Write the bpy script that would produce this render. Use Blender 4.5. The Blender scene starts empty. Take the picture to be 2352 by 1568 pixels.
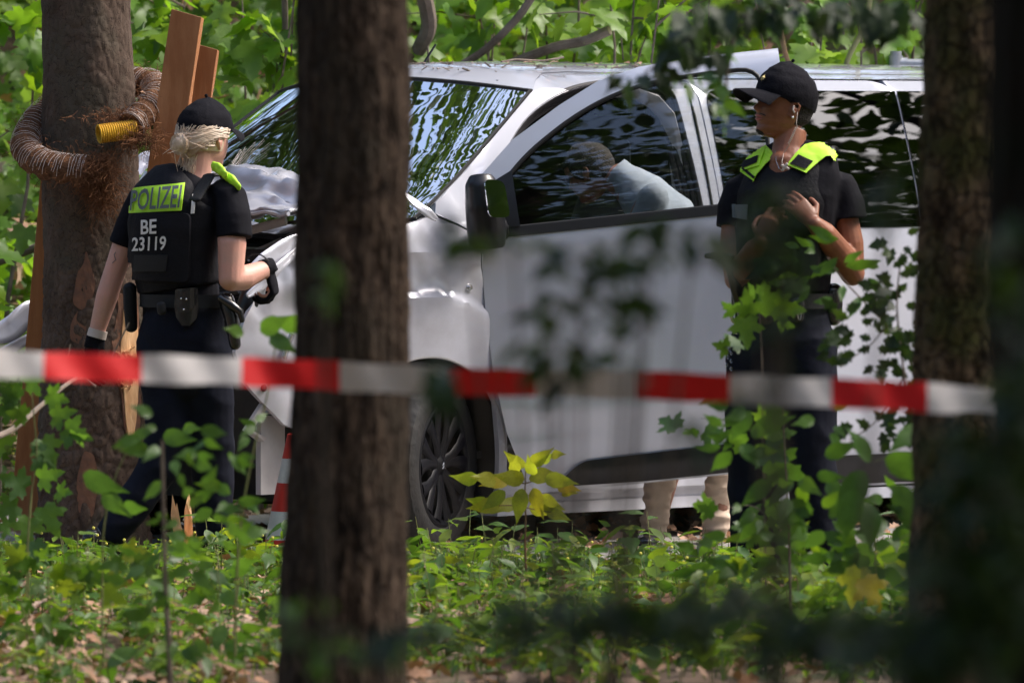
import bpy, bmesh, math, random
import numpy as np
from mathutils import Vector, Matrix, noise, geometry
from mathutils.bvhtree import BVHTree

random.seed(7)
rng = np.random.default_rng(7)
scene = bpy.context.scene
COL = scene.collection
PI = math.pi

# ------------------------------------------------------------------ camera
FPX = 16640.0          # focal length in 2352-px-wide picture pixels
CAM_Z = 1.64
cam_data = bpy.data.cameras.new('camera')
cam = bpy.data.objects.new('camera', cam_data)
COL.objects.link(cam)
scene.camera = cam
cam_data.sensor_width = 36.0
cam_data.lens = 36.0 * FPX / 2352.0
PITCH = math.atan((784 - 300) / FPX)
cam.location = (0, 0, CAM_Z)
cam.rotation_euler = (PI / 2 - PITCH, 0, 0)
cam_data.clip_start = 0.5
cam_data.clip_end = 1500
cam_data.dof.use_dof = True
cam_data.dof.focus_distance = 27.4
cam_data.dof.aperture_fstop = 4.9
CP, SP = math.cos(PITCH), math.sin(PITCH)


def at(u, v, Y):
    """point at depth Y (metres in front of the camera) seen at pixel u, v of the 2352-px photograph"""
    dx = (u - 1176) / FPX
    dy = -(v - 784) / FPX
    d = Vector((dx, CP + dy * SP, -SP + dy * CP))
    k = Y / d.y
    return Vector((d.x * k, Y, CAM_Z + d.z * k))


# ------------------------------------------------------------------ light
world = bpy.data.worlds.new('World')
scene.world = world
world.use_nodes = True
wn = world.node_tree.nodes
wl = world.node_tree.links
wn.clear()
SUN_EL, SUN_AZ = math.radians(50), math.radians(80)   # azimuth from +Y towards +X
sky = wn.new('ShaderNodeTexSky')
sky.sky_type = 'NISHITA'
sky.sun_disc = False
sky.sun_elevation = SUN_EL
sky.sun_rotation = SUN_AZ
sky.air_density = 1.0
sky.dust_density = 5.0
sky.ozone_density = 1.0
bg = wn.new('ShaderNodeBackground')
bg.inputs['Strength'].default_value = 0.15
wo = wn.new('ShaderNodeOutputWorld')
wl.new(sky.outputs[0], bg.inputs['Color'])
wl.new(bg.outputs[0], wo.inputs['Surface'])
sun_data = bpy.data.lights.new('sun', 'SUN')
sun_data.energy = 1.5
sun_data.angle = math.radians(18)
sun_data.color = (1.0, 0.97, 0.93)
sun = bpy.data.objects.new('sun', sun_data)
COL.objects.link(sun)
sd = Vector((math.sin(SUN_AZ) * math.cos(SUN_EL), math.cos(SUN_AZ) * math.cos(SUN_EL), math.sin(SUN_EL)))
sun.rotation_euler = sd.to_track_quat('Z', 'Y').to_euler()
sun.location = sd * 40

scene.view_settings.view_transform = 'Standard'
scene.view_settings.look = 'None'
scene.view_settings.gamma = 1
scene.view_settings.use_curve_mapping = False
scene.view_settings.exposure = 1.22
cy = scene.cycles
cy.max_bounces = 8
cy.transparent_max_bounces = 16
cy.diffuse_bounces = 3
cy.glossy_bounces = 3
cy.transmission_bounces = 6
cy.use_denoising = True
cy.sample_clamp_indirect = 6


# ------------------------------------------------------------------ materials
def mat(name, col, rough=0.6, metal=0.0, vary=None, vscale=5.0, bump=0.0, bscale=40.0, stretch=(1, 1, 1),
        coat=0.0, spec=0.5, detail=4.0, sheen=0.0, rvar=0.0, vlo=0.35, vhi=0.65, vary2=None, v2scale=1.0):
    m = bpy.data.materials.new(name)
    m.use_nodes = True
    nt = m.node_tree
    b = nt.nodes['Principled BSDF']
    b.inputs['Base Color'].default_value = (*col, 1)
    b.inputs['Roughness'].default_value = rough
    b.inputs['Metallic'].default_value = metal
    b.inputs['Coat Weight'].default_value = coat
    b.inputs['Coat Roughness'].default_value = 0.04
    b.inputs['Specular IOR Level'].default_value = spec
    b.inputs['Sheen Weight'].default_value = sheen
    tc = nt.nodes.new('ShaderNodeTexCoord')
    mp = nt.nodes.new('ShaderNodeMapping')
    mp.inputs['Scale'].default_value = stretch
    nt.links.new(tc.outputs['Object'], mp.inputs[0])
    last = None
    if vary:
        n = nt.nodes.new('ShaderNodeTexNoise')
        n.inputs['Scale'].default_value = vscale
        n.inputs['Detail'].default_value = 5
        n.inputs['Roughness'].default_value = 0.65
        nt.links.new(mp.outputs[0], n.inputs[0])
        r = nt.nodes.new('ShaderNodeValToRGB')
        r.color_ramp.elements[0].position = vlo
        r.color_ramp.elements[0].color = (*col, 1)
        r.color_ramp.elements[1].position = vhi
        r.color_ramp.elements[1].color = (*vary, 1)
        nt.links.new(n.outputs['Fac'], r.inputs[0])
        last = r.outputs[0]
        if vary2:
            n3 = nt.nodes.new('ShaderNodeTexNoise')
            n3.inputs['Scale'].default_value = v2scale
            n3.inputs['Detail'].default_value = 4
            nt.links.new(tc.outputs['Object'], n3.inputs[0])
            r3 = nt.nodes.new('ShaderNodeValToRGB')
            r3.color_ramp.elements[0].position = 0.5
            r3.color_ramp.elements[1].position = 0.62
            nt.links.new(n3.outputs['Fac'], r3.inputs[0])
            mx = nt.nodes.new('ShaderNodeMix')
            mx.data_type = 'RGBA'
            nt.links.new(r3.outputs[0], mx.inputs['Factor'])
            nt.links.new(last, mx.inputs['A'])
            mx.inputs['B'].default_value = (*vary2, 1)
            last = mx.outputs['Result']
        nt.links.new(last, b.inputs['Base Color'])
        if rvar:
            mr = nt.nodes.new('ShaderNodeMapRange')
            mr.inputs[3].default_value = rough
            mr.inputs[4].default_value = rough + rvar
            nt.links.new(n.outputs['Fac'], mr.inputs[0])
            nt.links.new(mr.outputs[0], b.inputs['Roughness'])
    if bump:
        n2 = nt.nodes.new('ShaderNodeTexNoise')
        n2.inputs['Scale'].default_value = bscale
        n2.inputs['Detail'].default_value = detail
        nt.links.new(mp.outputs[0], n2.inputs[0])
        bp = nt.nodes.new('ShaderNodeBump')
        bp.inputs['Strength'].default_value = min(1.0, bump)
        bp.inputs['Distance'].default_value = 0.01
        nt.links.new(n2.outputs['Fac'], bp.inputs['Height'])
        nt.links.new(bp.outputs[0], b.inputs['Normal'])
    return m


def leaf_mat(name, cols, trans=0.45, rough=0.42, back=None, tscale=2.2):
    """cols: list of base colours picked per leaf; the same colour, stronger and yellower, shines through"""
    m = bpy.data.materials.new(name)
    m.use_nodes = True
    nt = m.node_tree
    N, L = nt.nodes, nt.links
    b = N['Principled BSDF']
    out = N['Material Output']
    g = N.new('ShaderNodeNewGeometry')
    oi = N.new('ShaderNodeObjectInfo')
    ad = N.new('ShaderNodeMath'); ad.operation = 'ADD'
    fr = N.new('ShaderNodeMath'); fr.operation = 'FRACT'
    L.new(g.outputs['Random Per Island'], ad.inputs[0])
    L.new(oi.outputs['Random'], ad.inputs[1])
    L.new(ad.outputs[0], fr.inputs[0])
    r = N.new('ShaderNodeValToRGB')
    els = r.color_ramp.elements
    while len(els) < len(cols):
        els.new(0.5)
    for i, c in enumerate(cols):
        els[i].position = i / (len(cols) - 1)
        els[i].color = (*c, 1)
    L.new(fr.outputs[0], r.inputs[0])
    # blotches inside the leaf
    tc = N.new('ShaderNodeTexCoord')
    n = N.new('ShaderNodeTexNoise'); n.inputs['Scale'].default_value = 18; n.inputs['Detail'].default_value = 3
    L.new(tc.outputs['Object'], n.inputs[0])
    mr = N.new('ShaderNodeMapRange'); mr.inputs[3].default_value = 0.72; mr.inputs[4].default_value = 1.28
    L.new(n.outputs['Fac'], mr.inputs[0])
    vm = N.new('ShaderNodeVectorMath'); vm.operation = 'SCALE'
    L.new(r.outputs[0], vm.inputs[0]); L.new(mr.outputs[0], vm.inputs['Scale'])
    L.new(vm.outputs[0], b.inputs['Base Color'])
    b.inputs['Roughness'].default_value = rough
    b.inputs['Specular IOR Level'].default_value = 0.45
    t = N.new('ShaderNodeBsdfTranslucent')
    tm = N.new('ShaderNodeVectorMath'); tm.operation = 'MULTIPLY'
    tm.inputs[1].default_value = (tscale, tscale * 0.95, tscale * 0.35)
    L.new(vm.outputs[0], tm.inputs[0]); L.new(tm.outputs[0], t.inputs['Color'])
    mx = N.new('ShaderNodeMixShader'); mx.inputs[0].default_value = trans
    L.new(b.outputs[0], mx.inputs[1]); L.new(t.outputs[0], mx.inputs[2])
    L.new(mx.outputs[0], out.inputs['Surface'])
    return m


def glass_mat(name, tint=(0.5, 0.56, 0.54), ior=1.6, rough=0.0, wob=0.015, wscale=3.0):
    m = bpy.data.materials.new(name)
    m.use_nodes = True
    nt = m.node_tree
    N, L = nt.nodes, nt.links
    N.remove(N['Principled BSDF'])
    out = N['Material Output']
    tr = N.new('ShaderNodeBsdfTransparent'); tr.inputs[0].default_value = (*tint, 1)
    gl = N.new('ShaderNodeBsdfGlossy'); gl.inputs['Roughness'].default_value = rough
    gl.inputs['Color'].default_value = (0.95, 0.97, 1, 1)
    fz = N.new('ShaderNodeFresnel'); fz.inputs[0].default_value = ior
    mt = N.new('ShaderNodeMath'); mt.operation = 'MULTIPLY_ADD'
    mt.inputs[1].default_value = 1.1; mt.inputs[2].default_value = 0.03; mt.use_clamp = True
    L.new(fz.outputs[0], mt.inputs[0])
    tc = N.new('ShaderNodeTexCoord')
    mp = N.new('ShaderNodeMapping'); mp.inputs['Scale'].default_value = (1, 1, 4)
    L.new(tc.outputs['Object'], mp.inputs[0])
    n = N.new('ShaderNodeTexNoise'); n.inputs['Scale'].default_value = wscale; n.inputs['Detail'].default_value = 1
    L.new(mp.outputs[0], n.inputs[0])
    bp = N.new('ShaderNodeBump'); bp.inputs['Strength'].default_value = wob; bp.inputs['Distance'].default_value = 0.02
    L.new(n.outputs['Fac'], bp.inputs['Height'])
    L.new(bp.outputs[0], gl.inputs['Normal'])
    mx = N.new('ShaderNodeMixShader')
    L.new(mt.outputs[0], mx.inputs[0]); L.new(tr.outputs[0], mx.inputs[1]); L.new(gl.outputs[0], mx.inputs[2])
    L.new(mx.outputs[0], out.inputs['Surface'])
    return m


def bark_mat(name, dark, mid, light, vs=9.0, stretch=(1, 1, 0.28), patch=None, pscale=3.0, bump=0.7):
    m = mat(name, dark, 0.9, vary=mid, vscale=vs, bump=bump, bscale=vs * 5, stretch=stretch, vary2=light,
            v2scale=pscale, spec=0.2)
    return m


def add_cracks(m, scale, stretch, depth=0.5, warp=.35, wid=.06, dk=.22):
    nt = m.node_tree; N, L = nt.nodes, nt.links
    b = N['Principled BSDF']
    tc = N.new('ShaderNodeTexCoord'); mp = N.new('ShaderNodeMapping'); mp.inputs['Scale'].default_value = stretch
    L.new(tc.outputs['Object'], mp.inputs[0])
    nz = N.new('ShaderNodeTexNoise'); nz.inputs['Scale'].default_value = scale * .6; nz.inputs['Detail'].default_value = 3
    L.new(mp.outputs[0], nz.inputs[0])
    mx = N.new('ShaderNodeVectorMath'); mx.operation = 'MULTIPLY_ADD'
    mx.inputs[1].default_value = (warp / scale * 3,) * 3
    L.new(nz.outputs['Color'], mx.inputs[0]); L.new(mp.outputs[0], mx.inputs[2])
    v = N.new('ShaderNodeTexVoronoi'); v.feature = 'DISTANCE_TO_EDGE'; v.inputs['Scale'].default_value = scale
    L.new(mx.outputs[0], v.inputs['Vector'])
    r = N.new('ShaderNodeValToRGB'); r.color_ramp.elements[0].color = (dk, dk * .95, dk * .95, 1); r.color_ramp.elements[1].position = wid; r.color_ramp.elements[1].color = (1, 1, 1, 1)
    L.new(v.outputs['Distance'], r.inputs[0])
    src = b.inputs['Base Color'].links[0].from_socket
    mu = N.new('ShaderNodeMix'); mu.data_type = 'RGBA'; mu.blend_type = 'MULTIPLY'; mu.inputs['Factor'].default_value = 1
    L.new(src, mu.inputs['A']); L.new(r.outputs[0], mu.inputs['B']); L.new(mu.outputs['Result'], b.inputs['Base Color'])
    old = b.inputs['Normal'].links[0].from_node if b.inputs['Normal'].links else None
    bp = N.new('ShaderNodeBump'); bp.inputs['Strength'].default_value = depth; bp.inputs['Distance'].default_value = .012
    L.new(r.outputs[0], bp.inputs['Height'])
    if old:
        L.new(old.outputs[0], bp.inputs['Normal'])
    L.new(bp.outputs[0], b.inputs['Normal'])


M = {}
M['paint'] = mat('silver_white_paint', (0.60, 0.62, 0.71), 0.22, 0.22, coat=1.0)
M['paint_dirty'] = mat('crumpled_paint', (0.60, 0.61, 0.69), 0.24, 0.22, vary=(0.52, 0.52, 0.58), vscale=5, coat=0.8, bump=0.05, bscale=6)
M['door_paint'] = M['paint']
M['primer'] = mat('inner_panel_grey', (0.40, 0.39, 0.40), 0.55, vary=(0.3, 0.29, 0.3), vscale=4)
M['plastic'] = mat('black_plastic', (0.006, 0.006, 0.008), 0.32, vary=(0.012, 0.012, 0.015), vscale=8)
M['seal'] = mat('rubber_seal', (0.008, 0.008, 0.009), 0.6)
M['seal_soft'] = mat('door_aperture_seal', (0.016, 0.014, 0.018), 0.7)
M['tyre'] = mat('tyre_rubber', (0.008, 0.008, 0.009), 0.7, vary=(0.017, 0.015, 0.014), vscale=12, bump=0.3, bscale=60)
M['rim'] = mat('black_wheel_trim', (0.004, 0.004, 0.006), 0.4, vary=(0.007, 0.007, 0.010), vscale=9, spec=0.3)
M['under'] = mat('underbody_dark', (0.012, 0.012, 0.012), 0.8, vary=(0.03, 0.027, 0.024), vscale=6)
M['glass'] = glass_mat('clear_car_glass', (0.78, 0.79, 0.79), 1.38)
M['glass_ws'] = glass_mat('windscreen_glass', (0.42, 0.50, 0.48), 1.9, wob=0.05, wscale=3.5)
M['glass_dark'] = glass_mat('privacy_glass', (0.07, 0.08, 0.075), 1.6, wob=0.02, wscale=2.6)
M['mirror'] = mat('mirror_glass', (0.8, 0.82, 0.84), 0.02, 1.0)
M['cabin'] = mat('cabin_trim', (0.02, 0.02, 0.022), 0.7, vary=(0.035, 0.035, 0.037), vscale=7)
M['seat'] = mat('seat_fabric', (0.03, 0.03, 0.034), 0.9, vary=(0.05, 0.05, 0.055), vscale=60, sheen=0.3)
M['chrome'] = mat('bright_metal', (0.7, 0.7, 0.72), 0.2, 1.0)
M['steel'] = mat('galvanised_steel', (0.42, 0.44, 0.47), 0.42, 0.85, vary=(0.3, 0.32, 0.35), vscale=14, rvar=0.2)
M['wood'] = mat('orange_board_wood', (0.30, 0.115, 0.040), 0.65, vary=(0.42, 0.185, 0.075), vscale=4.5, stretch=(3.5, 3.5, 0.5), bump=0.15, bscale=18, spec=0.3)
M['wood_end'] = mat('board_end_grain', (0.36, 0.2, 0.12), 0.8, vary=(0.22, 0.13, 0.09), vscale=30)
M['splinter'] = mat('fresh_splintered_wood', (0.80, 0.52, 0.28), 0.75, vary=(0.58, 0.30, 0.13), vscale=9, stretch=(3, 3, 0.6), bump=0.5, bscale=22)
M['bark_left'] = bark_mat('grey_brown_flaky_bark', (0.062, 0.042, 0.031), (0.125, 0.088, 0.068), (0.085, 0.070, 0.052), 7, (1, 1, 0.7), bump=0.5)
add_cracks(M['bark_left'], 46, (1, 1, .8), .45, .9, .05, .5)
M['bark_scar'] = mat('orange_inner_bark', (0.21, 0.095, 0.052), 0.85, vary=(0.13, 0.068, 0.045), vscale=22, bump=0.4)
M['bark_mid'] = bark_mat('dark_ridged_bark', (0.014, 0.009, 0.006), (0.135, 0.095, 0.070), (0.060, 0.047, 0.035), 30, (1, 1, 0.35), bump=1.0)
add_cracks(M['bark_mid'], 40, (1, 1, .30), .8, .8, .14, .5)
M['bark_right'] = bark_mat('mossy_pitted_bark', (0.030, 0.020, 0.012), (0.20, 0.14, 0.085), (0.065, 0.066, 0.022), 16, (1, 1, 0.55), bump=0.8)
add_cracks(M['bark_right'], 30, (1, 1, .7), .7, .6, .10)
M['bark_dark'] = bark_mat('deep_shade_bark', (0.014, 0.010, 0.008), (0.032, 0.023, 0.018), (0.017, 0.017, 0.01), 14, (1, 1, 0.3))  # shade under the near canopy is put into this bark colour
M['twig'] = mat('twig_bark', (0.10, 0.075, 0.055), 0.85, vary=(0.2, 0.16, 0.13), vscale=12, bump=0.3)
M['twig_red'] = mat('reddish_stem', (0.22, 0.10, 0.05), 0.7, vary=(0.12, 0.09, 0.04), vscale=9)
M['stem_green'] = mat('green_stem', (0.14, 0.17, 0.05), 0.6, vary=(0.2, 0.2, 0.08), vscale=9)
M['coir'] = mat('coir_wrap', (0.105, 0.052, 0.03), 0.95, vary=(0.2, 0.105, 0.062), vscale=30, bump=1.0, bscale=120, spec=0.1)
M['coir_fibre'] = mat('coir_fibres', (0.22, 0.10, 0.045), 0.9, vary=(0.12, 0.055, 0.03), vscale=9, spec=0.15)
M['thread'] = mat('pale_binding_thread', (0.55, 0.48, 0.45), 0.5)
M['pipe'] = mat('yellow_drain_pipe', (0.68, 0.40, 0.035), 0.45, vary=(0.42, 0.26, 0.05), vscale=9, vlo=0.5, vhi=0.8)
M['skin_f'] = mat('light_skin', (0.58, 0.33, 0.26), 0.5, vary=(0.68, 0.34, 0.27), vscale=10, bump=0.08, bscale=120)
M['skin_m'] = mat('brown_skin', (0.29, 0.115, 0.064), 0.45, vary=(0.21, 0.078, 0.042), vscale=16, bump=0.08, bscale=140)
M['skin_i'] = mat('tanned_skin', (0.34, 0.17, 0.12), 0.5, vary=(0.28, 0.13, 0.09), vscale=9)
M['lips'] = mat('lip_skin', (0.50, 0.15, 0.13), 0.34)
M['eye'] = mat('eye_white', (0.45, 0.4, 0.38), 0.2)
M['iris'] = mat('dark_iris', (0.02, 0.012, 0.008), 0.15)
M['hair_blond'] = mat('blond_hair', (0.82, 0.66, 0.50), 0.42, vary=(0.52, 0.37, 0.25), vscale=30, stretch=(1, 1, 1))
M['hair_dark'] = mat('black_short_hair', (0.012, 0.009, 0.008), 0.8, bump=0.8, bscale=160)
M['hair_grey'] = mat('short_grey_brown_hair', (0.022, 0.017, 0.015), 0.8, vary=(0.055, 0.046, 0.042), vscale=50, bump=0.8, bscale=150)
M['shirt_black'] = mat('black_tshirt', (0.006, 0.006, 0.009), 0.85, vary=(0.010, 0.010, 0.014), vscale=9, bump=0.25, bscale=25, spec=0.12)
M['vest'] = mat('black_vest_nylon', (0.005, 0.005, 0.008), 0.7, vary=(0.008, 0.008, 0.012), vscale=12, bump=0.2, bscale=90, spec=0.2)
M['trousers'] = mat('navy_black_trousers', (0.005, 0.006, 0.013), 0.85, vary=(0.009, 0.011, 0.021), vscale=7, bump=0.35, bscale=16, spec=0.15)
M['trousers_beige'] = mat('beige_trousers', (0.66, 0.53, 0.43), 0.85, vary=(0.56, 0.44, 0.35), vscale=8, bump=0.5, bscale=12)
M['shirt_blue'] = mat('pale_blue_shirt', (0.44, 0.50, 0.57), 0.8, vary=(0.35, 0.41, 0.48), vscale=6, bump=0.4, bscale=12)
M['leather'] = mat('black_gloss_leather', (0.012, 0.012, 0.014), 0.25, coat=0.4, bump=0.05)
M['webbing'] = mat('black_webbing', (0.008, 0.008, 0.010), 0.75, bump=0.2, bscale=200)
M['cap'] = mat('black_cap_cotton', (0.004, 0.004, 0.007), 0.9, vary=(0.007, 0.007, 0.011), vscale=30, bump=0.2, bscale=120, spec=0.15)
M['hivis'] = mat('neon_yellow_fabric', (0.50, 0.90, 0.03), 0.6, vary=(0.56, 0.95, 0.06), vscale=18, bump=0.1, bscale=60)
M['print_grey'] = mat('grey_reflective_print', (0.11, 0.13, 0.14), 0.5)
M['print_white'] = mat('white_print', (0.75, 0.72, 0.70), 0.6)
M['ear_tube'] = mat('clear_coil_tube', (0.50, 0.44, 0.41), 0.3)
M['jewel'] = mat('bright_stud', (0.9, 0.9, 0.9), 0.12, 0.6)
M['cuff_white'] = mat('white_cotton_cuff', (0.55, 0.47, 0.42), 0.9)
M['emblem'] = mat('gold_silver_badge', (0.55, 0.45, 0.2), 0.4, 0.6)
M['cone_red'] = mat('cone_red', (0.62, 0.028, 0.012), 0.5, vary=(0.55, 0.03, 0.015), vscale=10)
M['cone_white'] = mat('cone_white', (0.72, 0.70, 0.68), 0.5, vary=(0.6, 0.58, 0.56), vscale=10)
M['tape_red'] = mat('tape_red', (0.74, 0.004, 0.006), 0.6)
M['tape_white'] = mat('tape_white', (0.70, 0.66, 0.65), 0.45)
M['litter'] = leaf_mat('dry_leaf', [(0.30, 0.155, 0.085), (0.42, 0.26, 0.17), (0.20, 0.10, 0.06), (0.50, 0.36, 0.27), (0.26, 0.12, 0.06)], 0.1, 0.8, tscale=1.0)
M['leaf_bg'] = leaf_mat('maple_leaf', [(0.12, 0.24, 0.022), (0.085, 0.19, 0.02), (0.20, 0.32, 0.025), (0.06, 0.13, 0.025), (0.17, 0.27, 0.07), (0.10, 0.22, 0.02)], 0.5, 0.42)
M['leaf_cover'] = leaf_mat('ground_cover_leaf', [(0.08, 0.17, 0.022), (0.045, 0.11, 0.02), (0.16, 0.26, 0.024), (0.075, 0.14, 0.04), (0.055, 0.12, 0.02), (0.20, 0.25, 0.03)], 0.42, 0.45)
M['leaf_yellow'] = leaf_mat('yellow_green_leaf', [(0.20, 0.27, 0.04), (0.28, 0.30, 0.04), (0.15, 0.24, 0.03), (0.42, 0.30, 0.03)], 0.5, 0.4)
M['leaf_shade_dark'] = leaf_mat('shade_dark_leaf', [(0.018, 0.042, 0.016), (0.03, 0.062, 0.02), (0.014, 0.032, 0.015), (0.045, 0.085, 0.02)], 0.3, 0.5)  # leaf greens darkened: backlight and canopy shade put into the colour
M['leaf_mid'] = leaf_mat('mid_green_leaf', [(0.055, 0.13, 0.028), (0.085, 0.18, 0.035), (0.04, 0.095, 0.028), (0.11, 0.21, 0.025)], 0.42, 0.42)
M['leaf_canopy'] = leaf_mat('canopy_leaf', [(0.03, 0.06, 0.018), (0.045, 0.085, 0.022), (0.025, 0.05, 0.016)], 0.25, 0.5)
M['flower'] = mat('small_yellow_flower', (0.75, 0.68, 0.12), 0.6)
M['asphalt'] = mat('worn_path_surface', (0.21, 0.20, 0.19), 0.9, vary=(0.33, 0.31, 0.29), vscale=14, bump=0.5, bscale=80)
M['soil'] = mat('forest_soil', (0.07, 0.045, 0.03), 0.95, vary=(0.16, 0.10, 0.065), vscale=9, bump=0.8, bscale=30, vary2=(0.05, 0.07, 0.02), v2scale=1.3)


# ------------------------------------------------------------------ object helpers
def link(name, me, m=None, parent=None, smooth=True, sharp=38):
    ms = m if isinstance(m, (list, tuple)) else ([m] if m else [])
    for x in ms:
        me.materials.append(x)
    if smooth and len(me.polygons):
        me.polygons.foreach_set('use_smooth', [True] * len(me.polygons))
        if sharp < 180:
            me.set_sharp_from_angle(angle=math.radians(sharp))
    o = bpy.data.objects.new(name, me)
    COL.objects.link(o)
    if parent:
        o.parent = parent
    return o


def obj(name, verts, faces, m=None, parent=None, smooth=True, sharp=38, mi=None):
    me = bpy.data.meshes.new(name)
    me.from_pydata([tuple(v) for v in verts], [], [tuple(f) for f in faces])
    if mi is not None:
        me.polygons.foreach_set('material_index', mi)
    me.update()
    return link(name, me, m, parent, smooth, sharp)


def thing(name, label, cat, loc=(0, 0, 0), rz=0.0, group=None):
    o = bpy.data.objects.new(name, None)
    COL.objects.link(o)
    o.empty_display_size = 0.1
    o.location = loc
    o.rotation_euler = (0, 0, rz)
    o['label'] = label
    o['category'] = cat
    if group:
        o['group'] = group
    return o


def tag(o, label, cat, group=None):
    o['label'] = label
    o['category'] = cat
    if group:
        o['group'] = group
    return o


class G:
    """geometry collector"""

    def __init__(s):
        s.v, s.f, s.mi = [], [], []
        s.cur = 0

    def add(s, v, f, mi=None):
        o = len(s.v)
        s.v += [Vector(p) for p in v]
        s.f += [tuple(i + o for i in q) for q in f]
        s.mi += [s.cur if mi is None else mi] * len(f)
        return s

    def box(s, c, size, rot=None, mi=None, taper=None):
        c = Vector(c)
        hx, hy, hz = [q / 2 for q in size]
        R = rot.to_3x3() if rot is not None else Matrix.Identity(3)
        vs = []
        for dz in (-1, 1):
            k = 1 if (dz < 0 or taper is None) else taper
            for dx, dy in ((-1, -1), (1, -1), (1, 1), (-1, 1)):
                vs.append(c + R @ Vector((dx * hx * k, dy * hy * k, dz * hz)))
        return s.add(vs, [(3, 2, 1, 0), (4, 5, 6, 7), (0, 1, 5, 4), (1, 2, 6, 5), (2, 3, 7, 6), (3, 0, 4, 7)], mi)

    def tube(s, pts, rad, n=8, side=None, cap=True, mi=None, flat=None, round_ends=False):
        """tube through pts; rad = number | list of numbers | list of (rx, ry); side = direction of rx"""
        pts = [Vector(p) for p in pts]
        k = len(pts)
        if not isinstance(rad, list):
            rad = [rad] * k
        rad = [(r, r) if not isinstance(r, (list, tuple)) else r for r in rad]
        if round_ends and k >= 2:
            P, R = [], []
            for e, sg in ((0, -1), (k - 1, 1)):
                d = (pts[e] - pts[e + (1 if e == 0 else -1)]).normalized()
                h = min(rad[e])
                seq = [(math.cos(t), math.sin(t)) for t in (0.35, 0.75, 1.1, 1.42)]
                ring = [(pts[e] + d * h * sn, (rad[e][0] * cs, rad[e][1] * cs)) for cs, sn in seq]
                if e == 0:
                    ring.reverse()
                    pre = ring
                else:
                    post = ring
            P = [q[0] for q in pre] + pts + [q[0] for q in post]
            R = [q[1] for q in pre] + list(rad) + [q[1] for q in post]
            pts, rad = P, R
            k = len(pts)
        vs, fs = [], []
        prev = Vector(side) if side is not None else None
        for i, p in enumerate(pts):
            t = (pts[min(i + 1, k - 1)] - pts[max(i - 1, 0)])
            if t.length < 1e-9:
                t = Vector((0, 0, 1))
            t.normalize()
            ref = prev if prev is not None else (Vector((0, 0, 1)) if abs(t.z) < 0.9 else Vector((1, 0, 0)))
            a = ref - t * ref.dot(t)
            if a.length < 1e-4:
                a = Vector((1, 0, 0)) - t * t.x
            a.normalize()
            if side is None:
                prev = a
            b = t.cross(a)
            rx, ry = rad[i]
            for j in range(n):
                w = 2 * PI * j / n
                vs.append(p + a * (rx * math.cos(w)) + b * (ry * math.sin(w)))
        for i in range(k - 1):
            for j in range(n):
                j2 = (j + 1) % n
                fs.append((i * n + j, i * n + j2, (i + 1) * n + j2, (i + 1) * n + j))
        if cap:
            fs.append(tuple(range(n - 1, -1, -1)))
            fs.append(tuple((k - 1) * n + j for j in range(n)))
        return s.add(vs, fs, mi)

    def ell(s, c, r, rot=None, nu=16, nv=10, mi=None):
        c = Vector(c)
        R = rot.to_3x3() if rot is not None else Matrix.Identity(3)
        if not isinstance(r, (tuple, list)):
            r = (r, r, r)
        vs, fs = [], []
        for i in range(1, nv):
            th = PI * i / nv
            for j in range(nu):
                ph = 2 * PI * j / nu
                vs.append(c + R @ Vector((r[0] * math.sin(th) * math.cos(ph), r[1] * math.sin(th) * math.sin(ph), r[2] * math.cos(th))))
        top, bot = len(vs), len(vs) + 1
        vs += [c + R @ Vector((0, 0, r[2])), c + R @ Vector((0, 0, -r[2]))]
        for i in range(nv - 2):
            for j in range(nu):
                j2 = (j + 1) % nu
                fs.append((i * nu + j, (i + 1) * nu + j, (i + 1) * nu + j2, i * nu + j2))
        for j in range(nu):
            j2 = (j + 1) % nu
            fs.append((top, j, j2))
            fs.append((bot, (nv - 2) * nu + j2, (nv - 2) * nu + j))
        return s.add(vs, fs, mi)

    def lathe(s, prof, c=(0, 0, 0), n=24, rot=None, mi=None, arc=2 * PI):
        """prof: (r, h) list; axis local z"""
        c = Vector(c)
        R = rot.to_3x3() if rot is not None else Matrix.Identity(3)
        vs, fs = [], []
        for r, h in prof:
            for j in range(n):
                w = 2 * PI * j / n
                vs.append(c + R @ Vector((r * math.cos(w), r * math.sin(w), h)))
        for i in range(len(prof) - 1):
            for j in range(n):
                j2 = (j + 1) % n
                fs.append((i * n + j, i * n + j2, (i + 1) * n + j2, (i + 1) * n + j))
        return s.add(vs, fs, mi)

    def build(s, name, m=None, parent=None, smooth=True, sharp=38):
        return obj(name, s.v, s.f, m, parent, smooth, sharp, s.mi if isinstance(m, (list, tuple)) else None)

    def mesh(s, name='tmp'):
        me = bpy.data.meshes.new(name)
        me.from_pydata([tuple(v) for v in s.v], [], s.f)
        me.update()
        return me


def remeshed(g, name, voxel, smooth_n=3, fac=0.5):
    """fuse overlapping closed shapes into one continuous skin"""
    me = g.mesh('raw')
    o = bpy.data.objects.new('raw', me)
    COL.objects.link(o)
    md = o.modifiers.new('r', 'REMESH'); md.mode = 'VOXEL'; md.voxel_size = voxel
    if smooth_n:
        ms = o.modifiers.new('s', 'SMOOTH'); ms.iterations = smooth_n; ms.factor = fac
    dg = bpy.context.evaluated_depsgraph_get()
    dg.update()
    out = bpy.data.meshes.new_from_object(o.evaluated_get(dg))
    out.name = name
    bpy.data.objects.remove(o)
    bpy.data.meshes.remove(me)
    out.materials.clear()
    return out


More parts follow.
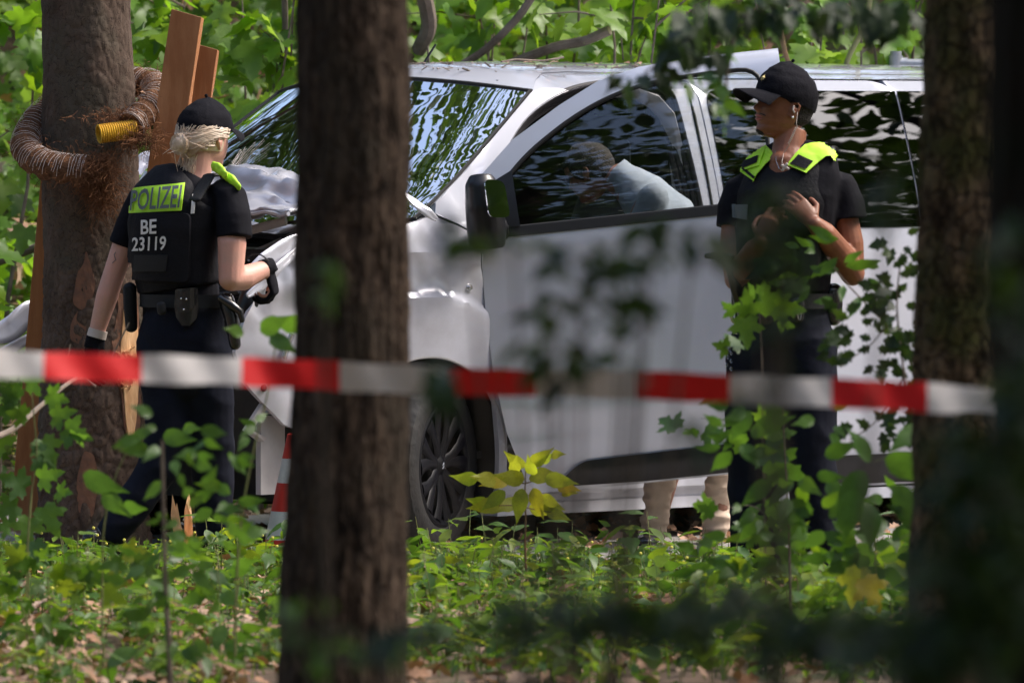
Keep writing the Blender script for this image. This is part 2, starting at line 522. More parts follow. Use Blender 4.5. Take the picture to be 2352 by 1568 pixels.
def displace(me, fn):
    n = len(me.vertices)
    co = np.empty(n * 3); me.vertices.foreach_get('co', co)
    no = np.empty(n * 3); me.vertices.foreach_get('normal', no)
    co = co.reshape(-1, 3); no = no.reshape(-1, 3)
    for i in range(n):
        p = Vector(co[i]); q = Vector(no[i])
        d = fn(p, q)
        if isinstance(d, float):
            co[i] += no[i] * d
        else:
            co[i] += d
    me.vertices.foreach_set('co', co.reshape(-1))
    me.update()


def bvh_of(o_or_me):
    me = o_or_me.data if hasattr(o_or_me, 'data') else o_or_me
    return BVHTree.FromPolygons([v.co for v in me.vertices], [tuple(p.vertices) for p in me.polygons])


def inside(poly, x, y):
    c = False
    j = len(poly) - 1
    for i in range(len(poly)):
        xi, yi = poly[i]; xj, yj = poly[j]
        if (yi > y) != (yj > y) and x < (xj - xi) * (y - yi) / (yj - yi) + xi:
            c = not c
        j = i
    return c


def rpoly(pts, rad, n=5):
    """polygon with rounded corners; rad number or per-corner list"""
    out = []
    k = len(pts)
    for i in range(k):
        r = rad[i] if isinstance(rad, (list, tuple)) else rad
        p = Vector(pts[i]).to_2d(); a = Vector(pts[i - 1]).to_2d(); b = Vector(pts[(i + 1) % k]).to_2d()
        if r <= 0:
            out.append((p.x, p.y)); continue
        da, db = (a - p), (b - p)
        la, lb = da.length, db.length
        rr = min(r, la * 0.48, lb * 0.48)
        s0 = p + da.normalized() * rr; s1 = p + db.normalized() * rr
        for q in range(n + 1):
            t = q / n
            w = s0 * (1 - t) ** 2 + p * 2 * t * (1 - t) + s1 * t * t
            out.append((w.x, w.y))
    return out


def dense(poly, step):
    out = []
    for i in range(len(poly)):
        a = Vector(poly[i]); b = Vector(poly[(i + 1) % len(poly)])
        k = max(1, int((b - a).length / step))
        for q in range(k):
            w = a.lerp(b, q / k)
            out.append((w.x, w.y))
    return out


def cdt(outline, holes=(), step=0.08):
    """flat triangulation of a polygon with holes -> 2D verts, faces"""
    loops = [dense(outline, step)] + [dense(h, step) for h in holes]
    vs, es = [], []
    for lp in loops:
        o = len(vs)
        vs += [Vector(p) for p in lp]
        es += [(o + i, o + (i + 1) % len(lp)) for i in range(len(lp))]
    xs = [p[0] for p in outline]; ys = [p[1] for p in outline]
    x = min(xs) + step * 0.5
    edge = [Vector(p) for lp in loops for p in lp]
    ea = np.array([[p.x, p.y] for p in edge])
    while x < max(xs):
        y = min(ys) + step * 0.5
        while y < max(ys):
            if inside(outline, x, y) and not any(inside(h, x, y) for h in holes):
                if np.min((ea[:, 0] - x) ** 2 + (ea[:, 1] - y) ** 2) > (step * 0.45) ** 2:
                    vs.append(Vector((x, y)))
            y += step
        x += step
    r = geometry.delaunay_2d_cdt(vs, es, [], 0, 1e-6)
    V2, F = r[0], r[2]
    keep = []
    for f in F:
        cx = sum(V2[i].x for i in f) / len(f); cyy = sum(V2[i].y for i in f) / len(f)
        if inside(outline, cx, cyy) and not any(inside(h, cx, cyy) for h in holes):
            ar = geometry.normal([Vector((V2[i].x, V2[i].y, 0)) for i in f]).z
            keep.append(tuple(f) if ar > 0 else tuple(reversed(f)))
    return [(p.x, p.y) for p in V2], keep


def panel(name, outline, fn, m, parent, holes=(), step=0.08, thick=0.012, tdir=None, g=None, flip=False, sharp=30):
    """sheet with real thickness: outline in (s, t), fn maps (s, t) -> Vector; back side offset by thick along tdir"""
    V2, F = cdt(outline, holes, step)
    top = [Vector(fn(x, y)) for x, y in V2]
    td = Vector(tdir) if tdir is not None else Vector((0, 1, 0))
    bot = [p + td * thick for p in top]
    n = len(top)
    if flip:
        F = [tuple(reversed(f)) for f in F]
    faces = list(F) + [tuple(i + n for i in reversed(f)) for f in F]
    cnt = {}
    for f in F:
        for i in range(len(f)):
            a, b = f[i], f[(i + 1) % len(f)]
            cnt[(a, b)] = 1
    for (a, b) in cnt:
        if (b, a) not in cnt:
            faces.append((b, a, a + n, b + n))
    if g is not None:
        g.add(top + bot, faces)
        return g
    return obj(name, top + bot, faces, m, parent, True, sharp)


def fbm(p, s, o=3):
    return noise.fractal(Vector(p) * s, 0.9, 2.0, o)


# ------------------------------------------------------------------ leaves
def leaf_mesh(kind, fold=0.25, droop=0.3, wave=0.05, seed=0, simple=False):
    r = random.Random(seed)
    if kind == 'maple':
        half = [(0.05, -0.03), (0.20, -0.12), (0.30, -0.02), (0.44, 0.0), (0.38, 0.12), (0.36, 0.20), (0.52, 0.26), (0.64, 0.42),
                (0.47, 0.43), (0.42, 0.52), (0.22, 0.44), (0.20, 0.58), (0.30, 0.72), (0.16, 0.76), (0.11, 0.90)]
        tip = (0, 1.06)
    elif kind == 'ovate':
        half = [(0.09, 0.04), (0.20, 0.17), (0.25, 0.36), (0.22, 0.56), (0.13, 0.76), (0.05, 0.92)]
        tip = (0, 1.10)
    elif kind == 'lance':
        half = [(0.06, 0.08), (0.15, 0.28), (0.19, 0.48), (0.14, 0.70), (0.06, 0.90)]
        tip = (0, 1.05)
    elif kind == 'small':
        half = [(0.2, 0.2), (0.3, 0.5), (0.18, 0.8)]
        tip = (0, 1)
    elif kind == 'lobed':
        half = [(0.08, 0.05), (0.16, 0.18), (0.34, 0.26), (0.22, 0.40), (0.38, 0.58), (0.20, 0.66), (0.14, 0.84)]
        tip = (0, 1.04)
    half = [(x * (1 + r.uniform(-.06, .06)), y + r.uniform(-.015, .015)) for x, y in half]
    poly = [(0, 0)] + half + [tip] + [(-x, y) for x, y in reversed(half)]
    mids = [(0, t) for t in ((0.3, 0.6) if kind != 'maple' else (0.2, 0.42, 0.65, 0.85))]
    vs = [Vector(p) for p in poly] + [Vector(p) for p in mids]
    k = len(poly)
    es = [(i, (i + 1) % k) for i in range(k)]
    ti = len(half) + 1
    chain = [0] + list(range(k, k + len(mids))) + [ti]
    es += [(chain[i], chain[i + 1]) for i in range(len(chain) - 1)]
    res = geometry.delaunay_2d_cdt(vs, es, [], 0, 1e-6)
    V2, F = res[0], res[2]
    keep = []
    for f in F:
        cx = sum(V2[i].x for i in f) / len(f); cyy = sum(V2[i].y for i in f) / len(f)
        if inside(poly, cx, cyy):
            keep.append(tuple(f))
    out = []
    ph = r.uniform(0, 6)
    for p in V2:
        z = fold * abs(p.x) - droop * p.y * p.y * 0.5 - droop * 0.5 * p.x * p.x + wave * math.sin(p.x * 9 + ph) * math.cos(p.y * 8 + ph)
        out.append((p.x, p.y, z))
    return np.array(out), keep


def leaf_set(kind, n=4, **kw):
    return [leaf_mesh(kind, fold=random.uniform(0.1, 0.4), droop=random.uniform(0.2, 0.6), seed=i, **kw) for i in range(n)]


LEAF = {k: leaf_set(k) for k in ('maple', 'ovate', 'lance', 'small', 'lobed')}
LEAF_ME = {}


def leaf_me(kind, i, m):
    key = (kind, i, m.name)
    if key not in LEAF_ME:
        v, f = LEAF[kind][i]
        me = bpy.data.meshes.new('leaf_' + kind)
        me.from_pydata([tuple(q) for q in v], [], f)
        me.polygons.foreach_set('use_smooth', [True] * len(me.polygons))
        me.materials.append(m)
        me.update()
        LEAF_ME[key] = me
    return LEAF_ME[key]


def rotm(heading, pitch, roll):
    """leaf points along +y; heading about z, pitch (down positive), roll about its own midrib"""
    return Matrix.Rotation(heading, 4, 'Z') @ Matrix.Rotation(-pitch, 4, 'X') @ Matrix.Rotation(roll, 4, 'Y')


def leaf_mass(name, kind, mats, m, parent=None, stuff=True):
    """all leaves joined in one mesh; mats = list of 4x4 (numpy)"""
    var = LEAF[kind]
    vs, ls, nverts = [], [], 0
    lt, lv = [], []
    Ms = np.array([np.array(q) for q in mats])
    idx = rng.integers(0, len(var), len(Ms))
    loops, sizes = [], []
    for k, (v, f) in enumerate(var):
        sel = Ms[idx == k]
        if not len(sel):
            continue
        hv = np.c_[v, np.ones(len(v))]
        w = np.einsum('nij,kj->nki', sel, hv)[:, :, :3].reshape(-1, 3)
        fl = np.concatenate([np.array(q) for q in f])
        fs = np.array([len(q) for q in f])
        off = (np.arange(len(sel)) * len(v) + nverts)[:, None]
        loops.append((fl[None, :] + off).reshape(-1))
        sizes.append(np.tile(fs, len(sel)))
        vs.append(w); nverts += len(w)
    V = np.concatenate(vs); LO = np.concatenate(loops); SZ = np.concatenate(sizes)
    me = bpy.data.meshes.new(name)
    me.vertices.add(len(V)); me.vertices.foreach_set('co', V.reshape(-1).astype(np.float32))
    me.loops.add(len(LO)); me.loops.foreach_set('vertex_index', LO.astype(np.int32))
    me.polygons.add(len(SZ))
    me.polygons.foreach_set('loop_start', np.r_[0, np.cumsum(SZ)[:-1]].astype(np.int32))
    me.polygons.foreach_set('use_smooth', np.ones(len(SZ), dtype=bool))
    me.materials.append(m)
    me.update(calc_edges=True)
    o = bpy.data.objects.new(name, me)
    COL.objects.link(o)
    if parent:
        o.parent = parent
    if stuff:
        o['kind'] = 'stuff'
    return o


def leaf_objs(kind, mats, m, parent):
    for q in mats:
        me = leaf_me(kind, random.randrange(len(LEAF[kind])), m)
        o = bpy.data.objects.new('leaf', me)
        COL.objects.link(o)
        o.parent = parent
        o.matrix_local = q
    return
# ================================================================== ground
def ground_h(x, y):
    h = 0.0
    if y > 31.2:
        t = y - 31.2
        h += 0.42 * t * t / (t + 1.6)
    h += 0.05 * noise.noise(Vector((x * 0.5, y * 0.5, 3.1))) * (1 if y < 26.5 or y > 31 else 0.25)
    if y < 26.6:
        h += 0.02
    return h


def grid_sheet(name, xs, ys, hf, m):
    vs = [(x, y, hf(x, y)) for y in ys for x in xs]
    nx = len(xs)
    fs = [(j * nx + i, j * nx + i + 1, (j + 1) * nx + i + 1, (j + 1) * nx + i) for j in range(len(ys) - 1) for i in range(nx - 1)]
    o = obj(name, vs, fs, m, None, True, 180)
    o['kind'] = 'structure'
    return o


def far_h(x, y):
    if y > 46:
        return ground_h(x, 46)
    return ground_h(x, y)


gx = [-260, -120, -60, -30, -16, -10, -7] + [(-5 + i * 0.25) for i in range(41)] + [7, 10, 16, 30, 60, 120, 260]
gy = [-260, -120, -60, -30, -12, 0, 6, 12, 16] + [18 + i * 0.25 for i in range(72)] + [37, 39, 42, 46, 60, 100, 180, 300]
grid_sheet('forest_floor', gx, gy, far_h, M['soil'])
px = [-30, -16, -10] + [-6 + i * 0.4 for i in range(31)] + [10, 16, 30]
path = grid_sheet('path', px, [26.75 + i * 0.1 for i in range(1)] + [26.85 + i * 0.3 for i in range(14)], lambda x, y: ground_h(x, y) + 0.012, M['asphalt'])

# loose flat stones of the path edge are seen between the weeds
# ---- dead leaves on the ground
def near_view(x, y, margin=0.5):
    return abs(x) < (1176 / FPX) * y + margin


mats = []
for _ in range(7000):
    y = random.uniform(20.5, 31.0) if random.random() < 0.62 else random.uniform(31, 36.5)
    x = random.uniform(-1, 1) * (0.0707 * y + 0.5)
    if 26.8 < y < 30.9 and random.random() < 0.45:
        continue
    if y < 26.8 and x > -0.2 and random.random() < 0.35:
        continue
    s = random.uniform(0.035, 0.085) if y < 31 else random.uniform(0.06, 0.13)
    mats.append(Matrix.Translation((x, y, ground_h(x, y) + random.uniform(0.018, 0.05))) @ rotm(random.uniform(0, 6.3), random.uniform(-.7, .7), random.uniform(-.8, .8)) @ Matrix.Scale(s, 4))
leaf_mass('leaf_litter', 'lobed', mats, M['litter'])

# ---- balsam-like ground cover
mats, fl = [], G()
stems = G()
def cover_plant(x, y, hgt, nl, ls):
    z0 = ground_h(x, y)
    lean = Vector((random.uniform(-.2, .2), random.uniform(-.2, .2), 1)) * hgt
    stems.tube([(x, y, z0), (x + lean.x * .5, y + lean.y * .4, z0 + hgt * .55), (x + lean.x, y + lean.y, z0 + hgt)], [0.0025, 0.002, 0.0012], n=4, cap=False)
    for i in range(nl):
        t = 0.35 + 0.65 * (i + 0.5) / nl
        hd = i * 2.4 + random.uniform(-.5, .5)
        p = Vector((x + lean.x * t, y + lean.y * t, z0 + hgt * t))
        s = ls * (1.15 - 0.45 * t) * random.uniform(.75, 1.2)
        mats.append(Matrix.Translation(p) @ rotm(hd, random.uniform(-.25, .65), random.uniform(-.4, .4)) @ Matrix.Translation((0, s * .12, 0)) @ Matrix.Scale(s, 4))
    if random.random() < 0.14:
        p = Vector((x + lean.x, y + lean.y, z0 + hgt + .015))
        fl.ell(p, 0.0055, nu=6, nv=4)


for _ in range(3300):
    y = random.uniform(20.6, 26.95)
    x = random.uniform(-1, 1) * (0.0707 * y + 0.25)
    dn = noise.noise(Vector((x * 1.3, y * 1.1, 0)))
    if x < -0.1 and y < 24.0 and dn > -0.12 and random.random() < .85:
        continue
    if noise.noise(Vector((x * 3.1, y * 2.3, 5))) > 0.03 and random.random() < .85:
        continue
    if random.random() < .14:
        cover_plant(x, y, random.uniform(.12, .26), random.randint(4, 7), random.uniform(.10, .15))
    else:
        cover_plant(x, y, random.uniform(.04, .15), random.randint(4, 8), random.uniform(.04, .085))
for _ in range(420):
    y = random.uniform(26.0, 27.0)
    x = random.uniform(-1, 1) * (0.0707 * y + 0.25)
    cover_plant(x, y, random.uniform(.06, .15), random.randint(6, 10), random.uniform(.045, .075))
for _ in range(900):      # behind the van and along the foot of the bank
    y = random.uniform(30.7, 36)
    x = random.uniform(-1, 1) * (0.0707 * y + 0.25)
    cover_plant(x, y, random.uniform(.06, .22), random.randint(5, 8), random.uniform(.06, .12))
leaf_mass('ground_cover', 'lance', mats[0::2] , M['leaf_cover'])
leaf_mass('ground_cover', 'ovate', mats[1::2], M['leaf_cover'])
so = stems.build('ground_cover_stems', M['stem_green']); so['kind'] = 'stuff'
fo = fl.build('ground_cover_flowers', M['flower']); fo['kind'] = 'stuff'

# ---- grass wisps
gr = G()
for _ in range(1500):
    y = random.uniform(20.8, 27.0)
    x = random.uniform(-1, 1) * (0.0707 * y + 0.2)
    if noise.noise(Vector((x * .8, y * .8, 7))) < 0.0:
        continue
    z = ground_h(x, y)
    h = random.uniform(.05, .16); a = random.uniform(0, 6.3); b = random.uniform(.2, .9) * h
    w = 0.0022
    dx, dy = math.cos(a), math.sin(a)
    gr.add([(x - w, y, z), (x + w, y, z), (x + dx * b * .4 + w * .8, y + dy * b * .4, z + h * .7), (x + dx * b * .4 - w * .8, y + dy * b * .4, z + h * .7), (x + dx * b, y + dy * b, z + h)],
           [(0, 1, 2, 3), (3, 2, 4)])
go = gr.build('grass', M['leaf_cover']); go['kind'] = 'stuff'


# ================================================================== trees
def trunk_mesh(name, pts, rads, m, parent, nu=96, nv=160, rough=None):
    """pts centre line bottom to top, local to parent"""
    vs, fs = [], []
    k = len(pts) - 1
    for i in range(nv):
        t = i / (nv - 1) * k
        a = min(int(t), k - 1); f = t - a
        f2 = f
        p = Vector(pts[a]).lerp(Vector(pts[a + 1]), f2)
        r = rads[a] * (1 - f2) + rads[a + 1] * f2
        for j in range(nu):
            w = 2 * PI * j / nu
            d = Vector((math.cos(w), math.sin(w), 0))
            q = p + d * r
            rr = rough(q, w, p.z) if rough else 0
            vs.append(p + d * (r + rr))
    for i in range(nv - 1):
        for j in range(nu):
            j2 = (j + 1) % nu
            fs.append((i * nu + j, i * nu + j2, (i + 1) * nu + j2, (i + 1) * nu + j))
    return obj(name, vs, fs, m, parent, True, 180)


def limbs(parent, m, base, top, n, reach, r0=0.05, name='limb'):
    g = G()
    for i in range(n):
        z = base + (top - base) * (i + .5) / n
        a = i * 2.4 + random.uniform(-.4, .4)
        d = Vector((math.cos(a), math.sin(a), 0))
        L = reach * random.uniform(.6, 1)
        pts = [Vector((0, 0, z)) + d * L * t + Vector((0, 0, L * .55 * t ** 0.8)) + Vector((random.uniform(-.1, .1), random.uniform(-.1, .1), 0)) * t for t in (0, .25, .5, .75, 1)]
        g.tube(pts, [r0, r0 * .75, r0 * .5, r0 * .3, r0 * .12], n=6, cap=False)
        for q in (2, 3):
            e = pts[q] + Vector((random.uniform(-1, 1), random.uniform(-1, 1), random.uniform(0, .6))) * L * .35
            g.tube([pts[q], e], [r0 * .3, r0 * .08], n=5, cap=False)
    return g.build(name, m, parent)


def crown_mats(c, r, n, s, clump=26):
    out = []
    cs = []
    while len(cs) < max(3, n // clump):
        v = Vector((random.gauss(0, 1), random.gauss(0, 1), random.gauss(0, 1))).normalized() * random.uniform(.35, 1) ** .5
        cs.append(Vector((c[0] + v.x * r[0], c[1] + v.y * r[1], c[2] + v.z * r[2])))
    for i in range(n):
        k = random.choice(cs)
        p = k + Vector((random.gauss(0, 1) * r[0] * .13, random.gauss(0, 1) * r[1] * .13, random.gauss(0, 1) * r[2] * .10))
        out.append(Matrix.Translation(p) @ rotm(random.uniform(0, 6.3), random.uniform(-.2, 1.1), random.uniform(-.7, .7)) @ Matrix.Scale(s * random.uniform(.7, 1.3), 4))
    return out


# ---- left tree the van hit
TL = at(212, 900, 27.9)
tl = thing('deciduous_tree', 'grey brown flaky-barked tree with coir-wrapped pipe collar behind the policewoman', 'tree', (TL.x, 27.9, 0))


def rough_left(q, w, z):
    k = max(0.0, min(1.0, (1.25 - z) / 0.8))
    v, _ = noise.voronoi(Vector((math.cos(w) * 2.2 * 1.3, math.sin(w) * 2.2 * 1.3, z * (9.5 - 1.5 * k))) * 1.7)
    e = (v[1] - v[0])
    plate = min(e * 4.0, 1.0)
    cid = noise.cell(Vector((math.cos(w) * 6, math.sin(w) * 6, z * 14)))
    amp = 0.0035 + 0.0060 * k
    fine = 0.004 * noise.fractal(Vector((q.x * 16, q.y * 16, q.z * 9)), 0.8, 2, 4)
    big = 0.014 * noise.noise(Vector((math.cos(w) * 1.2, math.sin(w) * 1.2, z * 1.6)))
    flare = 0.05 * max(0, (0.35 - z)) ** 1.5
    return plate * amp + fine + big + flare + 0.003 * k * cid


trunk_mesh('trunk', [(0.01, 0, -0.15), (0.005, 0, 0.6), (0, 0, 1.1), (-0.005, 0, 1.6), (-0.025, 0, 2.3), (-0.05, 0, 4.0), (-0.05, .1, 7.5)],
           [.212, .198, .186, .178, .168, .15, .10], M['bark_left'], tl, nu=200, nv=620, rough=rough_left)
limbs(tl, M['bark_left'], 4.6, 7.4, 8, 2.6, .05)
leaf_mass('crown', 'small', crown_mats((0.3, 2.0, 8.6), (3.4, 3.4, 2.2), 5200, .14), M['leaf_canopy'], tl)

# bark wound: bare wood where the van struck, and lesser bark scars
def on_trunk(R, c, w, z, off):
    return Vector((c[0] + math.cos(w) * (R + off), c[1] + math.sin(w) * (R + off), z))


def scar(name, pts, m, off, Rf, g=None, parent=tl, jag=0.0, step=0.03):
    """patch in (angle deg from camera-facing, z) on the left trunk"""
    V2, F = cdt(rpoly([(a / 100, z) for a, z in pts], .035, 4), (), step)
    top = []
    for x, z in V2:
        w = -PI / 2 + math.radians(x * 100)
        j = jag * noise.noise(Vector((x * 60, z * 25, 1)))
        R = Rf(z)
        top.append(Vector((math.cos(w) * (R + off + j), math.sin(w) * (R + off + j), z)))
    n = len(top)
    cen = Vector((0, 0, 0))
    bot = [Vector((p.x * .93, p.y * .93, p.z)) for p in top]
    faces = list(F) + [tuple(i + n for i in reversed(f)) for f in F]
    cnt = {(f[i], f[(i + 1) % 3]) for f in F for i in range(3)}
    for a, b in cnt:
        if (b, a) not in cnt:
            faces.append((b, a, a + n, b + n))
    return obj(name, top + bot, faces, m, parent, True, 40)


def Rl(z):
    return .198 + (z - .6) * (-.02)


scar('bark_wound', [(24, .83), (34, .97), (30, 1.01), (44, 1.02), (62, 1.0), (70, .8), (66, .55), (52, .40), (44, .42), (38, .52), (36, .64), (26, .70)], M['bark_scar'], 0.012, Rl, jag=.008)
w_ = scar('bare_wood', [(34, .78), (40, .98), (52, 1.0), (60, .9), (58, .62), (50, .44), (45, .43), (40, .52), (38, .66)], M['splinter'], 0.018, Rl, jag=.006)
chips = G()
for _ in range(150):
    w = -PI / 2 + math.radians(random.gauss(44, 7)); z = random.gauss(.74, .028)
    p = on_trunk(Rl(z), (0, 0), w, z, .022)
    chips.box(p, (.004, .012, random.uniform(.012, .035)), Matrix.Rotation(random.uniform(-1.3, 1.3), 3, 'Y') @ Matrix.Rotation(random.uniform(-1, 1), 3, 'X'))
co_ = chips.build('wood_chips', M['splinter'], tl); co_['kind'] = 'stuff'
for nm, pts in (('bark_scar', [(-20, .98), (-8, .95), (4, 1.0), (8, 1.06), (2, 1.12), (-4, 1.19), (-6, 1.13), (-14, 1.10), (-16, 1.05)]),
                ('bark_scar', [(-22, .84), (-10, .82), (-2, .88), (-6, .93), (-16, .91), (-12, .96), (-22, .90)]),
                ('bark_scar', [(-12, .18), (4, .16), (10, .3), (6, .4), (-6, .42), (-14, .3)]),
                ('bark_scar', [(-15, 1.78), (-8, 1.77), (-6, 1.80), (-12, 1.83), (-17, 1.82)])):
    scar(nm, pts, M['bark_scar'], .004, Rl, jag=.004, step=.02)

# ---- coir collar round that tree
cl_w = Vector((TL.x, 27.9, 0))
coll = thing('pipe_collar', 'brown coir-wrapped drainage pipe ring around the left trunk, yellow end showing', 'tree guard', (TL.x, 27.9, 0))
ring = []
# image positions of the wrapped hose (u, v, depth offset)
hose = [(300, 292, -.285), (330, 262, -.19), (362, 222, -.02), (350, 196, .16), (300, 190, .24), (200, 200, .28), (110, 255, .17), (72, 300, .03), (60, 345, -.12), (95, 375, -.235), (150, 388, -.285), (205, 392, -.30)]
def to_loc(u, v, dy, base):
    p = at(u, v, 27.9 + dy)
    return p - base


def spline(P, n):
    out = []
    P = [Vector(p) for p in P]
    for i in range(len(P) - 1):
        p0 = P[max(i - 1, 0)]; p1 = P[i]; p2 = P[i + 1]; p3 = P[min(i + 2, len(P) - 1)]
        for q in range(n):
            t = q / n
            out.append(0.5 * ((2 * p1) + (p2 - p0) * t + (2 * p0 - 5 * p1 + 4 * p2 - p3) * t * t + (3 * p1 - p0 - 3 * p2 + p3) * t ** 3))
    out.append(P[-1])
    return out


hp = spline([to_loc(u, v, dy, cl_w) for u, v, dy in hose], 10)
g = G()
g.tube(hp, [.052 + .006 * math.sin(i * .9) for i in range(len(hp))], n=22, cap=True)
me = g.mesh('coir_wrap')
displace(me, lambda p, q: 0.006 * noise.fractal(p * 30, .8, 2, 3) + 0.004 * noise.noise(p * 90))
link('coir_wrap', me, M['coir'], coll)
# binding threads
g = G()
for k in range(0, len(hp) - 1, 1):
    if random.random() < .25:
        continue
    c = hp[k]; t = (hp[k + 1] - hp[max(k - 1, 0)]).normalized()
    a = Vector((0, 0, 1)) - t * t.z; a.normalize(); b = t.cross(a)
    ph = random.uniform(-.35, .35)
    pts = []
    for j in range(9):
        w = PI * j / 8 * 1.1 - .2 + ph
        pts.append(c + t * (.012 * (j - 4) / 4 + random.uniform(-.003, .003)) + (a * math.sin(w) + b * math.cos(w)) * .061)
    g.tube(pts, .0011, n=4, cap=False)
g.build('binding_thread', M['thread'], coll)
# fibres hanging out
g = G()
def fibres(c, n, L, spread, down):
    for _ in range(n):
        p = Vector(c) + Vector((random.gauss(0, spread[0]), random.gauss(0, spread[1]), random.gauss(0, spread[2])))
        d = Vector((random.gauss(0, 1), random.gauss(0, .7) - .3, random.gauss(0, 1) - down)).normalized()
        pts = [p]
        for k in range(4):
            d = (d + Vector((random.gauss(0, .6), random.gauss(0, .6), random.gauss(0, .6) - down * .3))).normalized()
            pts.append(pts[-1] + d * L * random.uniform(.15, .35))
        g.tube(pts, .0009, n=3, cap=False)
def loc(u, v, dy):
    return to_loc(u, v, dy, cl_w)


fibres(loc(235, 380, -.33), 330, .07, (.03, .02, .022), .3)
fibres(loc(225, 410, -.30), 420, .09, (.035, .02, .035), .8)
fibres(loc(235, 450, -.26), 240, .08, (.03, .015, .04), .9)
fibres(loc(320, 318, -.31), 380, .07, (.035, .02, .018), .3)
fibres(loc(265, 268, -.27), 200, .05, (.06, .02, .008), .0)
for k in range(0, len(hp), 1):
    fibres(hp[k] + Vector((0, -.03, 0)), 16, .04, (.03, .02, .035), .1)
f_ = g.build('coir_fibres', M['coir_fibre'], coll); f_['kind'] = 'stuff'
# yellow pipe end: corrugated
p0 = loc(226, 308, -.34); p1 = loc(312, 296, -.29)
ax = (p1 - p0)
L = ax.length; q = ax.to_track_quat('Z', 'Y').to_matrix()
prof = []
nr = 17
for i in range(nr * 4 + 1):
    prof.append((.0355 + .0024 * math.sin(i / 4 * 2 * PI), L * i / (nr * 4)))
inner = [(.030, L), (.030, 0.0)]
g = G().lathe(inner + prof, p0, 28, q)
g.build('pipe_end', M['pipe'], coll)

# ---- fallen leaves lying on the collar
for k, u, v, dy in ((0, 365, 222, -.02), (1, 330, 250, -.2), (2, 72, 285, .0)):
    pass

# ---- timber boards propped round the tree
def board(label, top, bot, width, thick, Y0, Y1, yaw=0.12, skew=0.0, group=None):
    t = at(*top, Y0); b = at(*bot, Y1)
    ax = t - b
    L = ax.length
    z = ax.normalized()
    x = Vector((1, yaw, 0)); x = (x - z * x.dot(z)).normalized()
    y = z.cross(x)
    g = G()
    hw, ht = width / 2, thick / 2
    nseg = 24
    vs, fs = [], []
    for i in range(nseg + 1):
        s = i / nseg
        for (sx, sy) in ((-1, -1), (1, -1), (1, 1), (-1, 1)):
            zz = L * s + (skew * sx if i == nseg else 0)
            wv = .002 * noise.noise(Vector((sx * 3, s * 7, sy)))
            vs.append(x * (sx * hw + wv) + y * (sy * ht) + z * zz)
    for i in range(nseg):
        for j in range(4):
            j2 = (j + 1) % 4
            fs.append((i * 4 + j, i * 4 + j2, (i + 1) * 4 + j2, (i + 1) * 4 + j))
    fs += [(3, 2, 1, 0)]
    e = nseg * 4
    fs += [(e, e + 1, e + 2, e + 3)]
    mi = [0] * (len(fs) - 1) + [1]
    o = obj('timber_board', vs, fs, [M['wood'], M['wood_end']], None, False, mi=mi)
    o.location = b
    bv = o.modifiers.new('b', 'BEVEL'); bv.width = .002; bv.segments = 2
    tag(o, label, 'board', group)
    return o


board('tall orange-brown timber board with slanted top beside the left trunk', (431, 32), (340, 640), .125, .035, 27.75, 27.62, yaw=-.25, skew=-.010)
board('shorter timber board standing just behind the tall board', (472, 108), (395, 640), .105, .035, 27.86, 27.74, yaw=-.15, skew=-.008)
board('timber board standing just behind the left trunk, only its left strip showing', (132, 415), (62, 1190), .13, .035, 28.15, 28.13, yaw=.05)

# ---- splintered wood at the foot
g = G()
base = at(425, 1235, 27.3)
for i in range(7):
    a = random.uniform(-.28, .28)
    x = (i - 3) * .016
    h = random.uniform(.22, .31) if i in (2, 3, 4) else random.uniform(.10, .2)
    R = Matrix.Rotation(a + (.12 if i < 3 else -.05), 3, 'Y') @ Matrix.Rotation(random.uniform(-.2, .2), 3, 'X')
    g.add([R @ Vector(q) + Vector((x, random.uniform(-.02, .02), 0)) for q in ((-.020, -.016, 0), (.022, -.016, 0), (.020, .018, 0), (-.018, .018, 0), (-.017, -.010, h * .72), (.014, -.010, h * .6), (.003, .008, h), (-.008, .010, h * .86))],
          [(3, 2, 1, 0), (0, 1, 5, 4), (1, 2, 6, 5), (2, 3, 7, 6), (3, 0, 4, 7), (4, 5, 6, 7)])
o = g.build('splintered_stake', M['splinter'], None, False); o.location = (base.x, base.y, ground_h(base.x, base.y))
tag(o, 'pale splintered wood stump behind the policewoman\'s legs', 'broken stake')


# ---- central foreground trunk (out of focus)
YC = 17.6
def tree_at(name, label, Y, pts, m, rough, nu, nv, crown=None, extra=None, low=None):
    base = at(pts[-1][0], pts[-1][1], Y)
    t = thing(name, label, 'tree', (base.x, Y, 0))
    P, R = [], []
    for u, v, w in reversed(pts):
        p = at(u, v, Y)
        P.append((p.x - base.x, 0, p.z)); R.append(w / 2 * Y / FPX)
    lastp = P[-1]
    P += [(lastp[0] - .05, 0, lastp[2] + 2.0), (lastp[0] - .1, 0, lastp[2] + 5.0)]
    R += [R[-1] * .93, R[-1] * .7]
    P = [(P[0][0], 0, -.1)] + P
    R = [R[0] * 1.08] + R
    trunk_mesh('trunk', P, R, m, t, nu, nv, rough)
    limbs(t, m, P[-2][2], P[-1][2], 7, 2.6, R[-1] * .35)
    if crown:
        leaf_mass('crown', 'small', crown_mats((P[-1][0], crown[0], P[-1][2] + crown[3]), crown[1], crown[2], .16), M['leaf_canopy'], t)
    return t


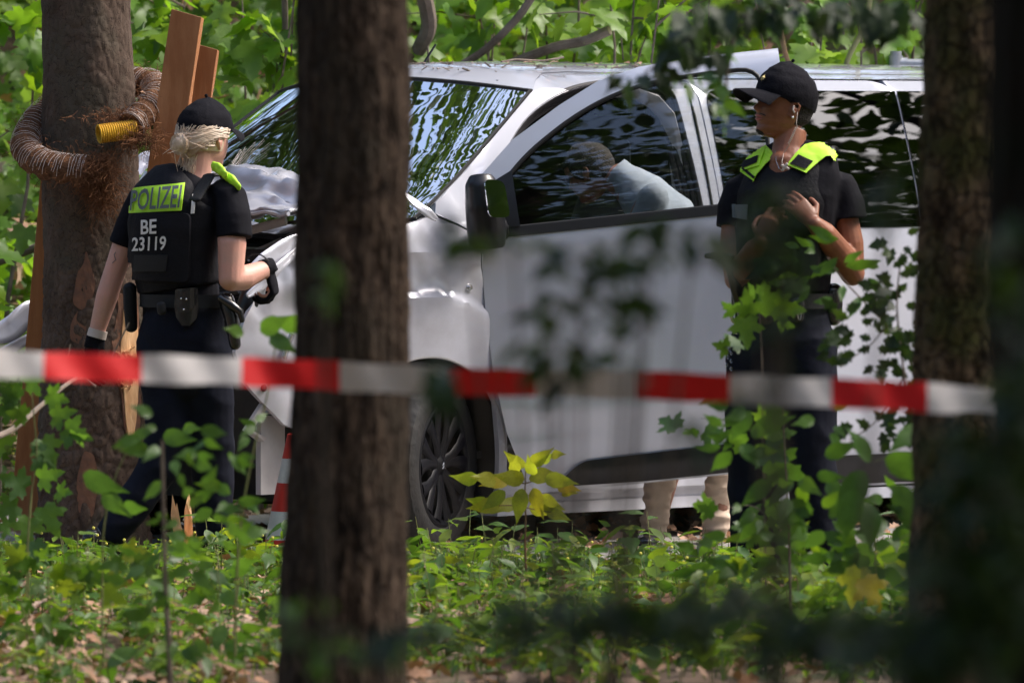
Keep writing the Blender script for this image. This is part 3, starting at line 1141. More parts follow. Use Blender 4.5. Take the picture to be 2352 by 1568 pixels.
def rough_mid(q, w, z):
    r = noise.ridged_multi_fractal(Vector((math.cos(w) * 3.2, math.sin(w) * 3.2, z * 1.7)), .9, 2.2, 4, .9, 2)
    k2 = noise.ridged_multi_fractal(Vector((math.cos(w) * 7, math.sin(w) * 7, z * 9)), .9, 2.2, 3, .9, 2)
    return 0.010 * (r - 1.0) + .004 * (k2 - 1) + 0.006 * noise.noise(Vector((math.cos(w) * 1.5, math.sin(w) * 1.5, z * 4.3))) + .010 * max(0, noise.noise(Vector((math.cos(w), math.sin(w), z * 2.2)) * 1.4) - .25)


tree_at('foreground_tree', 'dark ridged tree trunk in the middle, in front of the van', YC,
        [(806, -20, 262), (812, 250, 268), (808, 700, 268), (797, 1100, 282), (785, 1568, 300)], M['bark_mid'], rough_mid, 140, 460, (-.5, (2.6, 2.6, 1.8), 2200, .3))


def rough_right(q, w, z):
    return 0.014 * noise.fractal(Vector((math.cos(w) * 2.5, math.sin(w) * 2.5, z * 5)), .8, 2, 4) + .003 * noise.noise(Vector((math.cos(w) * 14, math.sin(w) * 14, z * 30)))


tree_at('mossy_tree', 'brown mossy tree trunk right of the policeman', 19.0,
        [(2228, -20, 205), (2222, 400, 212), (2212, 900, 220), (2200, 1568, 240)], M['bark_right'], rough_right, 140, 420, (-.5, (2.8, 2.6, 2.0), 2400, .3))
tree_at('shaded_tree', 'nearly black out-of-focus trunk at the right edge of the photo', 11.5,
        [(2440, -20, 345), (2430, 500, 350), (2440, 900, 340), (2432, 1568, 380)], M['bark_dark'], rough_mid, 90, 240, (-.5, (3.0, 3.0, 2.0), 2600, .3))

# ================================================================== the wood around (off picture; closes the reflections)
wood_m = []
trunks = G()
def wood_tree(x, y, h, r, n, s=.26, low=.35):
    z0 = far_h(x, y)
    wood_m.extend(crown_mats((x, y, z0 + h * (1 + low) / 2), (r, r, h * (1 - low) / 2), n, s, 30))
    trunks.tube([(x, y, z0 - .1), (x + .1, y, z0 + h * .5), (x, y, z0 + h * .9)], [.17, .12, .04], n=8, cap=False)
    for k in range(4):
        a = random.uniform(0, 6.3)
        z = z0 + h * random.uniform(.4, .75)
        trunks.tube([(x, y, z), (x + math.cos(a) * r * .5, y + math.sin(a) * r * .5, z + r * .4), (x + math.cos(a) * r * .95, y + math.sin(a) * r * .95, z + r * .55)], [.06, .035, .01], n=5, cap=False)


for i in range(26):      # behind and beside the camera
    a = PI * (1.0 + (i + .5) / 26)
    rad = random.uniform(9, 22)
    wood_tree(math.cos(a) * rad * 1.2, math.sin(a) * rad * .8 + 1, random.uniform(11, 17), random.uniform(3, 4.4), 1500, .32, .10)
for i in range(14):      # both flanks of the view
    sx = -1 if i % 2 else 1
    y = 2 + i * 1.6
    wood_tree(sx * (4.5 + random.uniform(0, 3.5) + .07 * y), y, random.uniform(9, 14), random.uniform(2.4, 3.4), 620, .26, .3)
for i in range(12):       # right end, further down the path
    wood_tree(11 + random.uniform(0, 7), 16 + i * 2.2, random.uniform(8.5, 12), random.uniform(2.5, 3.3), 3000, .22, .04)
for i in range(7):       # left end
    wood_tree(-10 - random.uniform(0, 6), 20 + i * 3.0, random.uniform(8, 12), random.uniform(2.6, 3.4), 500, .24, .15)
for i in range(18):      # on the bank behind: high crowns with gaps
    x = -17 + i * 2.0 + random.uniform(-.7, .7)
    wood_tree(x, 39.0 + random.uniform(0, 5), random.uniform(10, 15), random.uniform(2.3, 3.1), 2700, .20, .3)
for i in range(10):      # roof of the wood over the foreground
    x = -7 + (i % 5) * 3.4 + random.uniform(-.6, .6)
    y = 5 + (i // 5) * 5.5 + random.uniform(-1, 1)
    wood_m.extend(crown_mats((x, y, 7.5 + random.uniform(-1, 1.5)), (2.6, 3.2, 1.5), 620, .25, 30))
for i in range(6):       # unseen loose crowns, added to darken the windscreen's reflection
    wood_m.extend(crown_mats((-8 + i * 1.9, 35.5 + random.uniform(-.8, 1.2), 10.2 + random.uniform(-.8, .8)), (1.9, 2.1, 2.3), 1500, .19, 22))
for i in range(6):       # unseen loose crowns, added to shade the near bushes on the right
    wood_m.extend(crown_mats((.2 + i * .9, 9.5 + random.uniform(-1.5, 2), 5.2 + random.uniform(-.5, .8)), (1.3, 2.0, .9), 900, .2, 22))
for i in range(34):      # second, taller ring of the wood
    a = 2 * PI * (i + random.uniform(.2, .8)) / 34
    x, y = math.cos(a) * 25, 24 + math.sin(a) * 29
    r_ = random.uniform(3.6, 4.8); h = random.uniform(15, 20)
    wood_m.extend(crown_mats((x, y, far_h(x, y) + h * .55), (r_, r_, h * .46), 1500, .5, 24))
    trunks.tube([(x, y, far_h(x, y) - .1), (x, y, far_h(x, y) + h * .8)], [.22, .08], n=8, cap=False)
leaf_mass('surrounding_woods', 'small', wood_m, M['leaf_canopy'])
o = trunks.build('surrounding_wood_trunks', M['bark_mid']); o['kind'] = 'stuff'
# ================================================================== the crashed van (local x = towards the rear, y = towards its far side)
VAN_T = math.radians(42)
van = thing('van', 'silver white passenger van with crumpled bonnet and open driver door', 'van', (-.12, 28.2, 0), VAN_T)
AX = -.27          # front axle


def sm(t):
    t = max(0.0, min(1.0, t))
    return t * t * (3 - 2 * t)


def side_b(a, z, flare=True, dents=True):
    if z <= 1.2:
        b = .035 * ((z - .85) / .6) ** 2 + .02 * sm((.42 - z) / .2)
    elif z <= 1.8:
        b = .012 + .165 * ((z - 1.2) / .6) ** 1.25
    else:
        t = (z - 1.8) / .075
        b = .177 + .03 * t + .17 * t * t
    b -= .012 * math.exp(-((z - 1.165) / .022) ** 2)
    if a < 0:
        b += .10 * (-a) ** 1.9
    if flare:
        for ax in (AX, 3.0):
            r = math.hypot(a - ax, (z - .357) * .98)
            if z < 1.1:
                b -= .022 * sm((.655 - r) / .028) - .009 * sm((.56 - r) / .10)
    if dents and a < .1:
        k = sm((.12 - a) / .5) * sm((z - .75) / .35) + .45 * sm((-.55 - a) / .3)
        n = noise.ridged_multi_fractal(Vector((a * 4.2, z * 4.6, 4.2)), .9, 2, 2, .9, 2)
        kc = sm((.10 - a) / .12) * sm((z - .98) / .12) * sm((a + .62) / .2)
        b += kc * .010 * (noise.ridged_multi_fractal(Vector((a * 9 + z * 5, z * 8 - a * 3, 1.7)), .9, 2, 2, .9, 2) - 1)
        b += k * (.020 * (n - 1.1) + .012 * noise.noise(Vector((a * 11, z * 11, 1))))
    return b


def near(a, z):
    return Vector((a, side_b(a, z), z))


def far(a, z):
    return Vector((a, 1.9 - side_b(a, z, True, False), z))


def arc(cx, cz, r, a0, a1, n=18):
    return [(cx + r * math.cos(math.radians(a0 + (a1 - a0) * i / n)), cz + r * math.sin(math.radians(a0 + (a1 - a0) * i / n))) for i in range(n + 1)]


EDGE = [(-.30, 1.30), (-.2, 1.36), (-.05, 1.46), (.1, 1.565), (.27, 1.685), (.427, 1.795)]      # windscreen side edge
REDGE = [(.427, 1.795), (.50, 1.838), (.62, 1.866), (.8, 1.875), (4.15, 1.875)]

# front wing
wing = [(.121, .28), (.048, .707), (-.008, 1.2), (-.008, 1.235), (-.22, 1.31), (-.34, 1.285), (-.55, 1.25), (-.80, 1.20), (-.98, 1.10), (-1.10, .93), (-1.14, .80), (-1.10, .68), (-.93, .52), (-.68, .41)]
wing += list(reversed(arc(AX, .357, .405, -10, 168)))
wing_o = panel('front_wing', wing, near, M['paint_dirty'], van, step=.022, thick=.02)
# inside of the wheel arch
g = G()
for yy0, yy1, r in ((.03, .42, .40),):
    pts = arc(AX, .357, r, -30, 210, 26)
    vs = [(x, yy0 + side_b(x, z, True, False) * .5, z) for x, z in pts] + [(x, yy1, z) for x, z in pts]
    n = len(pts)
    g.add(vs, [(i, i + 1, n + i + 1, n + i) for i in range(n - 1)])
    g.add([(x, yy1, z) for x, z in pts], [tuple(range(n))])
g.build('wheel_arch_liner', M['under'], van)
# lip round the arch
g = G(); g.tube([near(x, z) + Vector((0, .004, 0)) for x, z in arc(AX, .357, .408, 2, 168, 30)], .006, n=6)
g.build('arch_lip', M['primer'], van)

# A pillar, roof rail, B pillar and sill round the door opening
ap = [(-.30, 1.285)] + EDGE[1:] + REDGE[1:4] + [(1.318, 1.875), (1.322, 1.30), (1.318, .16), (.13, .16), (.121, .28), (.048, .707), (-.004, 1.2), (-.004, 1.24), (-.2, 1.30)]
ap = [(-.21, 1.318)] + EDGE[1:] + REDGE[1:4] + [(1.318, 1.875), (1.322, 1.30), (1.318, .165), (.132, .165), (.126, .28), (.052, .707), (-.003, 1.2), (-.003, 1.240)]
hole = rpoly([(.16, .285), (.10, .70), (.05, 1.20), (.055, 1.395), (.352, 1.692), (.60, 1.800), (.842, 1.834), (1.20, 1.838), (1.232, 1.30), (1.20, .285)],
             [.05, .1, .05, .08, .2, .2, .2, .09, .1, .1])
panel('body_side_frame', ap, near, M['paint'], van, holes=[hole], step=.045, thick=.03)
g = G()
loop = [Vector((x, side_b(x, z, False, False), z)) for x, z in hole]
ctr = Vector((.65, 0, 1.1))
for off, dy, r in ((0.0, .012, .012), (.014, .03, .013), (.03, .05, .013), (.05, .065, .014)):
    L2 = []
    for p in loop:
        d = (ctr - p); d.y = 0; d.normalize()
        L2.append(p + d * off + Vector((0, dy, 0)))
    L2.append(L2[0]); L2.append(L2[1])
    g.tube(L2, r, n=7, cap=False)
g.build('door_seal', M['seal_soft'], van)
# pale B pillar inner trim seen through the opened door's glass
g = G()
bp = [(1.10, 1.76, .20), (1.17, 1.70, .19), (1.205, 1.55, .17), (1.215, 1.3, .14), (1.20, 1.0, .12), (1.18, .6, .12)]
g.tube([(.85, .25, 1.80), (1.0, .22, 1.795)] + [(a, b, z) for a, z, b in bp], [(.012, .03)] * 2 + [(.022, .045)] * 6, n=8, side=(1, 0, 0))
g.build('pillar_trim', M['primer'], van)
g = G()
g.tube([(1.275, side_b(1.275, z) - .004, z) for z in (1.82, 1.7, 1.5, 1.3, 1.22)], .006, n=6)
g.build('pillar_gasket', M['seal'], van)

# sliding door
sd_out = rpoly([(1.328, .20), (2.448, .20), (2.448, 1.30), (2.452, 1.846), (1.328, 1.846)], [.01, .03, 0, .09, .01])
win = rpoly([(1.362, 1.255), (2.425, 1.255), (2.43, 1.795), (1.375, 1.795)], [.05, .01, .01, .05])
slide = panel('sliding_door', sd_out, near, M['paint'], van, holes=[win], step=.06, thick=.025)
wg = rpoly([(1.352, 1.245), (2.444, 1.245), (2.448, 1.803), (1.365, 1.803)], [.06, .0, .0, .06])
panel('sliding_door_window', wg, lambda a, z: near(a, z) + Vector((0, -.004, 0)), M['glass_dark'], slide, step=.05, thick=.004)
g = G()
hb = [(2.30, .98), (2.36, .98), (2.40, .98)]
g.tube([near(a, z) + Vector((0, -.03, 0)) for a, z in ((1.42, .995), (1.46, 1.0), (1.58, 1.0), (1.62, .995))], [(.012, .014)] * 4, n=8, round_ends=True)
g.build('door_handle', M['paint'], slide)
# rear quarter
rq = [(2.456, .20), (2.60, .24)] + list(reversed(arc(3.0, .357, .405, 2, 178))) + [(3.42, .25), (4.12, .28), (4.18, 1.0), (4.10, 1.60), (3.98, 1.846), (2.46, 1.846)]
rwin = rpoly([(2.475, 1.255), (3.95, 1.255), (3.88, 1.795), (2.475, 1.795)], [.01, .06, .06, .01])
panel('rear_quarter_panel', rq, near, M['paint'], van, holes=[rwin], step=.07, thick=.025)
panel('rear_side_window', rpoly([(2.458, 1.245), (3.96, 1.245), (3.89, 1.803), (2.460, 1.803)], [0, .06, .06, 0]), lambda a, z: near(a, z) + Vector((0, -.004, 0)), M['glass_dark'], van, step=.06, thick=.004)
# roof rail above sliding door and quarter: rounding into the roof
panel('roof_rail', [(1.322, 1.852), (4.0, 1.852), (4.0, 1.875), (1.322, 1.875)], near, M['paint'], van, step=.02, thick=.02)
# dark lower cladding strip and bright sill below
panel('cladding_strip', rpoly([(1.335, .195), (2.446, .195), (2.446, .315), (1.335, .315)], .01), lambda a, z: near(a, z) + Vector((0, -.012 - .01 * math.sin(PI * max(0, min(1, (z - .195) / .12))), 0)), M['plastic'], slide, step=.03, thick=.012)
panel('cladding_strip', rpoly([(2.46, .195), (2.60, .195), (2.57, .315), (2.46, .315)], .01), lambda a, z: near(a, z) + Vector((0, -.022, 0)), M['plastic'], van, step=.03, thick=.012)
g = G()
g.box((1.38, .10, .155), (2.50, .10, .045)); g.box((1.38, .075, .205), (2.45, .03, .04))
g.box((.70, .09, .245), (1.16, .12, .05))
g.build('sill', M['paint'], van)

# roof
NQ = 24
def edge_pt(tbl, t):
    t = t * (len(tbl) - 1)
    i = min(int(t), len(tbl) - 2); f = t - i
    return tbl[i][0] * (1 - f) + tbl[i + 1][0] * f, tbl[i][1] * (1 - f) + tbl[i + 1][1] * f


def ws(q, t):
    a, z = edge_pt(EDGE, t)
    b = side_b(a, z, False, False)
    w = 1.9 - 2 * b
    k = 4 * q * (1 - q)
    p = Vector((a - (.34 * (1 - t) + .17 * t) * k ** .8 * .9, b + w * q, z - .10 * (1 - t) * k + .055 * t * k))
    return p


rows = []
rows.append([ws(q / NQ, 1.0) for q in range(NQ + 1)])
for a, z in [REDGE[1], REDGE[2], REDGE[3]] + [(.8 + .28 * i, 1.875) for i in range(1, 13)]:
    b = side_b(a, z, False, False)
    row = []
    for i in range(NQ + 1):
        q = i / NQ
        k = 4 * q * (1 - q)
        lead = .17 * .9 * k ** .8 * max(0, 1 - (a - .427) / .5)
        row.append(Vector((a - lead, b + (1.9 - 2 * b) * q, z + .046 * k ** .7 + .006 * noise.noise(Vector((a, q * 3, 0))))))
    rows.append(row)
vs = [p for r in rows for p in r]
n = NQ + 1
fs = [(j * n + i, j * n + i + 1, (j + 1) * n + i + 1, (j + 1) * n + i) for j in range(len(rows) - 1) for i in range(NQ)]
roof = obj('roof', vs, fs, M['paint'], van, True, 180)
# windscreen: outside sheet with real thickness
vs, fs = [], []
NT = 14
for k_, off in ((0, 0), (1, .006)):
    for j in range(NT + 1):
        for i in range(NQ + 1):
            q = i / NQ; t = j / NT
            p = ws(q, t)
            # shattered, sagging area at the far lower side
            dn = .022 * math.exp(-((q - .72) / .22) ** 2 - ((t - .35) / .3) ** 2)
            p = p + Vector((.55 * dn + off, 0, -.8 * dn - off * .5))
            p += Vector((0, 0, .0035 * noise.noise(Vector((q * 9, t * 5, 0)))))
            vs.append(p)
m_ = (NT + 1) * n
fs = [(j * n + i, j * n + i + 1, (j + 1) * n + i + 1, (j + 1) * n + i) for j in range(NT) for i in range(NQ)]
wsc = obj('windscreen', vs[:m_], fs, M['glass_ws'], van, True, 180)
g = G()
for pts in ([ws(0.004, t / 12) for t in range(13)], [ws(.996, t / 12) for t in range(13)], [ws(q / 20, 1.0) for q in range(21)], [ws(q / 20, 0.0) for q in range(21)]):
    g.tube([p + Vector((0, 0, .002)) for p in pts], (.011, .006), n=6, side=(1, 0, 0)) if False else g.tube([p + Vector((0, 0, .001)) for p in pts], .008, n=6)
g.build('windscreen_gasket', M['seal'], van)
# cracks in the glass
g = G()
for c, nn, L in (((.70, .46), 24, .22),):
    for i in range(nn):
        a = random.uniform(0, 2 * PI)
        q, t = c
        pts = []
        for s in range(7):
            pts.append(ws(max(0, min(1, q)), max(0, min(1, t))) + Vector((-.002, 0, .003)) - Vector((-.55, 0, .8)) * .022 * math.exp(-((q - .72) / .22) ** 2 - ((t - .35) / .3) ** 2))
            a += random.gauss(0, .12)
            q += math.cos(a) * L / 7 * .5; t += math.sin(a) * L / 7 * 1.1
        g.tube(pts, .00045, n=3, cap=False)
g.build('glass_cracks', M['ear_tube'], wsc)
# wipers
g = G()
g.tube([ws(.08, .02) + Vector((-.02, 0, .02)), ws(.25, .10) + Vector((-.02, 0, .02)), ws(.48, .05) + Vector((-.02, 0, .02))], .007, n=6)
g.build('wiper', M['plastic'], van)

# bonnet, folded up by the crash: profile (a, z) from the glass forward, per lateral position
def bonnet(q, s):
    """q 0..1 near->far, s 0..1 glass->lip"""
    a0 = -.30 - .25 * 4 * q * (1 - q); z0 = 1.34 - .03 * q
    prof = [(a0, z0), (-.46, 1.405), (-.62, 1.475 + .02 * math.sin(q * 7)), (-.70, 1.485), (-.78, 1.405), (-.86, 1.345)]
    x, z = edge_pt(prof, s)
    far_drop = sm((q - .62) / .38)
    z -= far_drop * (.10 + .42 * s * s)
    x += far_drop * .30 * s
    near_drop = sm((.22 - q) / .22)
    z -= near_drop * .10 * sm(1 - abs(s - .5) * 1.4)
    k = .030 * noise.ridged_multi_fractal(Vector((q * 9, s * 5, 2)), .9, 2, 2, .9, 2) - .015 + .02 * noise.noise(Vector((q * 7, s * 6, 5)))
    b = .14 + (1.62) * q
    return Vector((x + .03 * noise.noise(Vector((q * 6, s * 3, 9))), b, z + k - .02))


vs, fs = [], []
BQ, BS = 60, 40
for j in range(BS + 1):
    for i in range(BQ + 1):
        vs.append(bonnet(i / BQ, j / BS))
n2 = BQ + 1
top_f = [(j * n2 + i, (j + 1) * n2 + i, (j + 1) * n2 + i + 1, j * n2 + i + 1) for j in range(BS) for i in range(BQ)]
bon = obj('bonnet', vs, top_f, M['paint_dirty'], van, True, 50)
so_ = bon.modifiers.new('s', 'SOLIDIFY'); so_.thickness = .012; so_.offset = -1
g = G()
g.tube([bonnet(i / 30, 1.0) + Vector((-.004, 0, -.004)) for i in range(31)], .009, n=6)
g.build('bonnet_edge', M['paint_dirty'], bon)
# inner frame of the bonnet, folded strip hanging below the lip
g = G()
g.tube([bonnet(.05, .95) + Vector((.02, 0, -.03)), bonnet(.2, .9) + Vector((.03, 0, -.10)), bonnet(.34, .9) + Vector((.05, 0, -.17))], (.018, .006), n=8)
g.build('bonnet_stay', M['primer'], van)

# crumpled strip of wing top standing free, right of the central trunk
def flap(name, P, w, mt, twist=0.0, thick=.004, nrm=(0, -1, .3)):
    pts = spline(P, 8)
    vs = []
    nn = Vector(nrm).normalized()
    k = len(pts)
    for i, p in enumerate(pts):
        t = (pts[min(i + 1, k - 1)] - pts[max(i - 1, 0)]).normalized()
        s_ = t.cross(nn).normalized()
        s_ = Matrix.Rotation(twist * i / k, 3, t) @ s_
        ww = w * min(1.0, .35 + 2.2 * min(i, k - 1 - i) / k)
        for c in (-1, -.33, .33, 1):
            vs.append(p + s_ * ww * c + nn * (.004 * abs(c)) + nn * .006 * noise.noise(p * 14 + Vector((c, 0, 0))))
    fs = [(i * 4 + j, i * 4 + j + 1, (i + 1) * 4 + j + 1, (i + 1) * 4 + j) for i in range(k - 1) for j in range(3)]
    o = obj(name, vs, fs, mt, van, True, 12)
    md = o.modifiers.new('s', 'SOLIDIFY'); md.thickness = thick
    return o


def vloc(u, v, Y):
    """image point to van-local coordinates"""
    p = at(u, v, Y) - Vector((-.12, 28.2, 0))
    return Matrix.Rotation(-VAN_T, 3, 'Z') @ p


flap('torn_panel', [vloc(925, 440, 27.85), vloc(955, 468, 27.84), vloc(982, 490, 27.85), vloc(1003, 505, 27.88)], .018, M['paint_dirty'], .5)
flap('torn_panel', [vloc(575, 618, 27.32), vloc(610, 600, 27.36), vloc(650, 572, 27.42), vloc(700, 540, 27.5)], .035, M['paint_dirty'], .3)
flap('torn_panel', [vloc(566, 680, 27.30), vloc(600, 655, 27.34), vloc(640, 615, 27.38), vloc(700, 560, 27.5)], .02, M['paint_dirty'], .3)
# far front corner of the wreck seen at the left edge of the photograph
flap('torn_panel', [vloc(-40, 775, 28.6), vloc(20, 758, 28.65), vloc(62, 722, 28.7), vloc(120, 690, 28.8)], .05, M['paint_dirty'], .4)
flap('torn_panel', [vloc(-40, 830, 28.5), vloc(25, 800, 28.5), vloc(80, 770, 28.55), vloc(140, 735, 28.7)], .02, M['paint_dirty'], .4)
flap('torn_panel', [vloc(318, 400, 28.9), vloc(330, 372, 28.9), vloc(352, 366, 28.9), vloc(372, 380, 28.9)], .035, M['paint_dirty'], .2)
# engine bay: dark bulk, radiator frame, hoses, lamp remains
g = G()
g.box((-.52, .98, .78), (.55, 1.30, .80)); g.box((-.62, .42, 1.05), (.35, .28, .18)); g.box((-.60, 1.2, 1.22), (.35, .5, .1))
g.box((-.80, .40, .55), (.28, .34, .40)); g.box((-.78, 1.0, .48), (.22, 1.3, .18))
g.build('engine_bay', M['under'], van, False)
g = G()
g.tube([(-.55, .2, 1.22), (-.75, .24, 1.16), (-.98, .3, 1.02), (-1.02, .5, .98)], .018, n=8)
g.tube([(-.6, .3, 1.2), (-.72, .7, 1.24), (-.66, 1.1, 1.18)], .022, n=8)
g.tube([(-.95, .25, .95), (-1.0, .7, .92), (-.92, 1.2, .97), (-.9, 1.6, .9)], .03, n=8)
for i in range(6):
    g.tube([(-.9 + random.uniform(-.1, .1), random.uniform(.15, .5), random.uniform(.9, 1.15)) for _ in range(4)], .006, n=5)
g.build('hose', M['plastic'], van)
g = G()
g.tube([(-.50, .30, 1.30), (-.74, .50, 1.16)], (.016, .008), n=6)
g.build('crash_bracket', M['primer'], van)
g = G(); g.tube([(-1.0, .12, .60), (-1.07, .14, .50), (-.98, .16, .46)], (.02, .01), n=6)
g.build('crash_bracket', M['primer'], van)
g = G(); g.box((-.93, .17, .40), (.12, .03, .30)); g.build('crash_bracket', M['primer'], van, False)
g = G(); g.box((-.90, .2, .62), (.02, .10, .14), Matrix.Rotation(.5, 3, 'Y')); g.build('crash_bracket', M['primer'], van, False)
g = G()
vs = []
g.ell((-1.03, .16, 1.0), (.05, .05, .10), Matrix.Rotation(.5, 3, 'Y'))
g.build('headlight_remains', M['plastic'], van)
g = G(); g.lathe([(0, .004), (.008, .004), (.011, 0), (.014, 0), (.014, -.004)], near(-1.02, .66) + Vector((0, -.004, 0)), 14, Matrix.Rotation(PI / 2, 3, 'X'))
g.build('bolt', M['seal'], van)
# chromed marker / lock on the wing, oblong marker in the bumper corner
g = G(); pc = near(-.065, 1.03) + Vector((0, -.004, 0))
g.lathe([(.0, .006), (.007, .007), (.008, .003), (.013, .004), (.015, 0), (.015, -.006)], pc, 18, Matrix.Rotation(PI / 2, 3, 'X'))
g.build('wing_marker', M['chrome'], van)
g = G(); pc = near(-.93, .82) + Vector((0, -.012, 0))
g.tube([pc + Vector((-.02, 0, -.05)), pc + Vector((.0, 0, .0)), pc + Vector((.022, 0, .045))], (.006, .014), n=10, side=(0, 1, 0))
g.build('side_marker', M['chrome'], van)

# far side with windows, tail, floor, cabin
fo_ = [(.10, .2), (AX + .41, .357)] + [(x, z) for x, z in arc(AX, .357, .405, 0, 118)] + [(-.50, .80), (-.52, 1.0), (-.42, 1.22)] + [(-.25, 1.29)] + EDGE[1:] + REDGE[1:4] + [(4.0, 1.875), (4.12, 1.6), (4.18, 1.0), (4.12, .28), (3.42, .25)] + arc(3.0, .357, .405, 2, 178) + [(2.58, .2)]
fw1 = rpoly([(.10, 1.24), (1.18, 1.24), (1.18, 1.79), (.62, 1.76), (.30, 1.60)], .05)
fw2 = rpoly([(1.36, 1.25), (2.42, 1.25), (2.42, 1.79), (1.36, 1.79)], .05)
fw3 = rpoly([(2.50, 1.25), (3.9, 1.25), (3.85, 1.79), (2.50, 1.79)], .05)
panel('far_body_side', fo_, far, M['paint'], van, holes=[fw1, fw2, fw3], step=.09, thick=-.03, flip=True)
panel('far_front_window', fw1, far, M['glass'], van, step=.12, thick=-.004, flip=True)
panel('far_rear_window', fw2, far, M['glass_dark'], van, step=.12, thick=-.004, flip=True)
panel('far_rear_window', fw3, far, M['glass_dark'], van, step=.12, thick=-.004, flip=True)
g = G()
vs = []
for z in (.28, .7, 1.2, 1.5, 1.84):
    b = side_b(4.1, min(z, 1.86), False)
    a = 4.17 if z < 1.1 else 4.17 - (z - 1.1) * .22
    for q in (0, .25, .5, .75, 1):
        vs.append((a + .04 * (1 - (2 * q - 1) ** 2), b + (1.9 - 2 * b) * q, z))
g.add(vs, [(j * 5 + i, j * 5 + i + 1, (j + 1) * 5 + i + 1, (j + 1) * 5 + i) for j in range(4) for i in range(4)])
g.build('tailgate', M['paint'], van)
g = G(); g.box((1.7, .95, .27), (4.7, 1.5, .14)); g.box((.2, .95, .2), (.2, 1.2, .14)); g.box((1.0, .95, .19), (1.6, .5, .1)); g.box((2.6, .95, .2), (1.0, 1.0, .16))
g.build('underbody', M['under'], van)
g = G()
g.box((1.9, .95, .37), (4.2, 1.62, .03)); g.box((-.12, .95, .75), (.04, 1.6, .8))
g.box((2.05, .95, 1.83), (3.3, 1.2, .02))
g.build('cabin_floor', M['cabin'], van)
g = G()
vs = []
prof = [(-.30, 1.20), (-.12, 1.27), (.10, 1.27), (.20, 1.20), (.22, 1.05), (.12, .85), (.0, .7)]
for b in (.16, .5, .95, 1.4, 1.74):
    for a, z in prof:
        vs.append((a - (.12 if .3 < b < 1.6 else 0), b, z + (.02 if b == .5 else 0)))
kk = len(prof)
g.add(vs, [(i * kk + j, i * kk + j + 1, (i + 1) * kk + j + 1, (i + 1) * kk + j) for i in range(4) for j in range(kk - 1)])
g.build('dashboard', M['cabin'], van)
sw = Matrix.Rotation(-1.05, 3, 'Y')
g = G(); g.tube([Vector((.36, .55, 1.10)) + sw @ Vector((.18 * math.cos(w), .18 * math.sin(w), 0)) for w in [2 * PI * i / 28 for i in range(30)]], .014, n=8, cap=False)
g.ell((.34, .55, 1.10), (.05, .07, .05)); g.tube([(.34, .39, 1.10), (.34, .72, 1.10)], .014, n=6); g.tube([(.34, .55, 1.1), (.1, .55, .95)], .03, n=8)
g.build('steering_wheel', M['cabin'], van)
for b in (.52, 1.38):
    g = G()
    g.tube([(.50, b, .80), (.75, b, .78), (1.02, b, .80)], [(.25, .08)] * 3, n=12, side=(0, 1, 0), round_ends=True)
    g.tube([(1.00, b, .85), (1.08, b, 1.1), (1.14, b, 1.35)], [(.23, .07), (.22, .07), (.17, .05)], n=12, side=(0, 1, 0), round_ends=True)
    s_ = g.build('seat', M['seat'], van)
    g = G(); g.tube([(1.16, b, 1.46), (1.17, b, 1.58)], [(.12, .045), (.11, .04)], n=12, side=(0, 1, 0), round_ends=True)
    g.build('headrest', M['seat'], s_)
g = G(); g.box((1.32, .95, 1.05), (.03, 1.55, 1.3)); g.build('bulkhead', M['cabin'], van)

# aerial
g = G()
p0 = vloc(938, 202, 29.2); p1 = vloc(1001, 102, 29.2)
g.tube([p0, p0.lerp(p1, .5), p1], [.0065, .0055, .004], n=8)
g.ell(p0 + Vector((0, 0, -.015)), (.035, .02, .022))
g.build('aerial', M['plastic'], van)
# twigs and crumbs on the roof
g = G()
for _ in range(210):
    i = random.uniform(0, 1) ** 1.3
    a = .42 + i * 1.3; q = random.uniform(.04, .8)
    b = .3 + 1.3 * q
    k = 4 * q * (1 - q)
    z = 1.877 + .03 * k ** .7 + (-.02 if a < .5 else 0)
    p = Vector((a - .08 * k, b, z + .004)); a_ = random.uniform(0, 6.3); L = random.uniform(.004, .02)
    d = Vector((math.cos(a_), math.sin(a_), random.uniform(0, .5))) * L
    g.tube([p - d, p + d], random.uniform(.0015, .004), n=4)
g.tube([(.60, .55, 1.915), (.72, .60, 1.925), (.85, .58, 1.92), (1.0, .62, 1.935)], .004, n=5)
o = g.build('roof_debris', M['twig'], van); o['kind'] = 'stuff'
g = []
for _ in range(26):
    a = .45 + random.random() * 1.1; b = .35 + random.random() * 1.1
    g.append(Matrix.Translation((a, b, 1.915)) @ rotm(random.uniform(0, 6), random.uniform(-.2, .2), random.uniform(-.3, .3)) @ Matrix.Scale(.035, 4))
leaf_mass('dry_leaves', 'lobed', g, M['litter'], van)


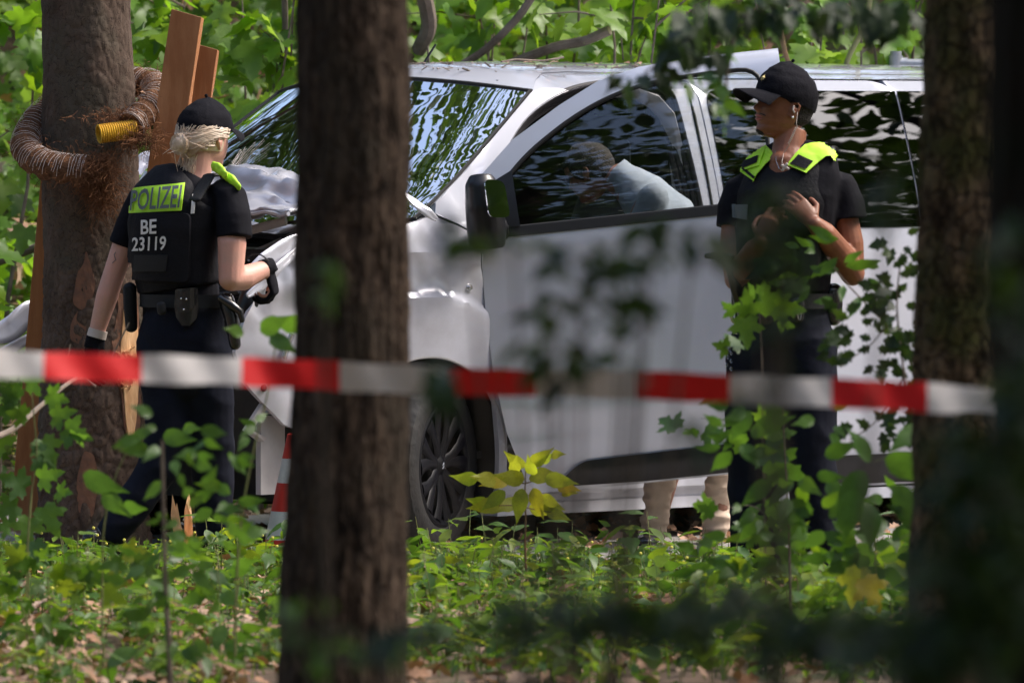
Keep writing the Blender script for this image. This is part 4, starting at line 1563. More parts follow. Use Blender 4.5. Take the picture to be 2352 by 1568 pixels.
# wheels
def wheel(loc, steer, near_side=True):
    w = G()
    # tyre with tread blocks; axis = local z of the lathe, turned to +-y
    R = Matrix.Rotation(PI / 2, 3, 'X')      # lathe z -> -y  (outer face towards the camera side)
    prof = [(.232, .085), (.245, .103), (.275, .112), (.305, .110), (.328, .098), (.338, .080), (.341, .050), (.333, .048), (.333, .040), (.342, .038),
            (.343, .006), (.334, .004), (.334, -.004), (.343, -.006), (.342, -.038), (.333, -.040), (.333, -.048), (.341, -.05), (.338, -.080), (.328, -.098), (.305, -.11), (.275, -.112), (.232, -.09)]
    n = 96
    vs, fs = [], []
    for i, (r, h) in enumerate(prof):
        for j in range(n):
            rr = r
            if r > .3 and j % 3 == 0 and abs(h) > .045:
                rr -= .005
            a_ = 2 * PI * j / n
            vs.append(R @ Vector((rr * math.cos(a_), rr * math.sin(a_), h)))
    for i in range(len(prof) - 1):
        for j in range(n):
            j2 = (j + 1) % n
            fs.append((i * n + j, i * n + j2, (i + 1) * n + j2, (i + 1) * n + j))
    root = bpy.data.objects.new('wheel', None); COL.objects.link(root)
    root.parent = van; root.location = loc
    root.rotation_euler = (0, 0, steer + (0 if near_side else PI))
    obj('tyre', vs, fs, M['tyre'], root, True, 30)
    g = G()
    g.lathe([(.236, .09), (.240, .100), (.230, .104), (.214, .098), (.208, .080), (.206, .03), (.205, -.08)], (0, 0, 0), 64, R)
    g.build('rim', M['rim'], root)
    g = G()
    g.lathe([(.0, .02), (.20, .02), (.207, .01)], (0, 0, 0), 40, R)
    g.build('brake_disc', M['under'], root)
    for k in range(7):
        a_ = 2 * PI * k / 7 + .22
        g = G()
        for sg in (-1, 1):
            p = [Vector((math.cos(a_ + sg * .10) * .035, math.sin(a_ + sg * .10) * .035, .080)),
                 Vector((math.cos(a_ + sg * .10) * .10, math.sin(a_ + sg * .10) * .10, .088)),
                 Vector((math.cos(a_ + sg * .17) * .16, math.sin(a_ + sg * .17) * .16, .094)),
                 Vector((math.cos(a_ + sg * .235) * .217, math.sin(a_ + sg * .235) * .217, .096))]
            p = [R @ q for q in p]
            g.tube(p, [(.010, .022), (.010, .020), (.009, .024), (.009, .034)], n=8, side=R @ Vector((0, 0, 1)))
        g.add([R @ Vector((math.cos(a_ + d) * r, math.sin(a_ + d) * r, .082)) for r, d in ((.05, -.3), (.05, .3), (.12, .13), (.12, -.13))], [(0, 1, 2, 3)])
        g.build('spoke', M['rim'], root)
    g = G(); g.lathe([(0, .100), (.018, .100), (.024, .096), (.034, .092), (.045, .085), (.048, .07)], (0, 0, 0), 28, R)
    g.build('hub_cap', M['rim'], root)
    g = G()
    # raised double chevron on the hub cap
    for dz in (-.006, .006):
        g.tube([R @ Vector((-.010, dz - .006, .1005)), R @ Vector((0, dz + .005, .1015)), R @ Vector((.010, dz - .006, .1005))], .0018, n=5)
    g.build('hub_emblem', M['steel'], root)
    return root


wheel((AX + .03, .088, .343), math.radians(25))
wheel((AX, 1.76, .343), math.radians(22), False)
wheel((3.0, .14, .343), 0)
wheel((3.0, 1.76, .343), 0, False)

# ---- opened front door
def dfn(p, z):
    b = side_b(max(p, .001), z, False, False)
    b += .018 * sm((.58 - z - .05 * math.sin(p * 2.6)) / .12)     # scallop above the cladding
    return Vector((p, b, z))


d_out = [(.05, 1.22), (.042, .95), (.046, .70), (.075, .45), (.125, .27), (.16, .205), (.6, .20), (1.24, .20), (1.27, .6), (1.275, 1.22), (1.285, 1.5), (1.288, 1.834), (1.12, 1.834),
         (.953, 1.831), (.736, 1.818), (.57, 1.779), (.412, 1.702), (.214, 1.586), (.08, 1.463), (.045, 1.40)]
d_hole = rpoly([(.115, 1.245), (.125, 1.385), (.262, 1.525), (.45, 1.645), (.61, 1.715), (.77, 1.752), (.96, 1.764), (1.21, 1.766), (1.208, 1.5), (1.195, 1.245)],
               [.03, .08, .1, .1, .1, .1, .1, .09, .1, .05])
door = panel('front_door', d_out, dfn, M['door_paint'], van, holes=[d_hole], step=.04, thick=.035)
dm = Matrix.Translation((0, 0, .7)) @ Matrix.Rotation(-VAN_T, 4, 'Z') @ Matrix.Rotation(-math.radians(6), 4, 'Y') @ Matrix.Translation((0, 0, -.7))
door.matrix_local = dm
panel('door_glass', rpoly([(.105, 1.22), (.115, 1.39), (.258, 1.535), (.446, 1.655), (.606, 1.725), (.77, 1.762), (.96, 1.774), (1.22, 1.776), (1.218, 1.5), (1.205, 1.22)], .04),
      lambda p, z: dfn(p, z) + Vector((0, .018, 0)), M['glass'], door, step=.06, thick=.004)
g = G()
lp = [dfn(x, z) + Vector((0, .006, 0)) for x, z in d_hole]
g.tube(lp + lp[:2], (.009, .010), n=8, cap=False)
g.build('window_seal', M['seal'], door)
panel('window_sill_trim', [(.06, 1.212), (1.27, 1.212), (1.272, 1.246), (.06, 1.250)], lambda p, z: dfn(p, z) + Vector((0, -.007, 0)), M['seal'], door, step=.03, thick=.012)
panel('cladding_strip', rpoly([(.245, .222), (.30, .275), (.36, .312), (1.262, .325), (1.262, .208), (.6, .208)], [.0, .02, .03, .0, .0, .0]),
      lambda p, z: dfn(p, z) + Vector((0, -.010 - .016 * math.sin(PI * max(0, min(1, (z - .2) / .125))), 0)), M['plastic'], door, step=.03, thick=.012)
panel('inner_card', [(.12, .30), (1.2, .28), (1.2, 1.2), (.1, 1.2)], lambda p, z: dfn(p, z) + Vector((0, .07 + .02 * math.sin(z * 6), 0)), M['cabin'], door, step=.12, thick=.02)
g = G()
g.tube([dfn(p, 1.02) + Vector((0, -.03 - (0 if p in (1.02, 1.20) else .012), 0)) for p in (1.02, 1.05, 1.17, 1.20)], (.012, .012), n=8, round_ends=True)
g.build('door_handle', M['plastic'], door)
# black corner plate and mirror
panel('mirror_base', [(.055, 1.25), (.21, 1.25), (.20, 1.47), (.055, 1.40)], lambda p, z: dfn(p, z) + Vector((0, -.012, 0)), M['plastic'], door, step=.05, thick=.02)
g = G()
g.tube([(.075, -.115, 1.185), (.08, -.125, 1.25), (.08, -.13, 1.34), (.078, -.125, 1.43), (.08, -.12, 1.465)], [(.074, .065), (.079, .078), (.074, .078), (.063, .068), (.045, .045)], n=18, side=(.8, -.6, 0), round_ends=False)
g.tube([(.05, -.08, 1.24), (.10, -.01, 1.24), (.13, .03, 1.25)], [(.06, .05)] * 3, n=12)
me = remeshed(g, 'mirror_housing', .008, 6)
mh = link('mirror_housing', me, M['plastic'], door, True, 180)
nrm = Vector((.56, -.83, .19)).normalized()
uu = Vector((0, 0, 1)).cross(nrm).normalized(); ww = nrm.cross(uu)
cc = Vector((.128, -.222, 1.372))
mo = rpoly([(-.052, -.075), (.046, -.085), (.052, .06), (-.036, .078)], .03)
panel('mirror_glass', mo, lambda x, y: cc + uu * x + ww * y + nrm * .004, M['mirror'], door, step=.03, thick=.006, tdir=-nrm)
# ================================================================== people
def lerp_tab(tab, z):
    if z <= tab[0][0]:
        return tab[0][1]
    for (z0, v0), (z1, v1) in zip(tab, tab[1:]):
        if z <= z1:
            t = (z - z0) / (z1 - z0)
            t = t * t * (3 - 2 * t) * .5 + t * .5
            return v0 * (1 - t) + v1 * t
    return tab[-1][1]


HF = [(0, .045), (.006, .070), (.018, .083), (.03, .082), (.040, .077), (.048, .082), (.056, .0865), (.0615, .083), (.066, .0885), (.073, .087), (.082, .0855), (.10, .0845), (.115, .080), (.125, .083), (.14, .0925), (.155, .092), (.18, .082), (.205, .060), (.222, .034), (.235, .0)]
HB = [(0, .02), (.02, -.02), (.05, -.07), (.08, -.092), (.12, -.102), (.16, -.098), (.19, -.082), (.215, -.05), (.235, -.0)]
HW = [(0, .022), (.008, .034), (.03, .050), (.06, .062), (.09, .069), (.12, .073), (.15, .075), (.18, .068), (.205, .050), (.222, .03), (.235, .0)]


def head_pt(phi, z, off=0.0):
    """phi 0 = straight ahead, +90 deg = the person's right; z from the chin up; metres, unit head .235 m tall"""
    f, b, w = lerp_tab(HF, z), lerp_tab(HB, z), lerp_tab(HW, z)
    c, s = math.cos(phi), math.sin(phi)
    mid = 0.0 if b < 0 < f else (f + b) / 2
    x = w * math.copysign(abs(s) ** .88, s)
    if c > 0:
        y = mid + (f - mid) * c ** (.80 if z > .03 else .95)
    else:
        y = mid - (mid - b) * (-c) ** .9
    if c > 0:
        def gs(v, m, sg):
            return math.exp(-((v - m) / sg) ** 2)
        nz = 0.0
        if .074 < z < .135:
            prof = lerp_tab([(.074, 0), (.080, .013), (.088, .025), (.094, .024), (.108, .015), (.122, .007), (.135, 0)], z)
            wdt = lerp_tab([(.074, .014), (.085, .015), (.10, .010), (.135, .008)], z)
            nz = prof * math.exp(-(abs(x) / wdt) ** 2.4)
        y += nz
        y += .0055 * gs(x, 0, .022) * (gs(z, .0665, .0045) + 1.05 * gs(z, .0545, .005)) - .004 * gs(x, 0, .024) * gs(z, .0605, .0018)
        y -= .011 * (gs(x, .031, .013) + gs(x, -.031, .013)) * gs(z, .1165, .010)
        y += .0045 * (gs(x, .031, .008) + gs(x, -.031, .008)) * gs(z, .1155, .006)
        y += .005 * (gs(x, .04, .018) + gs(x, -.04, .018)) * gs(z, .095, .012)
        y += .003 * (gs(x, .028, .016) + gs(x, -.028, .016)) * gs(z, .132, .006)
    p = Vector((x, y, z))
    if off:
        n = Vector((x / max(w, .01), y / .1, (z - .12) / .13)).normalized()
        p += n * off
    return p


def add_head(g, HM, n=72, nz=64):
    vs, fs = [], []
    for i in range(nz + 1):
        z = .235 * (1 - math.cos(PI * i / nz)) / 2
        z = min(max(z, .0005), .2345)
        for j in range(n):
            vs.append(HM @ head_pt(2 * PI * j / n, z))
    for i in range(nz):
        for j in range(n):
            j2 = (j + 1) % n
            fs.append((i * n + j2, i * n + j, (i + 1) * n + j, (i + 1) * n + j2))
    fs.append(tuple(range(n)))
    fs.append(tuple(nz * n + j for j in range(n - 1, -1, -1)))
    g.add(vs, fs)
    # ears
    for sx in (-1, 1):
        def e(x, y, z):
            return HM @ Vector((sx * x, y, z))
        g.tube([e(.066, .000, .086), e(.074, -.002, .10), e(.078, -.006, .112)], [.010, .012, .010], n=8)
        rimp = [e(.070, .006, .083), e(.076, -.001, .078), e(.079, -.010, .088), e(.083, -.019, .103), e(.084, -.021, .118), e(.082, -.013, .128), e(.078, -.002, .126), e(.074, .006, .117)]
        g.tube(rimp, [.005, .006, .0052, .0048, .0048, .0046, .0046, .004], n=8)


def head_matrix(chin, face, up=(0, 0, 1), s=1.0):
    y = Vector(face).normalized()
    z = Vector(up); z = (z - y * z.dot(y)).normalized()
    x = y.cross(z)
    M_ = Matrix((x, y, z)).transposed().to_4x4()
    return Matrix.Translation(chin) @ M_ @ Matrix.Scale(s, 4)


def cap_geo(name, HM, parent, m, brim=True, z0=.148, back=.125, high=.012, peak=0.0, brim_len=.070, sq=0.0):
    vs, fs = [], []
    n, nz = 60, 22
    for i in range(nz + 1):
        t = i / nz
        for j in range(n):
            phi = 2 * PI * j / n
            zl = z0 * (.5 + .5 * math.cos(phi)) + back * (.5 - .5 * math.cos(phi))
            z = zl + (.2348 - zl) * math.sin(t * PI / 2) ** (1.0 - sq * .3)
            z = min(z, .2346)
            p = head_pt(phi, z)
            c = Vector((0, -.005, .12))
            d = (p - c)
            k = 1 + (.011 + high * t) / max(d.length, .05)
            p = c + d * k
            p.z += peak * math.exp(-((phi if phi < PI else phi - 2 * PI) / 1.0) ** 2) * math.sin(t * PI) ** 1.0
            seam = .0016 * (1 - min(1, abs(math.sin(phi * 3)) * 9))
            wr = .0022 * noise.noise(p * 34) + .002 * noise.noise(p * 90)
            p += d.normalized() * (-seam + wr)
            vs.append(HM @ p)
    for i in range(nz):
        for j in range(n):
            j2 = (j + 1) % n
            fs.append((i * n + j2, i * n + j, (i + 1) * n + j, (i + 1) * n + j2))
    fs.append(tuple(nz * n + j for j in range(n - 1, -1, -1)))
    o = obj(name, vs, fs, m, parent, True, 60)
    g = G(); g.ell(HM @ Vector((0, -.006, .2348 + high + .013)), .0065, nu=8, nv=6); g.build('button', m, o)
    if brim:
        vs, fs = [], []
        nu, nr = 22, 7
        for lay in (0, 1):
            for r in range(nr + 1):
                for j in range(nu + 1):
                    phi = math.radians(-68 + 136 * j / nu)
                    base = head_pt(phi, z0 + .002)
                    base = Vector((base.x * 1.12, base.y * 1.12 + .002, z0 + .004))
                    L = brim_len * (math.cos(phi) ** .55 if abs(phi) < 1.5 else 0)
                    q = r / nr
                    p = base + Vector((math.sin(phi) * .02 * q, L * q, 0))
                    p.z += -.020 * q ** 1.5 * .6 - 3.8 * p.x * p.x * (.45 + .55 * q) + .004
                    p.z -= lay * .0035
                    vs.append(HM @ p)
        o1 = (nr + 1) * (nu + 1)
        for r in range(nr):
            for j in range(nu):
                a = r * (nu + 1) + j
                fs.append((a, a + 1, a + nu + 2, a + nu + 1))
                fs.append((a + o1, a + nu + 1 + o1, a + nu + 2 + o1, a + 1 + o1))
        for j in range(nu):
            a = nr * (nu + 1) + j
            fs.append((a, a + 1, a + 1 + o1, a + o1))
        for r in range(nr):
            a = r * (nu + 1); b = a + nu
            fs.append((a, a + nu + 1, a + nu + 1 + o1, a + o1)); fs.append((b + nu + 1, b, b + o1, b + nu + 1 + o1))
        obj('brim', vs, fs, m, o, True, 50)
    return o


def hand(g, wrist, palm_dir, back_dir, curl, s=1.0, thumb_side=1, spread=.12):
    """palm + four unequal fingers + thumb; palm_dir points from the wrist to the knuckles, back_dir out of the hand's back"""
    d = Vector(palm_dir).normalized(); b = Vector(back_dir); b = (b - d * b.dot(d)).normalized()
    x = d.cross(b)
    w = Vector(wrist)
    g.tube([w - d * .01, w + d * .03 * s, w + d * .06 * s, w + d * .088 * s], [(.026 * s, .019 * s), (.034 * s, .017 * s), (.041 * s, .016 * s), (.039 * s, .013 * s)], n=14, side=x, round_ends=True)
    lens = [(.70, -.030), (.80, -.010), (.76, .011), (.60, .030)]
    for i, (L, xo) in enumerate(lens):
        xo *= thumb_side
        p = w + d * .085 * s + x * xo * s
        dr = d
        pts = [p - d * .02 * s, p]
        a = 0
        for k, seg in enumerate((.045, .028, .022)):
            a += curl * (1.0, 1.1, .8)[k] + .05 * i
            dr = (d * math.cos(a) - b * math.sin(a) + x * xo * spread * 12 * (1 if k == 0 else .5)).normalized()
            pts.append(pts[-1] + dr * seg * s * L / .76)
        g.tube(pts, [.0095 * s, .0098 * s, .0088 * s, .0080 * s, .0068 * s], n=9, round_ends=True)
    p = w + d * .025 * s - x * thumb_side * .026 * s
    t1 = p + (d * .55 - x * thumb_side * .75 - b * .25).normalized() * .042 * s
    t2 = t1 + (d * .8 - x * thumb_side * .15 - b * .5).normalized() * .032 * s
    t3 = t2 + (d * .7 + x * thumb_side * .2 - b * .6).normalized() * .024 * s
    g.tube([p - x * thumb_side * -.01 * s, p, t1, t2, t3], [.013 * s, .013 * s, .0108 * s, .0095 * s, .0075 * s], n=9, round_ends=True)


def wrinkle(amp, scale, stretch=(1, 1, 1), fine=.0):
    st = Vector(stretch)
    def f(p, n):
        q = Vector((p.x * st.x, p.y * st.y, p.z * st.z))
        r = noise.ridged_multi_fractal(q * scale, .9, 2.1, 2, .9, 2)
        return float(amp * (r - 1.0) + fine * noise.noise(p * scale * 4))
    return f


def cloth(g, name, m, parent, voxel=.009, sm_n=5, wr=None):
    me = remeshed(g, name, voxel, sm_n)
    if wr:
        displace(me, wr)
    return link(name, me, m, parent, True, 180)


class Person:
    def __init__(s, label, X, Y):
        s.base = Vector((X, Y, 0))
        s.root = thing('person', label, 'person', s.base)
        s.Y = Y

    def __call__(s, u, v, dy=0.0):
        return at(u, v, s.Y + dy) - s.base

    def hit(s, bvh, off, yd=-3.0):
        org = Vector((0, 0, CAM_Z)) - s.base
        def f(u, v):
            p = s(u, v, 0)
            d = (p - org).normalized()
            h = bvh.ray_cast(org + d * (s.Y + yd), d)
            if h[0] is None:
                h = bvh.find_nearest(p + Vector((0, -.1, 0)))
            q, n = h[0], h[1]
            if n.dot(d) > 0:
                n = -n
            return q + n * off * .6 - d * off * .6
        return f


def text_on(name, body, font_w, quad, fn, m, parent, bold=.012):
    """lettering laid over a curved surface; quad = image corners TL, TR, BR, BL"""
    cu = bpy.data.curves.new('lettering', 'FONT')
    cu.body = body
    cu.size = 1
    cu.offset = bold
    cu.resolution_u = 3
    o = bpy.data.objects.new('lettering', cu); COL.objects.link(o)
    dg = bpy.context.evaluated_depsgraph_get(); dg.update()
    me = bpy.data.meshes.new_from_object(o.evaluated_get(dg))
    bpy.data.objects.remove(o)
    bm = bmesh.new(); bm.from_mesh(me)
    bmesh.ops.triangulate(bm, faces=bm.faces)
    for _ in range(2):
        es = [e for e in bm.edges if e.calc_length() > .22]
        if es:
            bmesh.ops.subdivide_edges(bm, edges=es, cuts=1)
            bmesh.ops.triangulate(bm, faces=bm.faces)
    xs = [v.co.x for v in bm.verts]; ys = [v.co.y for v in bm.verts]
    x0, x1, y0, y1 = min(xs), max(xs), min(ys), max(ys)
    TL_, TR_, BR_, BL_ = [Vector(q) for q in quad]
    for v in bm.verts:
        s = (v.co.x - x0) / (x1 - x0); t = (v.co.y - y0) / (y1 - y0)
        q = (BL_ * (1 - s) + BR_ * s) * (1 - t) + (TL_ * (1 - s) + TR_ * s) * t
        v.co = fn(q.x, q.y)
    bm.to_mesh(me); bm.free()
    me.name = name; me.materials.clear()
    return link(name, me, m, parent, False)


# ------------------------------------------------------------------ policewoman, seen from behind, walking
W = Person('policewoman from behind, blond bun, black cap and vest, walking past the left tree', -1.2, 26.8)
r = W.root
R_ = Vector((.80, -.60, 0)); F_ = Vector((.60, .80, 0))
HMw = head_matrix(W(466, 392, .03), (.64, .77, -.04), (.06, 0, 1), 1.06)
g = G()
add_head(g, HMw)
g.tube([W(447, 425, .0), W(452, 395, .0), W(458, 350, .0)], [.062, .054, .055], n=16)
g.tube([W(415, 800), W(412, 700), W(404, 600), W(410, 500), W(428, 450), W(442, 425)], [(.15, .10), (.12, .09), (.125, .09), (.14, .09), (.11, .06), (.06, .05)], n=24, side=R_, round_ends=True)
# right arm
g.tube([W(508, 460, -.08), W(524, 490, -.12), W(533, 560, -.16), W(530, 640, -.17)], [.040, .046, .054, .046], n=14, round_ends=True)
g.tube([W(530, 640, -.17), W(560, 638, -.12), W(598, 622, -.06), W(616, 613, -.03)], [.046, .047, .036, .030], n=14, round_ends=True)
hand(g, W(616, 613, -.03), (.25, .1, -.95), (.9, -.2, .25), .75, .95, 1)
# left arm
g.tube([W(350, 470, .10), W(322, 490, .12), W(287, 560, .12), W(263, 625, .12)], [.036, .042, .047, .041], n=14, round_ends=True)
g.tube([W(263, 625, .12), W(246, 680, .12), W(226, 750, .13), W(219, 775, .13)], [.041, .042, .032, .028], n=14, round_ends=True)
hand(g, W(219, 775, .13), (-.2, .0, -.95), (-.8, -.5, .1), .35, .95, -1)
# legs under the trousers
g.tube([W(375, 800, .03), W(385, 920, .0), W(378, 1030, -.02)], [.085, .07, .055], n=12, round_ends=True)
g.tube([W(378, 1030, -.02), W(320, 1130, -.04), W(255, 1235, -.05)], [.055, .05, .035], n=12, round_ends=True)
g.tube([W(462, 800, -.03), W(478, 1030, 0.02), W(492, 1235, .05)], [.085, .055, .035], n=12, round_ends=True)
me = remeshed(g, 'body', .0055, 3)
link('body', me, M['skin_f'], r, True, 180)
# t-shirt
g = G()
g.tube([W(418, 720), W(412, 650), W(406, 560), W(412, 490), W(424, 440), W(440, 410), W(447, 398)], [(.165, .118), (.158, .115), (.168, .120), (.185, .122), (.180, .10), (.115, .080), (.070, .065)], n=28, side=R_)
g.tube([W(505, 440, -.06), W(528, 455, -.11), W(537, 500, -.14), W(538, 548, -.155)], [.056, .066, .067, .070], n=18)
g.tube([W(370, 440, .08), W(325, 462, .12), W(300, 515, .12), W(281, 566, .12)], [.052, .060, .056, .057], n=18)
sh = cloth(g, 'tshirt', M['shirt_black'], r, .007, 4, wrinkle(.004, 6, (1, 1, 1.2)))
# vest
g = G()
g.tube([W(412, 662), W(402, 600), W(400, 520), W(410, 455), W(425, 428), W(440, 412)], [(.172, .130), (.182, .134), (.198, .138), (.196, .132), (.155, .11), (.10, .085)], n=30, side=R_)
vest = cloth(g, 'vest', M['vest'], r, .007, 5, wrinkle(.0015, 8))
vb = bvh_of(vest)
sb = bvh_of(sh)
hv = W.hit(vb, .004)
g = G()
for a, b_ in ((-.10, .02), (.105, -.045)):
    base = W(446, 415) + R_ * a
    g.tube([base + F_ * .11 + Vector((0, 0, -.07)), base + F_ * .05 + Vector((0, 0, .025)), base - F_ * .04 + Vector((0, 0, .02)), base - F_ * .125 + Vector((0, 0, -.07))], [(.032, .009)] * 4, n=10, side=R_, round_ends=True)
g2 = g
me = remeshed(g, 'shoulder_strap', .006, 2)
link('shoulder_strap', me, M['webbing'], vest, True, 180)
panel('back_pocket', rpoly([(308, 490), (436, 490), (432, 648), (296, 640)], 14), W.hit(vb, .022), M['vest'], vest, step=9, thick=.02, tdir=(.3, .8, 0), flip=True)
panel('name_tape_panel', rpoly([(316, 585), (388, 585), (384, 622), (313, 622)], 2), W.hit(vb, .027), M['webbing'], vest, step=9, thick=.01, tdir=(.3, .8, 0), flip=True)
patch = panel('police_patch', rpoly([(303, 433), (424, 421), (417, 484), (298, 490)], 2), W.hit(vb, .008), M['hivis'], vest, step=6, thick=.004, tdir=(.3, .8, 0), flip=True)
text_on('police_lettering', 'POLIZEI', 1, [(308, 438), (419, 427), (413, 478), (303, 485)], W.hit(vb, .0175), M['print_grey'], patch, .016)
text_on('badge_letters', 'BE', 1, [(331, 507), (365, 504), (364, 536), (331, 538)], W.hit(vb, .0275), M['print_white'], vest, .02)
text_on('badge_number', '23119', 1, [(312, 545), (386, 541), (384, 574), (311, 577)], W.hit(vb, .0275), M['print_white'], vest, .018)
panel('reflective_tab', rpoly([(441, 448), (449, 447), (446, 490), (438, 491)], 1), W.hit(vb, .01), M['print_white'], vest, step=6, thick=.003, tdir=(.3, .8, 0), flip=True)
bs_ = W.hit(sb, .010)
g = G()
ep = [(488, 377), (505, 385), (520, 396), (536, 410), (550, 428), (545, 434), (528, 428), (512, 415), (497, 404), (486, 390)]
for k_, (p0, p1, w0) in enumerate((((490, 382), (518, 402), .020), ((515, 402), (549, 430), .019))):
    a_ = W(*p0, -.10 + .0); b_ = W(*p1, -.16)
    g.tube([a_, a_.lerp(b_, .5) + Vector((0, 0, .006)), b_], [(w0, .010), (w0 * 1.15, .012), (w0 * .8, .008)], n=12, side=(.5, -.8, .3), round_ends=True)
me = remeshed(g, 'shoulder_patch', .004, 1)
displace(me, lambda p, n: float(.003 * noise.noise(p * 60)))
link('shoulder_patch', me, M['hivis'], r, True, 180)
# trousers
g = G()
g.tube([W(423, 672), W(421, 700), W(418, 770), W(420, 850)], [(.150, .115), (.158, .125), (.180, .140), (.165, .13)], n=26, side=R_, round_ends=True)
g.tube([W(375, 800, .02), W(385, 900, .0), W(388, 1000, -.02), W(360, 1080, -.03), W(300, 1165, -.05), W(256, 1228, -.06)], [.108, .098, .088, .082, .070, .062], n=18, round_ends=True)
g.tube([W(465, 800, -.03), W(478, 900, -.01), W(486, 1020, .02), W(490, 1130, .04), W(495, 1245, .05)], [.108, .100, .088, .078, .072], n=18, round_ends=True)
cloth(g, 'trousers', M['trousers'], r, .009, 4, wrinkle(.008, 4.5, (1, 1, 1.5), .001))
# belt and kit
g = G()
wc = W(422, 690)
def ring_pts(c, rx, ry, n=40):
    return [c + R_ * (rx * math.cos(2 * PI * i / n)) + F_ * (ry * math.sin(2 * PI * i / n)) for i in range(n)]


rp = ring_pts(wc, .172, .135)
vs = []
for p in rp:
    d = (p - wc).normalized()
    for hz, o_ in ((-.024, 0), (.024, 0), (.024, .006), (-.024, .006)):
        vs.append(p + Vector((0, 0, hz)) + d * o_)
fs = []
n = len(rp)
for i in range(n):
    for j in range(4):
        fs.append((i * 4 + j, i * 4 + (j + 1) % 4, ((i + 1) % n) * 4 + (j + 1) % 4, ((i + 1) % n) * 4 + j))
belt = obj('belt', vs, fs, M['webbing'], r, True, 30)
# glossy case on the back of the belt
kb = W(428, 705, -.165)
case = panel('leather_case', [(403, 668), (452, 664), (456, 700), (452, 730), (436, 748), (418, 748), (404, 728), (400, 700)], lambda u, v: W(u, v, -.172 + .00002 * ((u - 427) ** 2)) , M['leather'], belt, step=8, thick=.04, tdir=(.2, 1, 0), flip=True)
panel('case_flap', rpoly([(401, 664), (454, 660), (450, 700), (430, 722), (408, 716)], 8), lambda u, v: W(u, v, -.180 + .00003 * ((u - 427) ** 2)), M['leather'], belt, step=8, thick=.008, tdir=(.2, 1, 0), flip=True)
for u, v in ((416, 686), (428, 687), (422, 711)):
    g = G(); g.ell(W(u, v, -.187), .0042, nu=10, nv=6); g.build('press_stud', M['chrome'], belt)
g = G()
g.tube([W(298, 662, .02), W(299, 700, .02), W(302, 752, .02)], [(.022, .03), (.022, .03), (.018, .028)], n=12, side=R_, round_ends=True)
g.build('torch_holder', M['webbing'], belt)
g = G(); g.tube([W(297, 655, .02), W(298, 688, .02)], [.014, .016], n=14); g.build('torch', M['leather'], belt)
g = G()
g.tube([W(520, 690, -.16), W(532, 730, -.17), W(540, 790, -.17)], [(.035, .03), (.038, .028), (.026, .022)], n=12, side=(0, 1, 0), round_ends=True)
g.build('holster', M['leather'], belt)
g = G()
g.tube([W(506, 684, -.19), W(530, 700, -.20), W(552, 716, -.20), W(556, 735, -.20)], [(.014, .012), (.016, .013), (.013, .012), (.010, .010)], n=10, round_ends=True)
g.build('pistol_grip', M['leather'], belt)
g = G(); g.tube([W(370, 700, -.15), W(372, 716, -.15)], [(.02, .012)] * 2, n=10, side=R_, round_ends=True); g.build('belt_keeper', M['webbing'], belt)
g = G()
pts = [W(560, 600, .0), W(578, 585, -.03), W(600, 586, -.05), W(618, 600, -.07)]
g.tube(spline(pts, 6), .003, n=5); g.build('cable', M['plastic'], belt)
# gloves
g = G()
hand(g, W(616, 613, -.03), (.25, .1, -.95), (.9, -.2, .25), .75, 1.08, 1)
g.tube([W(604, 618, -.05), W(616, 612, -.03), W(620, 625, -.025)], [.036, .036, .034], n=14)
link('glove', remeshed(g, 'glove', .004, 2), M['leather'] if False else M['shirt_black'], r, True, 180)
g = G()
hand(g, W(219, 775, .13), (-.2, .0, -.95), (-.8, -.5, .1), .35, 1.08, -1)
g.tube([W(221, 768, .13), W(216, 800, .13)], [(.035, .035), (.040, .028)], n=14)
gl = link('glove', remeshed(g, 'glove', .004, 2), M['shirt_black'], r, True, 180)
g = G(); g.tube([W(226, 757, .13), W(221, 775, .13)], [.036, .037], n=20); g.build('glove_cuff', M['cuff_white'], gl)
g = G(); g.tube([W(269, 574, .085), W(262, 585, .078), W(266, 597, .076), W(258, 604, .078)], .0016, n=5); g.build('tattoo', M['print_grey'], r)
# boots
def boot(g, ank, toe, s=1.0, up=(0, 0, 1)):
    a = Vector(ank); t = Vector(toe)
    d = (t - a); L = d.length; d.normalize()
    sd_ = d.cross(Vector(up)).normalized(); upv = sd_.cross(d)
    g.tube([a + upv * .12 - d * .01, a + upv * .05, a], [(.05, .055), (.048, .055), (.042, .055)], n=14, side=sd_, round_ends=True)
    g.tube([a - d * .045 - upv * .035, a + d * .04 - upv * .02, a + d * .12 - upv * .035, t - upv * .02], [(.038, .040), (.044, .052), (.050, .035), (.042, .026)], n=14, side=sd_, round_ends=True)


for ank, toe, up in ((W(240, 1238, -.06), W(287, 1290, .02), (.55, .2, .8)), (W(495, 1235, .05), W(560, 1262, .20), (0, 0, 1))):
    g = G(); boot(g, ank, toe, 1, up); link('boot', remeshed(g, 'boot', .006, 3), M['leather'], r, True, 180)
# cap, hair
cap_geo('cap', HMw, r, M['cap'], True, .150, .128, .014, .006, .052)
g = G()
bun = HMw @ Vector((-.004, -.116, .088))
bx = (HMw.to_3x3() @ Vector((0, -1, 0))).normalized()
def strand(a, b, c, d_, r0=.0016, n_=6):
    pts = []
    for i in range(n_ + 1):
        t = i / n_
        pts.append(a * (1 - t) ** 3 + b * 3 * t * (1 - t) ** 2 + c * 3 * t * t * (1 - t) + d_ * t ** 3)
    g.tube(pts, [r0] * n_ + [r0 * .4], n=4, cap=False)


